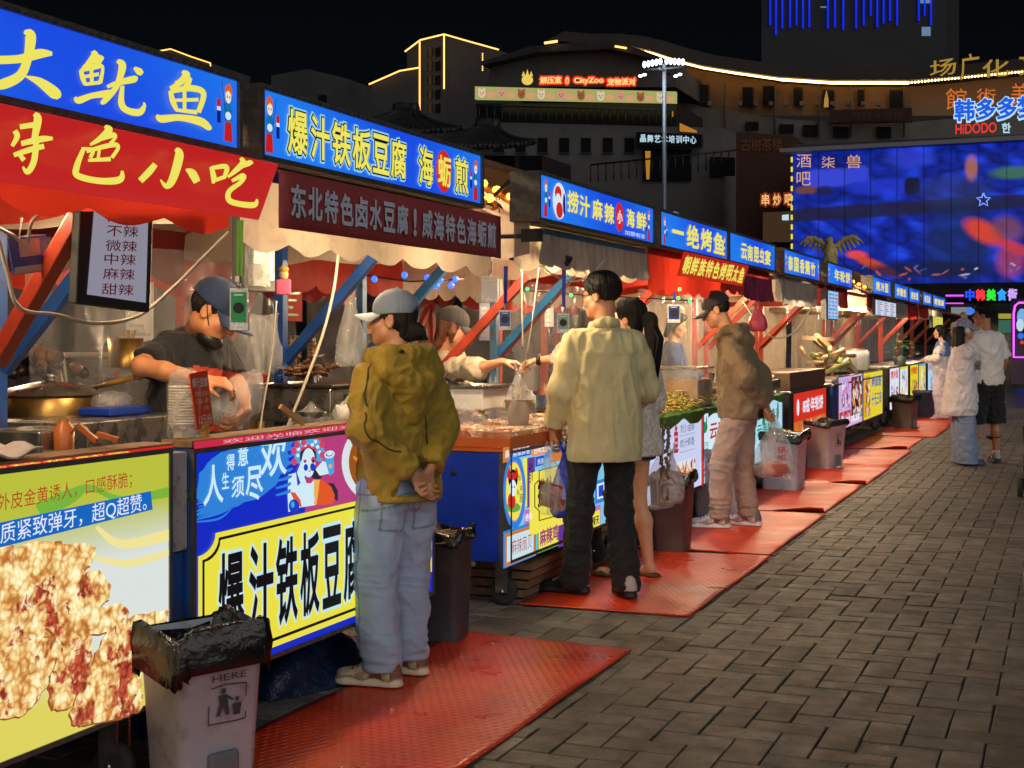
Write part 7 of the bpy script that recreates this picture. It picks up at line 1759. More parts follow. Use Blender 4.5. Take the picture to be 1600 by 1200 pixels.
for k in range(16): b.tube([p + Vector((rnd.uniform(-.05, .05), rnd.uniform(-.05, .05), -.06)), p + Vector((rnd.uniform(-.06, .06), rnd.uniform(-.06, .06), .09))], .003, 5)
b.build('sticks', mat('bamboo_stick', (.42, .27, .12, 1), .7), t)
b = MB(); b.tube([ond(88, 560, 6.8), ond(92, 555, 6.8), ond(215, 553, 6.9)], .013, 10); b.beam(ond(86, 562, 6.8), ond(100, 625, 6.8), .03, .03); b.beam(ond(98, 550, 6.78), ond(104, 600, 6.78), .02, .004); tag(b.build('towel_rail', mat('pale_pipe', (.55, .5, .42, 1), .4)), 'pale pipe rail standing behind the cooker of the squid stall', 'rail')
# electricity box on the post
p = ond(405, 395, 6.05); t = thing('meter_box', 'clear fronted electricity meter box at the top of the tofu stall post', 'meter box', p)
b = MB(); b.box((p.x - .05, p.y - .14, p.z - .17), (p.x + .02, p.y + .10, p.z + .17)); b.build('box', mat('meter_grey', (.14, .14, .13, 1), .5, dirt=.4), t, bevel=.006)
b = MB(); b.box((p.x + .02, p.y - .12, p.z - .15), (p.x + .05, p.y + .02, p.z + .15)); b.build('clear_cover', clear('meter_cover', (.7, .72, .7, 1), .4, .1, .1, 10), t, bevel=.006)
b = MB(); b.box((p.x + .021, p.y - .09, p.z - .05), (p.x + .03, p.y - .01, p.z + .0)); b.box((p.x + .021, p.y + .04, p.z - .12), (p.x + .026, p.y + .08, p.z + .12)); b.build('meter', M_white, t)
# ---- stall 3: trays of seafood
M_traycl = clear('tray_plastic', (.9, .72, .55, 1), .45, .15, .15, 12)
TL = ['tray of shellfish nearest the blue side of the seafood stall', 'tray of red prawns at the front of the seafood stall', 'tray of cut squid at the back of the seafood stall', 'tray of clams beneath the hanging bag', 'tray of red chilli seafood in front of the girl\'s sleeve', 'tray of noodles and fish balls behind the young man', 'empty-looking clear tray at the far end of the seafood stall', 'tray of mussels at the far end of the seafood stall']
fc = [(.55, .36, .20, 1), (.55, .10, .03, 1), (.62, .50, .36, 1), (.42, .26, .14, 1), (.50, .06, .02, 1), (.60, .44, .24, 1), (.45, .30, .18, 1), (.20, .10, .05, 1)]
for k in range(8):
    x = -2.83 if k % 2 == 0 else -3.12; y = 6.66 + .44 * (k // 2) + .2; z = .854
    t = thing('food_tray', TL[k], 'tray', (x, y, z), 'seafood trays on the seafood stall')
    b = MB(); rg = [rrect(x, y, z + dz, .13 * s_, .20 * s_, .02, 3) for dz, s_ in ((0, .88), (.07, 1.0), (.075, 1.06), (.078, 1.06), (.07, .97), (.006, .86))]; b.loft(rg, 0, True); b.build('tray', M_traycl, t)
    b = MB()
    for j in range(90):
        q = Vector((x + rnd.uniform(-.10, .10), y + rnd.uniform(-.165, .165), z + .035 + rnd.uniform(0, .035))); r_ = rnd.uniform(.008, .018)
        if j % 3 == 0: b.tube([q + Vector((r_ * 1.4 * math.cos(a_), r_ * 1.4 * math.sin(a_), .004 * math.sin(3 * a_))) for a_ in [w_ * .8 for w_ in range(6)]], .005, 5, rnd.choice((0, 0, 1)))
        else: b.ball(q, (r_ * 1.3, r_ * .8, r_ * .6), 7, rnd.choice((0, 0, 1, 2)), .15)
    b.build('seafood', [mat('sea_%d' % k, fc[k], .25, var=.3, vscale=60), mat('sea_red', (.50, .07, .02, 1), .25), mat('sea_pale', (.66, .55, .42, 1), .25)], t)
b = MB(); b.box((-3.3, 6.60, .852), (-2.69, 6.606, .90)); b.box((-2.694, 6.606, .852), (-2.688, 8.4, .905)); b.build('tray_guard', M_orange, S3)
p = ond(745, 612, 8.3); t = thing('steel_container', 'white steel container on the shelf behind the vendor woman\'s hand', 'container', p); b = MB(); b.box((p.x - .15, p.y - .25, p.z - .10), (p.x + .15, p.y + .2, p.z + .03)); b.build('container', M_white, t, bevel=.01); b = MB(); b.box((p.x - .17, p.y - .27, p.z + .032), (p.x + .17, p.y + .22, p.z + .045)); b.build('rim', M_steelw, t)
p = ond(725, 648, 7.9); carrier('clear bag bulging on the counter behind the woman in the olive jacket', p + Vector((0, 0, .07)), .26, .16, M_bagc, 41, .12, False)
# ---- stall 4: fish tank and heap of snacks
p = onx(1062, 640, -2.98); t = thing('fish_tank', 'murky glass tank with brown liquid on the fish stall', 'tank', (-2.98, p.y, .86))
b = MB(); y0, y1 = p.y - .25, p.y + .25
b.box((-3.2, y0, .856), (-2.76, y1, .87)); b.build('base', M_dark, t)
b = MB(); b.box((-3.19, y0 + .01, .872), (-2.77, y1 - .01, 1.08)); b.build('liquid', mat('murky_broth', (.28, .15, .04, 1), .15, var=.6, vscale=5), t)
b = MB(); b.box((-3.2, y0, .871), (-2.76, y1, 1.17)); b.build('glass', clear('tank_glass', (.8, .78, .7, 1), .25, .05, .05, 3), t)
b = MB(); b.box((-3.21, y0 - .01, 1.172), (-2.75, y1 + .01, 1.186)); b.build('lid', M_steelw, t)
for (lab, c, n, sp, L, col) in (('heap of golden fried snacks in front of the fish tank', (-2.86, 9.75, .87), 420, (.14, .62), .05, (.48, .30, .07, 1)), ('heap of pale dried fish strips beside the man in the dark cap', (-2.95, 11.1, .90), 330, (.22, .65), .10, (.36, .26, .12, 1)), ('heap of greenish snacks at the edge of the insect stall', (-2.86, 10.35, .87), 260, (.14, .3), .05, (.34, .33, .06, 1)), ('heap of brown insects beyond the man in the dark cap', (-2.98, 12.7, .89), 240, (.2, .7), .07, (.24, .13, .05, 1))):
    t = thing('snack_heap', lab, 'food', c); b = MB()
    for k in range(n):
        u, v = rnd.uniform(-1, 1), rnd.uniform(-1, 1); hh = .12 * max(0, 1 - max(abs(u), abs(v)) ** 2.5) * rnd.uniform(.5, 1); q = Vector(c) + Vector((u * sp[0], v * sp[1], hh)); a = rnd.uniform(0, 3.14)
        d = Vector((math.cos(a), math.sin(a), rnd.uniform(-.25, .25))) * L * rnd.uniform(.5, 1); b.tube([q - d * .5, q + Vector((0, 0, .006)), q + d * .5], [.004, .007, .003], 4, rnd.choice((0, 0, 1)))
    b.build('snacks', [mat('snack_%d' % int(col[0] * 100 + col[1] * 999), col, .45, var=.3, vscale=40), mat('snack_l%d' % int(col[0] * 100), tuple(min(1, c_ * 1.6) for c_ in col[:3]) + (1,), .45)], t)
M_turf = mat('green_turf', (.06, .20, .02, 1), .8, var=.5, vscale=30, bump=.8, bscale=120)
for i, (y0, y1, lab) in enumerate(((8.7, 10.6, 'green turf mat hanging over the edge of the fish stall'), (10.7, 13.8, 'green turf mat hanging over the edge of the insect stall'))):
    b = MB(); b.grid(lambda u, v: ((-3.25 + .56 * min(1, u * 1.35)) + (.022 if u > .74 else 0), y0 + (y1 - y0) * v, .862 + .006 * math.sin(v * 40) - max(0, u - .74) * (.28 + .10 * math.sin(v * 17 + 3 * i))), 16, 60); tag(b.build('turf_mat', M_turf), lab, 'mat')
# steel trays and white glove hand rest, tilted board
p = onx(1222, 598, -2.95); t = thing('serving_tray', 'steel serving trays past the man in the dark cap', 'tray', (-2.98, 13.3, .87)); b = MB(); b.box((-3.2, 12.9, .90), (-2.76, 14.1, 1.0)); b.build('tray_body', M_steelw, t, bevel=.01); b = MB()
for k in range(70): b.ball((-2.98 + rnd.uniform(-.18, .18), 13.5 + rnd.uniform(-.5, .5), 1.005 + rnd.uniform(0, .03)), rnd.uniform(.012, .025), 7, 0, .2)
b.build('diced_food', mat('diced', (.55, .42, .24, 1), .4, var=.3, vscale=40), t)
# ---- stall 7: bamboo tubes
t = thing('bamboo_stack', 'stack of pale and green bamboo tubes on the skewer stall', 'bamboo', (-3.0, 18.3, .97)); b = MB(); g = MB()
for k in range(26):
    c = Vector((-2.95 + rnd.uniform(-.22, .2), 17.6 + rnd.uniform(-.2, .9), 1.0 + .05 * (k // 5))); d = Vector((rnd.uniform(-.25, .25), .9, rnd.uniform(-.04, .12))).normalized() * .75; (b if k % 4 else g).tube([c, c + d], .03, 9)
b.build('pale_tubes', mat('bamboo_pale', (.55, .38, .18, 1), .45, var=.25), t); g.build('green_tubes', mat('bamboo_green', (.28, .38, .06, 1), .45, var=.25), t)
t = thing('timber_rack', 'crossed pale bars leaning on the skewer stall counter', 'rack', (-2.8, 19.3, .95)); b = MB(); b.beam((-2.75, 19.3, .95), (-3.1, 18.2, 1.45), .06, .06); b.beam((-2.85, 19.5, .95), (-3.2, 18.5, 1.42), .05, .05); b.beam((-3.2, 17.6, 1.42), (-3.0, 18.9, 1.40), .05, .05); b.beam((-2.9, 20.2, .95), (-3.0, 19.6, 1.3), .05, .05); b.build('bars', mat('pale_timber', (.52, .36, .20, 1), .6), t)
p = (-2.95, 20.7, .95); t = thing('rice_pot', 'white round pot with red rim on the far skewer stall', 'pot', p); b = MB(); b.lathe([(.16, 0), (.2, .05), (.2, .26), (.16, .29)], p, 20); b.build('pot', M_white, t); b = MB(); b.lathe([(.17, .291), (.15, .31), (0, .315)], p, 20); b.build('lid', R_print, t)
# plant
p = Vector((-2.75, 24.6, .95)); t = thing('potted_plant', 'leafy green plant on the distant counter behind clear film', 'plant', p); b = MB(); b.lathe([(.09, 0), (.13, .16), (.12, .16), (.0, .12)], p, 14); b.build('pot', mat('dark_pot', (.05, .07, .06, 1)), t); b = MB()
for k in range(160):
    a = rnd.uniform(0, 6.28); r_ = rnd.uniform(.05, .42); q = p + Vector((r_ * math.cos(a) * .7, r_ * math.sin(a), .16 + rnd.uniform(.02, .42) * (1 - r_ * .9))); w_ = rnd.uniform(.03, .06); d = Vector((math.cos(a), math.sin(a), rnd.uniform(-.4, .5))); s_ = Vector((-math.sin(a), math.cos(a), 0)); b.poly([q, q + d * w_ + s_ * w_ * .35, q + d * w_ * 2.1, q + d * w_ - s_ * w_ * .35], k % 2)
b.build('leaves', [mat('leaf_a', (.07, .20, .04, 1), .5), mat('leaf_b', (.16, .30, .10, 1), .5)], t)
# clear films hanging between the stalls
def film(label, y0, y1, z0, z1, x, m, ph=0):
    b = MB(); b.grid(lambda u, v: (x + .03 * math.sin(u * 11 + ph) + .015 * math.sin(u * 27 + v * 6 + ph), y0 + (y1 - y0) * u, z0 + (z1 - z0) * v), 60, 8); return tag(b.build('plastic_curtain', m), label, 'curtain', 'clear plastic curtains of the stalls')
film('milky plastic curtain at the back of the tofu stall', 4.7, 6.6, .9, 1.86, -4.15, M_film2)
film('clear plastic curtain behind the steel trays', 11.4, 14.2, .9, 1.85, -3.5, M_film, 2)
film('clear plastic curtain in front of the bamboo tubes', 14.6, 18.4, .98, 1.84, -2.78, M_film, 4)
film('clear plastic curtain in front of the white pot', 19.2, 24.2, .98, 1.78, -2.72, M_film2, 5)
film('clear plastic curtain behind the fish tank', 9.2, 11.3, .9, 1.84, -3.75, M_film, 7)
# blue and green lamp strings
t = thing('led_string', 'string of blue lit bulbs under the roof behind the tofu stall', 'lights', ond(650, 440, 7.6))
for px, py in ((585, 436), (632, 430), (668, 434), (682, 446), (688, 438), (705, 446), (675, 440), (712, 436)): b = MB(); b.ball(ond(px, py, 7.6), .019, 8); b.build('bulb', emi('blue_led', rgb(40, 90, 255), 3), t)
b = MB(); b = MB(); b.tube([ond(570, 430, 7.6), ond(640, 440, 7.6), ond(725, 436, 7.6)], .005, 6); b.build('wire', M_black, t)
t = thing('led_string', 'string of tiny green lamps behind the seafood stall', 'lights', ond(840, 455, 9.2))
for px, py in ((805, 448), (824, 452), (892, 461), (860, 470), (1062, 452), (1078, 470), (1060, 466)): b = MB(); b.ball(ond(px, py, 9.2), .012, 8); b.build('bulb', emi('green_led', rgb(60, 255, 120), 3), t)
b = MB(); b = MB(); b.tube([ond(795, 452, 9.2), ond(900, 460, 9.2), ond(1085, 470, 9.2)], .004, 6); b.build('wire', M_black, t)
# blue notice top left and blue sacks under the carts
X = -2.9; t = thing('notice', 'blue and white notice hanging behind the red brace at the left edge', 'notice', onx(45, 400, X)); b = MB(); b.prism([onx(*q, X) for q in ((12, 372), (72, 366), (66, 424), (22, 430))], (-.004, 0, 0)); b.build('sheet', BC and mat('notice_blue', (.03, .07, .32, 1), .4), t); b = MB(); b.poly([onx(*q, X) + Vector((.002, 0, 0)) for q in ((27, 374), (60, 372), (63, 398), (31, 402))]); b.poly([onx(*q, X) + Vector((.002, 0, 0)) for q in ((22, 418), (67, 412), (66, 423), (22, 429))]); b.build('white_field', mat('notice_white', (.5, .48, .46, 1), .5), t)
b = MB(); b.tube([onx(30, 372, X), onx(34, 340, X)], .003, 5); b.build('string', M_cable, t)
for i, (x, y, sx_, sy_, lab) in enumerate(((-3.0, 5.0, .22, .42, 'dark blue plastic sack under the tofu stall'), (-2.95, 7.75, .2, .3, 'blue plastic sack under the seafood stall'), (-3.05, 4.25, .2, .25, 'small dark sack under the tofu stall beside the wheel'))):
    b = MB(); b.grid(lambda u, v: (x + sx_ * math.cos(u * 6.283) * math.sin(max(.001, v) * 1.571) * (1 + .12 * math.sin(u * 31 + v * 9)), y + sy_ * math.sin(u * 6.283) * math.sin(max(.001, v) * 1.571) * (1 + .12 * math.sin(u * 23)), .005 + .19 * math.cos(v * 1.571) * (1 + .2 * math.sin(u * 19 + v * 7))), 40, 10); tag(b.build('plastic_sack', mat('sack_blue', (.006, .018, .06, 1), .35, bump=.8, bscale=22)), lab, 'sack')
t = thing('timber_stack', 'stack of dark boards under the seafood stall', 'boards', (-2.95, 7.3, 0)); b = MB()
for k in range(4): b.box((-3.1 + .02 * k, 6.95, .012 + .05 * k), (-2.75 + .015 * k, 8.1 - .06 * k, .05 + .05 * k))
b.build('boards', M_wood, t)
# orange cutting board leaning, pink bag
t = thing('wooden_board', 'reddish board leaning by the man in the brown jacket', 'board', (-2.72, 11.7, .86)); b = MB(); b.beam((-2.8, 11.25, .99), (-2.74, 11.95, .87), .05, .02); b.build('board', mat('red_wood', (.35, .11, .05, 1), .6), t)
p = ond(1184, 498, 11.6); carrier('pink bag hanging behind the man in the brown jacket', p + Vector((0, 0, .1)), .16, .2, mat('pink_bag', (.6, .06, .10, 1), .4, bump=.5, bscale=20), 51, .05, False)

# crowded shelves at the backs of the stalls
BM = [mat('jar_%d' % i, c, .25) for i, c in enumerate(((.5, .08, .02, 1), (.55, .35, .05, 1), (.05, .04, .03, 1), (.6, .6, .58, 1), (.10, .25, .08, 1), (.04, .08, .3, 1), (.45, .2, .06, 1)))]
t = thing('back_shelf', 'long low steel shelf running behind the stalls', 'shelf', (-3.95, 9, 0)); b = MB(); b.box((-4.08, 3.2, .86), (-3.78, 16, .885)); b.build('shelf_board', M_steelw, t)
for k in range(16):
    b = MB(); y = 3.3 + .84 * k; b.box((-3.96, y, 0), (-3.92, y + .04, .859)); b.build('leg', M_dark, t)
for k in range(95):
    x, y = rnd.uniform(-4.04, -3.82), 3.25 + .132 * k + rnd.uniform(-.03, .03); h_ = rnd.uniform(.07, .24); r_ = rnd.uniform(.028, .05); m = BM[k % 7]
    b = MB(); kind = k % 4
    if kind == 0: b.lathe([(r_, 0), (r_, h_ * .65), (r_ * .4, h_ * .8), (r_ * .4, h_), (0, h_)], (x, y, .886), 12)
    elif kind == 1: b.lathe([(r_ * .8, 0), (r_ * 1.2, h_ * .6), (r_ * 1.25, h_ * .6), (0, h_ * .62)], (x, y, .886), 14)
    elif kind == 2: b.loft([rrect(x, y, .886 + z, r_ * s_, r_ * 1.3 * s_, .012, 2) for z, s_ in ((0, .9), (h_ * .8, 1), (h_ * .81, 1.1), (h_ * .86, 1.1))], 0, False)
    else: b.lathe([(r_, 0), (r_, h_ * .7), (r_ * .9, h_ * .72), (r_ * .9, h_ * .8), (0, h_ * .8)], (x, y, .886), 12)
    tag(b.build('food_container', m), 'small jar, bottle or tub crowded on the long back shelf', 'container', 'containers on the back shelf')
PL = ['printed food sheet', 'white price sheet', 'red price sheet', 'yellow notice', 'blue notice', 'white menu sheet', 'orange price sheet', 'pink notice']
for k in range(8):
    y = 4.1 + 1.45 * k; z = 1.28 + .12 * (k % 3); x = -4.3; t = thing('paper_sheet', PL[k] + ' hanging ' + ('behind the tofu vendor', 'beyond the griddle', 'left of the vendor woman', 'behind the seafood stall', 'behind the fish tank', 'left of the red posts', 'behind the insect snacks', 'behind the steel trays')[k], 'notice', (x, y, z))
    b = MB(); b.box((x, y, z), (x + .004, y + .22, z + .3)); b.build('sheet', [M_white, M_white, M_redtarp, mat('notice_yellow', (.6, .5, .06, 1)), mat('notice_blue', (.03, .07, .32, 1), .4), M_white, mat('orange_label', (.6, .2, .05, 1)), mat('pink_bag', (.6, .06, .10, 1), .4)][k], t)
    b = MB()
    for j in range(6): b.box((x + .005, y + .025, z + .03 + .043 * j), (x + .0065, y + .025 + rnd.uniform(.08, .17), z + .046 + .043 * j))
    b.build('printed_line', BM[(k + 2) % 7], t)
# ================================================================ REAR ROW, back to back with the lane stalls
def rear_stall(label, y0, y1, m_can, m_post, x=-5.0):
    t = thing('rear_stall', label, 'stall', (x, (y0 + y1) / 2, 0), 'stalls of the row behind')
    for y in (y0 + .1, y1 - .1):
        b = MB(); b.box((x - .03, y - .03, 0), (x + .03, y + .03, 2.15)); b.build('post', m_post, t)
        b = MB(); b.beam((x, y, 1.3), (x, y + .6, 1.95), .04, .045); b.build('brace', (M_blue if m_post is M_red else M_red), t)
    b = MB(); b.grid(lambda u, v: (x + .35 - 1.6 * u, y0 + (y1 - y0) * v, 2.0 + .45 * u - .03 * math.sin(3.1 * v)), 8, 8); b.build('canopy', m_can, t)
    b = MB(); scallop(b, (x + .35, y0), (x + .35, y1), 2.0, 1.70, 7, .05, fold=.015); b.build('valance', m_can, t)
    b = MB(); b.box((x - .9, y0 + .05, 0.1), (x - .15, y1 - .05, .86)); b.build('counter', M_dark, t)
    for k in range(9):
        b = MB(); c = (x - rnd.uniform(.2, .8), rnd.uniform(y0 + .2, y1 - .2), .862); w_ = rnd.uniform(.06, .13); h_ = rnd.uniform(.08, .32)
        if k % 3: b.lathe([(w_ * .85, 0), (w_, h_ * .2), (w_, h_ * .9), (w_ * 1.06, h_ * .92), (w_ * .9, h_), (w_ * .2, h_ * 1.05), (w_ * .15, h_ * 1.2), (0, h_ * 1.2)], c, 16)
        else: b.loft([rrect(c[0], c[1], c[2] + z * h_, w_ * q, w_ * 1.3 * q, .02, 3) for z, q in ((0, .9), (.85, 1), (.86, 1.08), (.95, 1.08), (1, .95))], 0, False)
        b.build('cooking_pot', [M_steel, M_white, M_dark, M_redtarp][k % 4], t)
    b = MB(); b.grid(lambda u, v: (x - 1.1 + .05 * math.sin(u * 9 + y0), y0 + (y1 - y0) * u, .88 + 1.1 * v), 40, 6); b.build('film_wall', M_film, t)
RL = ['red-roofed stall of the rear row seen past the cooker', 'red-roofed stall of the rear row behind the tofu vendor', 'red-roofed stall of the rear row behind the vendor woman', 'rear row stall with red posts behind the fish tank', 'rear row stall behind the insect snacks', 'rear row stall behind the bamboo tubes', 'farthest stall of the rear row']
for i, lab in enumerate(RL):
    rear_stall(lab, 4.2 + 3.1 * i, 7.1 + 3.1 * i, (M_redtarp, M_maroon, M_redtarp, M_redtarp, M_cream, M_redtarp, M_maroon)[i], (M_red, M_blue, M_red, M_red, M_red, M_red, M_blue)[i])
for i, (y, p_) in enumerate(((5.6, 30), (8.6, 34), (11.9, 34), (15, 34), (18.4, 34), (22, 34))): lamp(-5.3, y, 1.92, 'warm bulb of the rear row ' + ('beyond the cooker', 'behind the tofu stall', 'behind the seafood stall', 'behind the fish stall', 'behind the pancake stall', 'at the far end')[i], p_ * 1.3)

# ================================================================ BUILDINGS ROUND THE SQUARE
def slab(b, Y, pts, th=.4, mi=0):
    b.prism([ony(x, y, Y) for x, y in pts], (0, th, 0), mi)
def wtext(b, s_, l, t_, r, bt, Y, off=.02, mi=0, grow=0, dy=0.0, tl=0.0):
    O = ony(l, bt, Y) - Vector((0, dy, 0)); U = ony(r, bt - tl, Y) - ony(l, bt, Y); text(b, s_, O, U, ony(l, t_, Y) - ony(l, bt, Y), off, mi, grow)
def tubes(b, Y, pts, r, mi=0, dy=.1): b.tube([ony(x, y, Y) - Vector((0, dy, 0)) for x, y in pts], r, 6, mi)
M_wall = mat('dim_plaster', (.12, .115, .11, 1), .85, var=.2, vscale=.4, dirt=.3, dirtcol=(.05, .05, .05, 1))
M_wall2 = mat('grey_render', (.055, .055, .06, 1), .85, var=.25, vscale=.4)
M_brownw = mat('ochre_wall', (.20, .12, .06, 1), .8, var=.2, vscale=.5)
M_night = mat('dark_glass', (.012, .013, .016, 1), .2)
M_roofd = mat('dark_tiles', (.022, .022, .026, 1), .6, var=.4, vscale=3, bump=.5, bscale=9)
GOLD = emi('gold_strip', rgb(255, 190, 96), 2.2); WARM = emi('eaves_strip', (1, .55, .18, 1), 9.0)
LBLU = emi('blue_strip', rgb(12, 40, 215), 1.2)
# -- LED screen building
YL = 46.0
t = thing('screen_building', 'building with a huge blue video screen across its front', 'building', (6, YL, 0))
b = MB(); slab(b, YL + .5, [(1238, 470), (1238, 226), (1700, 205), (1700, 470)], 8); b.build('wall', M_wall2, t)
b = MB(); slab(b, YL - .5, [(1218, 238), (1218, 232), (1700, 206), (1700, 213)], 1.2); b.build('roof_ledge', mat('ledge', (.25, .25, .26, 1), .6), t)
nx, nz = 300, 150; P0, P1 = ony(1237, 240, YL), ony(1690, 240, YL); zt, zb = ony(1237, 240, YL).z, ony(1237, 446, YL).z
b = MB(); cols = []
U_, V_ = np.meshgrid(np.linspace(0, 1, nx), np.linspace(0, 1, nz), indexing='ij')
px_ = 1237 + 453 * U_; py_ = 240 + 213 * (1 - V_)
def blob(cx, cy, rx, ry, p=2, rot=0.0):
    c, s_ = math.cos(rot), math.sin(rot); a = ((px_ - cx) * c + (py_ - cy) * s_) / rx; d = (-(px_ - cx) * s_ + (py_ - cy) * c) / ry
    return np.exp(-(np.abs(a) ** p + np.abs(d) ** p))
n1 = wob(np.stack([px_.ravel() / 100, py_.ravel() / 60, 0 * px_.ravel()], 1), 1.2, 7, (1, 1, 1), 1.5).reshape(px_.shape); n2 = wob(np.stack([px_.ravel() / 30, py_.ravel() / 16, 0 * px_.ravel()], 1), 1.0, 17, (1, 1, 1), 1.5).reshape(px_.shape)
C = np.zeros(px_.shape + (3,)); C[...] = (.002, .014, .27); C += np.clip(n1 - .05, 0, 1)[..., None] * np.array((.01, .05, .55)); C *= (1 + .3 * n2 - .45 * ridge(n1 + .25, .12) + .2 * ridge(n2 - .3, .1))[..., None]
def lay(m, col, k=1.0):
    global C; m = (np.clip((m - .22) * 2.4, 0, 1) * k)[..., None]; C = C * (1 - m) + np.array(col) * m
lay(blob(1296, 282, 40, 15, 4), (.035, .055, .62)); lay(blob(1345, 278, 20, 14, 4), (.03, .05, .6)); lay(blob(1400, 300, 70, 14), (.015, .035, .60), .7); lay(blob(1430, 255, 40, 18), (.03, .05, .62), .6)
lay(blob(1434, 300, 13, 14, 4), (.004, .006, .03)); lay(blob(1262, 300, 18, 6, 4), (.16, .05, .03), .9); lay(blob(1292, 302, 16, 8, 2), (.01, .01, .05), .9)
lay(blob(1420, 335, 220, 11, 6, -.03), (.012, .010, .035), .9); lay(blob(1500, 310, 60, 26), (.02, .03, .10), .6); lay(blob(1506, 390, 60, 60), (.006, .02, .09), .75)
lay(blob(1345, 406, 18, 7, 2, .1), (.75, .06, .08)); lay(blob(1376, 424, 40, 8, 2, .42), (.55, .06, .02)); lay(blob(1545, 375, 34, 16, 2, .5), (.62, .05, .03)); lay(blob(1580, 372, 26, 20, 2, .3), (.20, .06, .06), .7); lay(blob(1590, 400, 30, 9, 2, .4), (.6, .03, .03), .8)
lay(blob(1460, 432, 120, 14, 2), (.004, .01, .05), .9); lay(blob(1590, 232, 36, 6, 2), (.6, .12, .03), .8); lay(blob(1526, 276, 10, 20, 2), (.4, .14, .05), .8); lay(blob(1590, 286, 36, 10, 2), (.05, .16, .05), .8); lay(blob(1585, 420, 22, 26, 2), (.45, .05, .05), .6)
for k in range(26):
    lay(blob(rnd.uniform(1300, 1600), rnd.uniform(425, 446), rnd.uniform(2, 9), rnd.uniform(.8, 2.5), 2, rnd.uniform(-.8, .8)), rnd.choice(((.5, .6, .8), (.03, .15, .7), (.5, .1, .1))), .8)
lay(np.exp(-((np.abs(((px_ - 1240) / 42.5) % 1 - .5) - .5) / .018) ** 2), (0, 0, .01), .8)
g_ = [Vector((P0.x + (P1.x - P0.x) * u, YL - .02, zb + (zt - zb) * v)) for u in np.linspace(0, 1, nx) for v in np.linspace(0, 1, nz)]
b.v = [tuple(p) for p in g_]; b.f = [[i * nz + j, (i + 1) * nz + j, (i + 1) * nz + j + 1, i * nz + j + 1] for i in range(nx - 1) for j in range(nz - 1)]; b.m = [0] * len(b.f); b.s = [False] * len(b.f)
scr = b.build('video_screen', emi('screen', (1, 1, 1, 1), 1.0, attr='col'), t, attr=np.concatenate([C.reshape(-1, 3), np.ones((nx * nz, 1))], 1))
b = MB()
for s_, l, t_, r, bt in (('酒', 1245, 241, 1268, 262), ('柒', 1284, 245, 1305, 263), ('兽', 1323, 242, 1346, 263), ('吧', 1245, 269, 1267, 290)): wtext(b, s_, l, t_, r, bt, YL, .0, 0, 0, .05)
b.build('lettering', emi('screen_letters', rgb(215, 160, 120), 1.0), scr)
b = MB(); st_ = [(1537 + (11 if k % 2 == 0 else 5) * math.sin(k * math.pi / 5), 313 - (11 if k % 2 == 0 else 5) * math.cos(k * math.pi / 5)) for k in range(11)]; tubes(b, YL, st_, .025); b.build('star_outline', emi('star', rgb(110, 150, 255), 1.3), scr)
for k in range(13): b = MB(); y_ = 246 + k * 15; tubes(b, YL, [(1238, y_), (1238, y_ + 8)], .035); b.build('edge_light', emi('edge_yellow', rgb(215, 205, 70), 1.2), t)
b = MB(); slab(b, YL - .1, [(1240, 470), (1240, 447), (1700, 440), (1700, 463)], .5); b.build('lower_ledge', M_night, t)
b = MB()
for k, (ch, cc) in enumerate(zip('中韩美食街', range(5))): l = 1508 + 16.6 * k; wtext(b, ch, l, 452 - k * .3, l + 15, 470, 40, .06, k)
o = b.build('gate_letters', [E_('g_blue', 30, 70, 240, 1.2), E_('g_red', 240, 50, 60, 1.2), E_('g_green', 40, 220, 50, 1.2), E_('g_cyan', 40, 150, 240, 1.2), E_('g_mix', 190, 150, 230, 1.2)]); tag(o, 'row of five glowing rainbow characters over the lane end', 'sign')
b = MB(); tubes(b, 41, [(1478, 462), (1506, 462)], .03); tubes(b, 41, [(1478, 474), (1506, 474)], .02); tag(b.build('neon_tube', emi('violet_neon', rgb(200, 70, 230), 1.6)), 'violet neon line left of the rainbow characters', 'neon')
t2 = thing('arcade_front', 'lit shop fronts under the rainbow characters at the lane end', 'shop front', (5, 42, 0)); b = MB()
for (l, tp, r, bt, mi) in ((1478, 474, 1700, 640, 0), (1486, 480, 1518, 492, 1), (1560, 490, 1580, 498, 2), (1560, 500, 1582, 520, 3), (1520, 505, 1545, 540, 4), (1590, 560, 1600, 600, 5)):
    slab(b, 42 - .12 * (mi > 0) - .01 * mi, [(l, tp), (r, tp), (r, bt), (l, bt)], .1, mi)
b.build('front', [M_night, E_('af_white', 150, 160, 160, .6), E_('af_yellow', 170, 165, 60, .8), E_('af_green', 70, 130, 110, .5), E_('af_warm', 150, 110, 70, .4), E_('af_blue', 20, 60, 190, .7)], t2)
b = MB(); disc(b, 1516, 486, 7, 5, lambda x, y: ony(x, y, 41.5), 0, 18); b.build('oval_sign', E_('oval_blue', 50, 120, 230, 1.1), t2)
t2 = thing('neon_board', 'dark board with a pink neon outline at the right edge', 'sign', ony(1600, 600, 27)); b = MB(); slab(b, 27, [(1580, 466), (1640, 466), (1640, 600), (1580, 600)], .1); b.build('board', mat('violet_board', (.03, .012, .06, 1), .4), t2)
b = MB(); tubes(b, 27, [(1640, 473), (1592, 473), (1586, 478), (1584, 490), (1584, 558), (1640, 559)], .022, 0, .03); b.build('neon_outline', emi('pink_neon', rgb(225, 90, 235), 1.6), t2)
b = MB(); q = lambda x, y: ony(x, y, 27) - Vector((0, .02, 0))
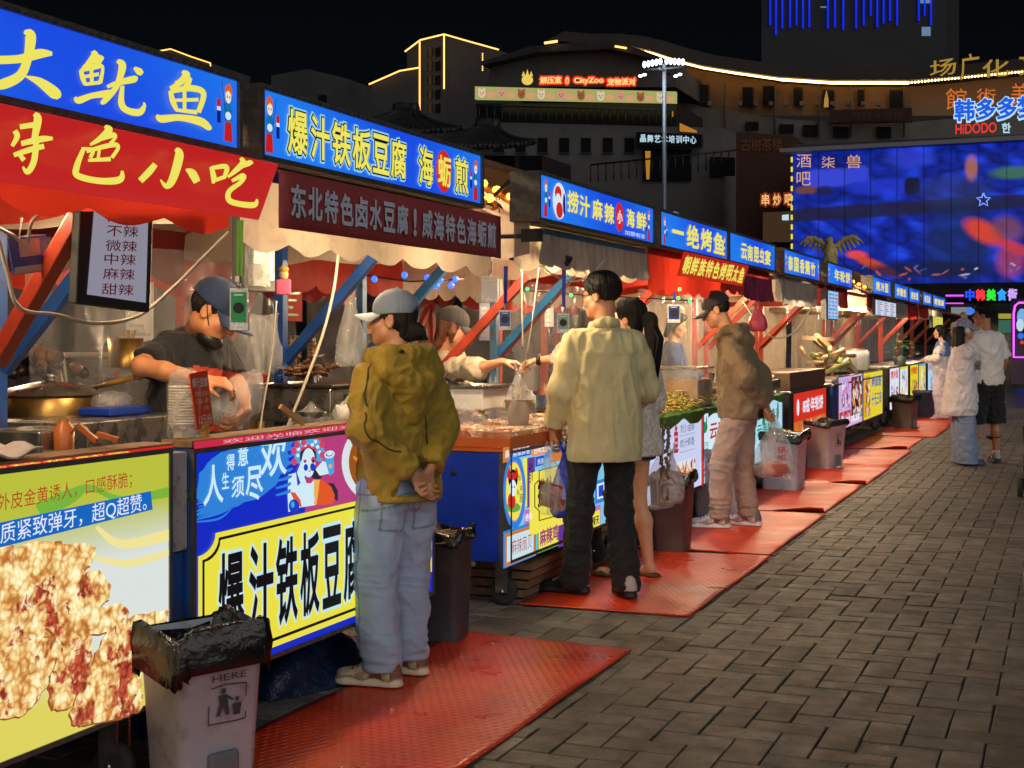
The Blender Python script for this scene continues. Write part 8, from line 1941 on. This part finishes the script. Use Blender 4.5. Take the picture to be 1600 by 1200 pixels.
disc(b, 1597, 496, 8, 14, q, 0, 14); disc(b, 1594, 508, 6, 10, lambda x, y: q(x, y) - Vector((0, .005, 0)), 1, 12); disc(b, 1595, 525, 5, 5, q, 2, 12); disc(b, 1597, 535, 3, 3, q, 3, 10); b.build('printed_shape', [E_('nb_pale', 120, 170, 225), E_('nb_white', 190, 210, 230), E_('nb_blue', 40, 110, 220), E_('nb_red', 220, 60, 50)], t2)
# rooftop letters over the screen
b = MB(); wtext(b, '韩多多梦', 1492, 158, 1624, 194, YL, .045, 0, .035, .3, 6); wtext(b, '韩多多梦', 1493, 159, 1623, 193, YL, .03, 1, 0, .42, 6); o = b.build('roof_letters', [E_('rl_pale', 190, 225, 250), E_('rl_blue', 20, 90, 225)]); tag(o, 'four round blue characters with pale outlines on the screen building roof', 'sign')
b = MB(); wtext(b, 'HiDODO', 1494, 196, 1558, 212, YL, .02, 0, 0, .3, 3); wtext(b, '한', 1566, 194, 1580, 210, YL, .03, 1, 0, .3); o = b.build('roof_letters', [E_('rl_red', 238, 50, 40), E_('rl_white', 180, 220, 230)]); tag(o, 'red latin letters under the round blue characters', 'sign')
# -- curved terrace building with the amber strip under its eaves
YC = 66.0
strip = [(860, 66), (905, 70), (950, 70), (985, 74), (1020, 82), (1060, 95), (1100, 105), (1150, 113), (1220, 123), (1300, 128), (1420, 128), (1500, 121), (1600, 111), (1700, 100)]
t = thing('terrace_building', 'long curved terrace building with an amber strip under its eaves', 'building', (8, YC, 0))
cy_ = lambda x: YC - 3.0 * math.sin((x - 860) / 840 * 3.14)
def curve_wall(top, bot, d, mi=0):
    b.add([ony(x, y + top, cy_(x)) + Vector((0, d, 0)) for x, y in strip] + [ony(x, bot(x) if callable(bot) else bot, cy_(x)) + Vector((0, d, 0)) for x, y in strip], [(i, i + 1, len(strip) + i + 1, len(strip) + i) for i in range(len(strip) - 1)], mi)
b = MB(); curve_wall(1, 176, .9); b.build('upper_wall', M_brownw, t)
b = MB(); curve_wall(60, 330, .6); b.build('lower_wall', M_wall, t)
b = MB()
for i in range(len(strip) - 1):
    (x0, y0), (x1, y1) = strip[i], strip[i + 1]; A, B_ = ony(x0, y0 - 2, cy_(x0)), ony(x1, y1 - 2, cy_(x1)); A2, B2 = A + Vector((0, 2.0, .9)), B_ + Vector((0, 2.0, .9)); A3, B3 = A + Vector((0, -.5, -.05)), B_ + Vector((0, -.5, -.05))
    b.add([A3, B3, B2, A2], [(0, 1, 2, 3)]); b.add([A3, B3, B_ + Vector((0, 1, -.12)), A + Vector((0, 1, -.12))], [(3, 2, 1, 0)])
b.build('eaves', mat('eaves_dark', (.06, .05, .045, 1), .7), t)
b = MB()
for a_, e_ in ((1, 2), (3, 5), (5, 7), (7, 9)): b.tube([ony(*strip[k], cy_(strip[k][0])) + Vector((0, -.1, -.06)) for k in range(a_, e_ + 1) if True][:99], .045, 6)
b.tube([ony(x, y, cy_(x)) + Vector((0, -.1, -.06)) for x, y in ((1220, 123), (1300, 128), (1420, 128))], .06, 6)
q_ = [ony(1420 + k * 5.2, 128 - (k * 5.2) * .098, cy_(1420 + k * 5.2)) for k in range(40)]
for p in q_: b.ball(p + Vector((0, -.1, -.06)), .05, 6)
b.build('eaves_strip_light', WARM, t)
for (x, w_, y0, y1) in ((1092, 14, 132, 164), (1160, 16, 136, 166), (1192, 18, 134, 163), (1240, 13, 136, 164), (1285, 18, 140, 167), (1340, 10, 138, 165), (1390, 22, 140, 168), (1165, 20, 190, 203), (1218, 22, 194, 208), (1255, 22, 195, 212), (1302, 24, 198, 214), (1370, 22, 198, 214)):
    b = MB(); slab(b, cy_(x) + .5 - (.0 if y0 < 180 else .05), [(x, y0), (x + w_, y0), (x + w_, y1), (x, y1)], .3); b.build('window', M_night, t)
for k in range(12):
    x = 1105 + 24 * k; b = MB(); slab(b, cy_(x) + .35, [(x, 158), (x + 6, 158), (x + 6, 165), (x, 165)], .3); b.build('air_conditioner', M_wall, t, bevel=.03)
for x in (1134, 1212, 1280, 1330, 1413): b = MB(); tubes(b, cy_(x) + .5, [(x, 132), (x, 215)], .05); b.build('drain_pipe', M_wall2, t)
b = MB(); slab(b, cy_(1230) - .1, [(1296, 172), (1424, 168), (1424, 190), (1296, 192)], .3); b.build('sign_board', mat('dark_red_board', (.035, .010, .010, 1), .6), t)
b = MB(); wtext(b, '海鲜大酒楼', 1330, 174, 1412, 187, cy_(1300) - .3, .0); b.build('board_lettering', mat('dull_red', (.08, .03, .025, 1), .6), t)
b = MB(); slab(b, YC - 4, [(1288, 155), (1291, 141), (1294, 155), (1294, 167), (1287, 167)], .1); b.build('lit_window', E_('lit_gold', 190, 140, 60, .8), t)
b = MB(); wtext(b, '场', 1453, 96, 1494, 122, YC - 4, .01, 0, 0, 0, 7); wtext(b, '广', 1500, 86, 1530, 126, YC - 4, .01, 0, 0, 0, 4); wtext(b, '化', 1535, 94, 1577, 122, YC - 4, .01, 0, 0, 0, 3); wtext(b, '文', 1592, 82, 1630, 118, YC - 4, .01); o = b.build('roof_letters', E_('gold_letters', 165, 130, 45)); tag(o, 'tilted gold characters above the amber strip at the upper right', 'sign')
b = MB(); wtext(b, '館', 1478, 138, 1510, 172, YC - 7, .0); wtext(b, '術', 1526, 138, 1556, 164, YC - 7, .0); wtext(b, '美', 1580, 130, 1606, 164, YC - 7, .0); o = b.build('roof_letters', E_('amber_letters', 210, 110, 40)); tag(o, 'thin amber characters behind the round blue characters', 'sign')
# -- pet cafe wing with the long picture band
t = thing('pet_cafe', 'dim white wing carrying a long lit picture band and red-edged letters', 'building', (-3, 58, 0)); YP = 58.0
b = MB(); slab(b, YP, [(740, 400), (740, 190), (1130, 200), (1130, 400)], 6); b.build('lower_wall', M_wall, t)
b = MB(); slab(b, YP + 1.5, [(745, 190), (745, 162), (1056, 160), (1056, 200)], 5); b.build('dark_terrace', M_night, t)
b = MB(); slab(b, YP + 2, [(760, 136), (770, 92), (900, 80), (1010, 84), (1056, 100), (1056, 136)], 6); b.build('upper_wall', M_wall2, t)
b = MB(); slab(b, YP + 1.2, [(752, 96), (830, 72), (960, 62), (1030, 88), (1030, 94), (955, 76), (835, 82), (752, 102)], 3); b.build('roof', M_roofd, t)
b = MB(); tubes(b, YP + 1, [(852, 68), (872, 65)], .06); tubes(b, YP + 1, [(962, 73), (980, 76)], .05); b.build('roof_strip_light', GOLD, t)
bd = MB(); slab(bd, YP - .3, [(742, 135), (1056, 143), (1056, 161), (742, 155)], .2); bd = bd.build('picture_band', E_('band_green', 176, 176, 104, .85), t)
b = MB()
for k in range(10):
    x = 753 + k * 31; y = 146 + k * .8; c = lambda px, py, n=0: ony(px, py, YP - .3) - Vector((0, .01 + .006 * n, 0))
    disc(b, x, y, 6, 7, lambda a, d: c(a, d, 1), k % 3, 12); disc(b, x - 4, y - 6, 2, 3, lambda a, d: c(a, d, 2), k % 3, 8); disc(b, x + 4, y - 6, 2, 3, lambda a, d: c(a, d, 2), k % 3, 8)
    for dx, dy in ((-2.3, -1), (2.3, -1), (0, 2)): disc(b, x + dx, y + dy, .9, 1.1, lambda a, d: c(a, d, 3), 3, 6)
    disc(b, x + 14, y + 2, 7, 5, lambda a, d: c(a, d, 1), 4, 10)
b.build('printed_animals', [E_('an_cream', 215, 190, 160), E_('an_pink', 205, 140, 120), E_('an_brown', 150, 84, 60), K_txt, E_('an_rose', 208, 150, 110)], bd)
b = MB()
for s_, l, r in (('解压室', 843, 878), ('の', 882, 890), ('CityZoo', 896, 944), ('宠物派对', 948, 994)): wtext(b, s_, l, 119 + (l - 843) * .025, r, 132 + (l - 843) * .025, YP - .4, .03, 0, .12, 0, .8); wtext(b, s_, l + 1, 120 + (l - 843) * .025, r - 1, 131 + (l - 843) * .025, YP - .5, .03, 1, 0, 0, .8)
b.build('lettering', [E_('zoo_red', 225, 50, 20, 1.2), E_('zoo_cream', 250, 215, 130, 1.1)], t)
b = MB(); c = lambda px, py: ony(px, py, YP - .4); disc(b, 824, 125, 9, 8, c, 0, 16)
for dx in (-6, 0, 6): b.poly([c(824 + dx - 3, 119), c(824 + dx, 108 + abs(dx) * .5), c(824 + dx + 3, 119)])
b.build('crown_emblem', E_('emblem_gold', 235, 200, 90), t)
b = MB(); slab(b, YP - .6, [(994, 206), (1096, 210), (1096, 230), (994, 228)], .3); bb = b.build('sign_board', M_night, t); b = MB()
for k, ch in enumerate('晶舞艺术培训中心'): wtext(b, ch, 1000 + 11.2 * k, 210 + .35 * k, 1009.5 + 11.2 * k, 222 + .35 * k, YP - .65, .02)
b.build('lettering', E_('cool_white', 190, 220, 235), bb)
b = MB()
for k in range(26): tubes(b, YP - .2, [(750 + 12 * k, 190 + .3 * k), (750 + 12 * k, 166 + .3 * k)], .03)
tubes(b, YP - .2, [(745, 165), (1056, 173)], .04)
for k in range(22): tubes(b, YP - 3, [(924 + 12 * k, 285 - 1.2 * k), (924 + 12 * k, 258 - 1.2 * k)], .03)
tubes(b, YP - 3, [(924, 258), (1180, 232)], .04); b.build('railing', M_dark, t)
for q in ([(1062, 192), (1088, 204), (1088, 207), (1062, 205)], [(1008, 236), (1016, 236), (1014, 280), (1010, 280)], [(1049, 172), (1051, 172), (1051, 182), (1049, 182)]): b = MB(); slab(b, YP - .2, q, .1); b.build('lit_window', E_('lit_amber', 190, 130, 40, .8), t)
for q in ([(1005, 232), (1080, 234), (1080, 282), (1005, 282)], [(1110, 245), (1148, 246), (1148, 275), (1110, 275)]): b = MB(); slab(b, YP - .15, q, .1); b.build('dark_opening', M_night, t)
for k in range(7):
    x = 772 + 34 * k; b = MB(); slab(b, YP - .05, [(x, 215), (x + 15, 215.6), (x + 15, 238), (x, 237.5)], .1); b.build('window', M_night, t); b = MB(); slab(b, YP - .12, [(x - 1, 238), (x + 16, 238.6), (x + 16, 240), (x - 1, 239.4)], .1); b.build('window_sill', M_wall2, t)
# -- tea house, red block behind the fish stall and lanterns
t = thing('tea_house', 'dark red tea house with dim gold characters left of the screen', 'building', (3, 52, 0)); YT = 52.0
b = MB(); slab(b, YT, [(1150, 400), (1150, 206), (1240, 212), (1240, 400)], 5); b.build('wall', mat('dark_red_wall', (.06, .018, .014, 1), .7, var=.3), t)
b = MB(); wtext(b, '古树茶楼', 1158, 216, 1222, 236, YT - .1, .0); b.build('lettering', E_('dim_gold', 70, 42, 14, .7), t)
b = MB()
for k, ch in enumerate('串炒吧'): wtext(b, ch, 1189 + 18 * k, 302, 1203 + 18 * k, 322, YT - 2, .03, 0, .10); wtext(b, ch, 1190 + 18 * k, 303, 1202 + 18 * k, 321, YT - 2.06, .02, 1)
b.build('glowing_letters', [E_('halo_orange', 120, 46, 14, .9), E_('glow_core', 255, 190, 120)], t)
b = MB(); slab(b, YT - 1, [(1192, 332), (1236, 330), (1236, 378), (1192, 378)], .1); b.build('lit_shop_window', E_('dim_shop', 70, 52, 34, .7), t); b = MB(); slab(b, YT - 1.2, [(1222, 336), (1232, 335), (1232, 344), (1222, 344)], .05); b.build('lit_screen', E_('cold_white', 190, 220, 235), t)
# -- block with gold edges
t = thing('gold_edged_block', 'dark block outlined with thin gold light lines', 'building', (-20, 78, 0)); YG = 78.0
b = MB(); slab(b, YG, [(580, 330), (580, 134), (633, 109), (658, 109), (658, 330)], 5); slab(b, YG + .5, [(636, 330), (636, 80), (660, 64), (697, 55), (697, 330)], 6); slab(b, YG + .6, [(697.5, 330), (697.5, 55), (790, 82), (790, 330)], 6); b.build('wall', M_wall2, t)
b = MB(); tubes(b, YG, [(580, 133), (628, 112), (658, 107)], .05, 0, .3); tubes(b, YG, [(636, 82), (660, 64), (697, 55), (735, 66), (782, 79)], .05, 0, .3); tubes(b, YG, [(659, 64), (659, 180)], .05, 0, .3); tubes(b, YG, [(697, 55), (697, 140)], .05, 0, .3)
for k in range(9): b.ball(ony(754, 84 + 3.2 * k, YG - .3), .05, 6)
b.build('edge_strip_light', GOLD, t); b = MB(); tubes(b, YG - 6, [(583, 186), (633, 170)], .09); b.build('blue_strip_light', LBLU, t)
for r_ in range(5):
    for c_ in range(2): b = MB(); slab(b, YG + .45, [(668 + 12 * c_, 75 + 22 * r_), (676 + 12 * c_, 73 + 22 * r_), (676 + 12 * c_, 88 + 22 * r_), (668 + 12 * c_, 89 + 22 * r_)], .1); b.build('window', M_night, t)
t = thing('grey_block', 'plain dark grey block behind the tofu sign', 'building', (-30, 90, 0)); b = MB(); slab(b, 90, [(424, 260), (424, 118), (480, 108), (540, 122), (540, 260)], 8); b.build('wall', M_wall2, t); b = MB(); slab(b, 89.9, [(498, 148), (510, 148), (510, 160), (498, 160)], .05); b.build('window', M_night, t)
t = thing('roof_edge_light', 'short gold line on a roof above the squid sign', 'light', (-37, 85, 0)); b = MB(); tubes(b, 85, [(250, 80), (268, 77), (300, 89), (330, 99), (330, 104)], .05); b.build('strip', GOLD, t); b = MB(); slab(b, 85.2, [(240, 260), (240, 83), (268, 79), (332, 101), (332, 260)], 5); b.build('wall', M_wall2, t)
# -- tower with blue vertical lines
t = thing('tower', 'tall dark tower with blue vertical light lines at the top right', 'building', (35, 130, 0)); YW = 130.0
b = MB(); slab(b, YW, [(1190, 300), (1190, -60), (1480, -60), (1480, 300)], 14); b.build('wall', mat('tower_stone', (.035, .035, .04, 1), .7, var=.15, vscale=.1), t)
b = MB()
for x, y1 in ((1204, 55), (1213, 70), (1223, 60), (1235, 58), (1245, 55), (1255, 60), (1265, 58), (1294, 60), (1305, 58), (1318, 62), (1338, 60), (1350, 55), (1361, 40), (1371, 58), (1381, 52), (1391, 48), (1402, 55), (1436, 48), (1445, 40), (1455, 55)): tubes(b, YW, [(x, -60), (x, y1 - 15)], .09, 0, .2)
b.build('blue_line_light', LBLU, t)
for q in ([(1440, 42), (1454, 42), (1454, 56), (1440, 56)], [(1438, -4), (1456, -4), (1456, 5), (1438, 5)], [(1282, 10), (1291, 10), (1291, 12), (1282, 12)]): b = MB(); slab(b, YW - .1, q, .05); b.build('lit_window', E_('tower_win', 110, 140, 170, .8), t)
# -- old pavilion roofs in the dark
def pavilion(label, Y, l, r, ridge, eave, base, tip=6):
    t = thing('pavilion', label, 'building', (ony((l + r) / 2, 400, Y).x, Y, 0), 'old tiled pavilions'); b = MB(); cx = (l + r) / 2; w_ = (r - l) / 2
    def fn(u, v):
        a = abs(2 * u - 1); s_ = v; px = cx + (2 * u - 1) * w_ * (.12 + .88 * s_); py = ridge + (eave - ridge) * (s_ ** .62) - tip * (a ** 4) * s_ ** 2; p = ony(px, py, Y); return p + Vector((0, -2.4 * s_ + .03 * math.sin(u * 220), .04 * abs(math.sin(u * 90))))
    b.grid(fn, 120, 14); b.tube([fn(u / 10, 0) for u in range(11)], .14, 6); b.build('tiled_roof', M_roofd, t, solid=.15)
    b = MB(); slab(b, Y - .6, [(l + w_ * .3, eave - 4), (r - w_ * .3, eave - 4), (r - w_ * .3, base), (l + w_ * .3, base)], 2.4); b.build('wall', M_night, t)
    b = MB()
    for k in range(5): x = l + w_ * (.3 + .35 * k); slab(b, Y - .75, [(x - 2, eave - 3), (x + 2, eave - 3), (x + 2, base), (x - 2, base)], .14)
    b.build('column', mat('dark_timber', (.03, .014, .010, 1), .6), t)
pavilion('dark pavilion with upturned tiled eaves between the tofu sign and the seafood sign', 38, 640, 885, 196, 247, 420, 8)
pavilion('smaller dark pavilion roof behind the tofu sign', 44, 500, 770, 170, 222, 420, 5)
# -- floodlight mast
t = thing('floodlight_mast', 'slim pale mast topped with a cluster of white floodlights', 'lamp post', ond(1040, 400, 30)); c = ond(1038, 528, 30); zt = ond(1036, 100, 30).z
b = MB(); b.tube([(c.x, c.y, 0), (c.x, c.y, zt)], [.055, .042], 10); b.build('mast', mat('mast_grey', (.16, .18, .21, 1), .45, .3), t)
b = MB(); b.tube([(c.x - .5, c.y, zt - .1), (c.x + .5, c.y, zt - .1)], .03, 6); b.tube([(c.x, c.y - .4, zt - .15), (c.x, c.y + .4, zt - .15)], .03, 6); b.build('crossbar', M_dark, t)
FLm = emi('flood_white', rgb(225, 245, 255), 5)
for i, (dx, dy, dz) in enumerate([(-.42 + .09 * k, -.1, .0 + .01 * k) for k in range(5)] + [(.08 + .09 * k, -.1, .04 - .012 * k) for k in range(5)] + [(-.45, -.3, -.28), (-.36, -.3, -.26), (.34, -.3, -.34), (.43, -.3, -.31)]):
    b = MB(); b.ball((c.x + dx, c.y + dy, zt + dz), (.042, .04, .075) if i < 10 else (.05, .04, .03), 8); b.build('flood_lamp', FLm, t)
L = bpy.data.lights.new('lamp_light', 'POINT'); L.energy = 70; L.color = (.86, .93, 1); L.shadow_soft_size = .4; o = bpy.data.objects.new('lamp_light', L); COL.objects.link(o); o.parent = t; o.location = Vector((c.x, c.y - .45, zt - .25)) - ORG[t.name]
b = MB(); b.box((c.x + .05, c.y - .12, 3.95), (c.x + .3, c.y + .1, 4.15)); b.build('camera_box', M_white, t, bevel=.02)
# -- winged figure on a column (generic)
t = thing('winged_statue', 'weathered golden winged figure on a column in front of the screen', 'statue', ond(1298, 520, 36)); c = ond(1298, 395, 36)
S = Sdf(np.array(c) - np.array((1, .6, 1)), np.array(c) + np.array((1, .6, 1)), .022); P = lambda x, z, y=0: np.array(c) + np.array((x, y, z))
S.chain([P(.03, -.62), P(.0, -.25), P(-.03, .0), P(-.02, .16)], [.24, .17, .14, .11], .06); S.cap(P(-.02, .16), P(-.03, .34), .05, .09, .03); S.chain([P(.1, -.2, -.1), P(.16, -.6, -.12)], [.06, .12], .05)
for g in (-1, 1):
    for k in range(7):
        u = k / 6; sp = P(g * (.10 + .50 * u), .12 + .30 * math.sin(u * 1.9), .08); S.cap(sp, P(g * (.16 + .66 * u), -.10 + .34 * u, .10), .05, .022, .012)
    S.chain([P(g * .06, .12, .06), P(g * .3, .34, .08), P(g * .62, .42, .08)], [.06, .055, .03], .03)
V, Fc = S.mesh(); V = folds(relax(V, Fc, 1), Fc, .008, 2.4, 77); skin_mesh('figure', V, Fc, mat('old_gold', (.55, .42, .18, 1), .5, .1, var=.4, vscale=4), t)
b = MB(); b.lathe([(.35, 0), (.35, .2), (.22, .3), (.2, c.z - .9), (.3, c.z - .75), (.3, c.z - .6)], (c.x, c.y, 0), 16); b.build('column', M_wall, t)
# -- pram at the right edge
t = thing('pram', 'dark folding pram cut by the right edge of the lane', 'pram', (1.95, 12.4, 0)); c = ong(1594, 776); b = MB()
def wheel(p, r_): 
    b = MB(); n = 18; b.add([(p.x + dx, p.y + q * math.cos(2 * math.pi * k / n), p.z + q * math.sin(2 * math.pi * k / n)) for dx, q in ((-.02, r_ * .5), (-.022, r_), (.022, r_), (.02, r_ * .5)) for k in range(n)], [(i * n + k, i * n + (k + 1) % n, (i + 1) * n + (k + 1) % n, (i + 1) * n + k) for i in range(3) for k in range(n)], 0, True); b.build('wheel', M_rubber, t)
for dx, dy in ((0, 0), (.42, 0), (.02, .62), (.42, .62)): wheel(Vector((c.x + dx, c.y + dy, .085)), .085)
b = MB(); F_ = lambda x, y, z: Vector((c.x + x, c.y + y, z))
for x in (.03, .39): b.tube([F_(x, 0, .1), F_(x, .05, .2), F_(x, .35, .5), F_(x, .75, .98)], .013, 8); b.tube([F_(x, .62, .1), F_(x, .3, .46), F_(x, .1, .62)], .013, 8)
b.tube([F_(.03, .75, .98), F_(.39, .75, .98)], .016, 8); b.tube([F_(.0, 0, .17), F_(.42, 0, .17)], .012, 8); b.build('frame', M_dark, t)
b = MB(); b.grid(lambda u, v: F_(.04 + .34 * u, .08 + .5 * v, .40 - .08 * math.sin(v * 3.1) + .45 * max(0, v - .55) + .0), 8, 12); b.build('seat', cloth('pram_cloth', (.03, .03, .04, 1)), t, solid=.02)
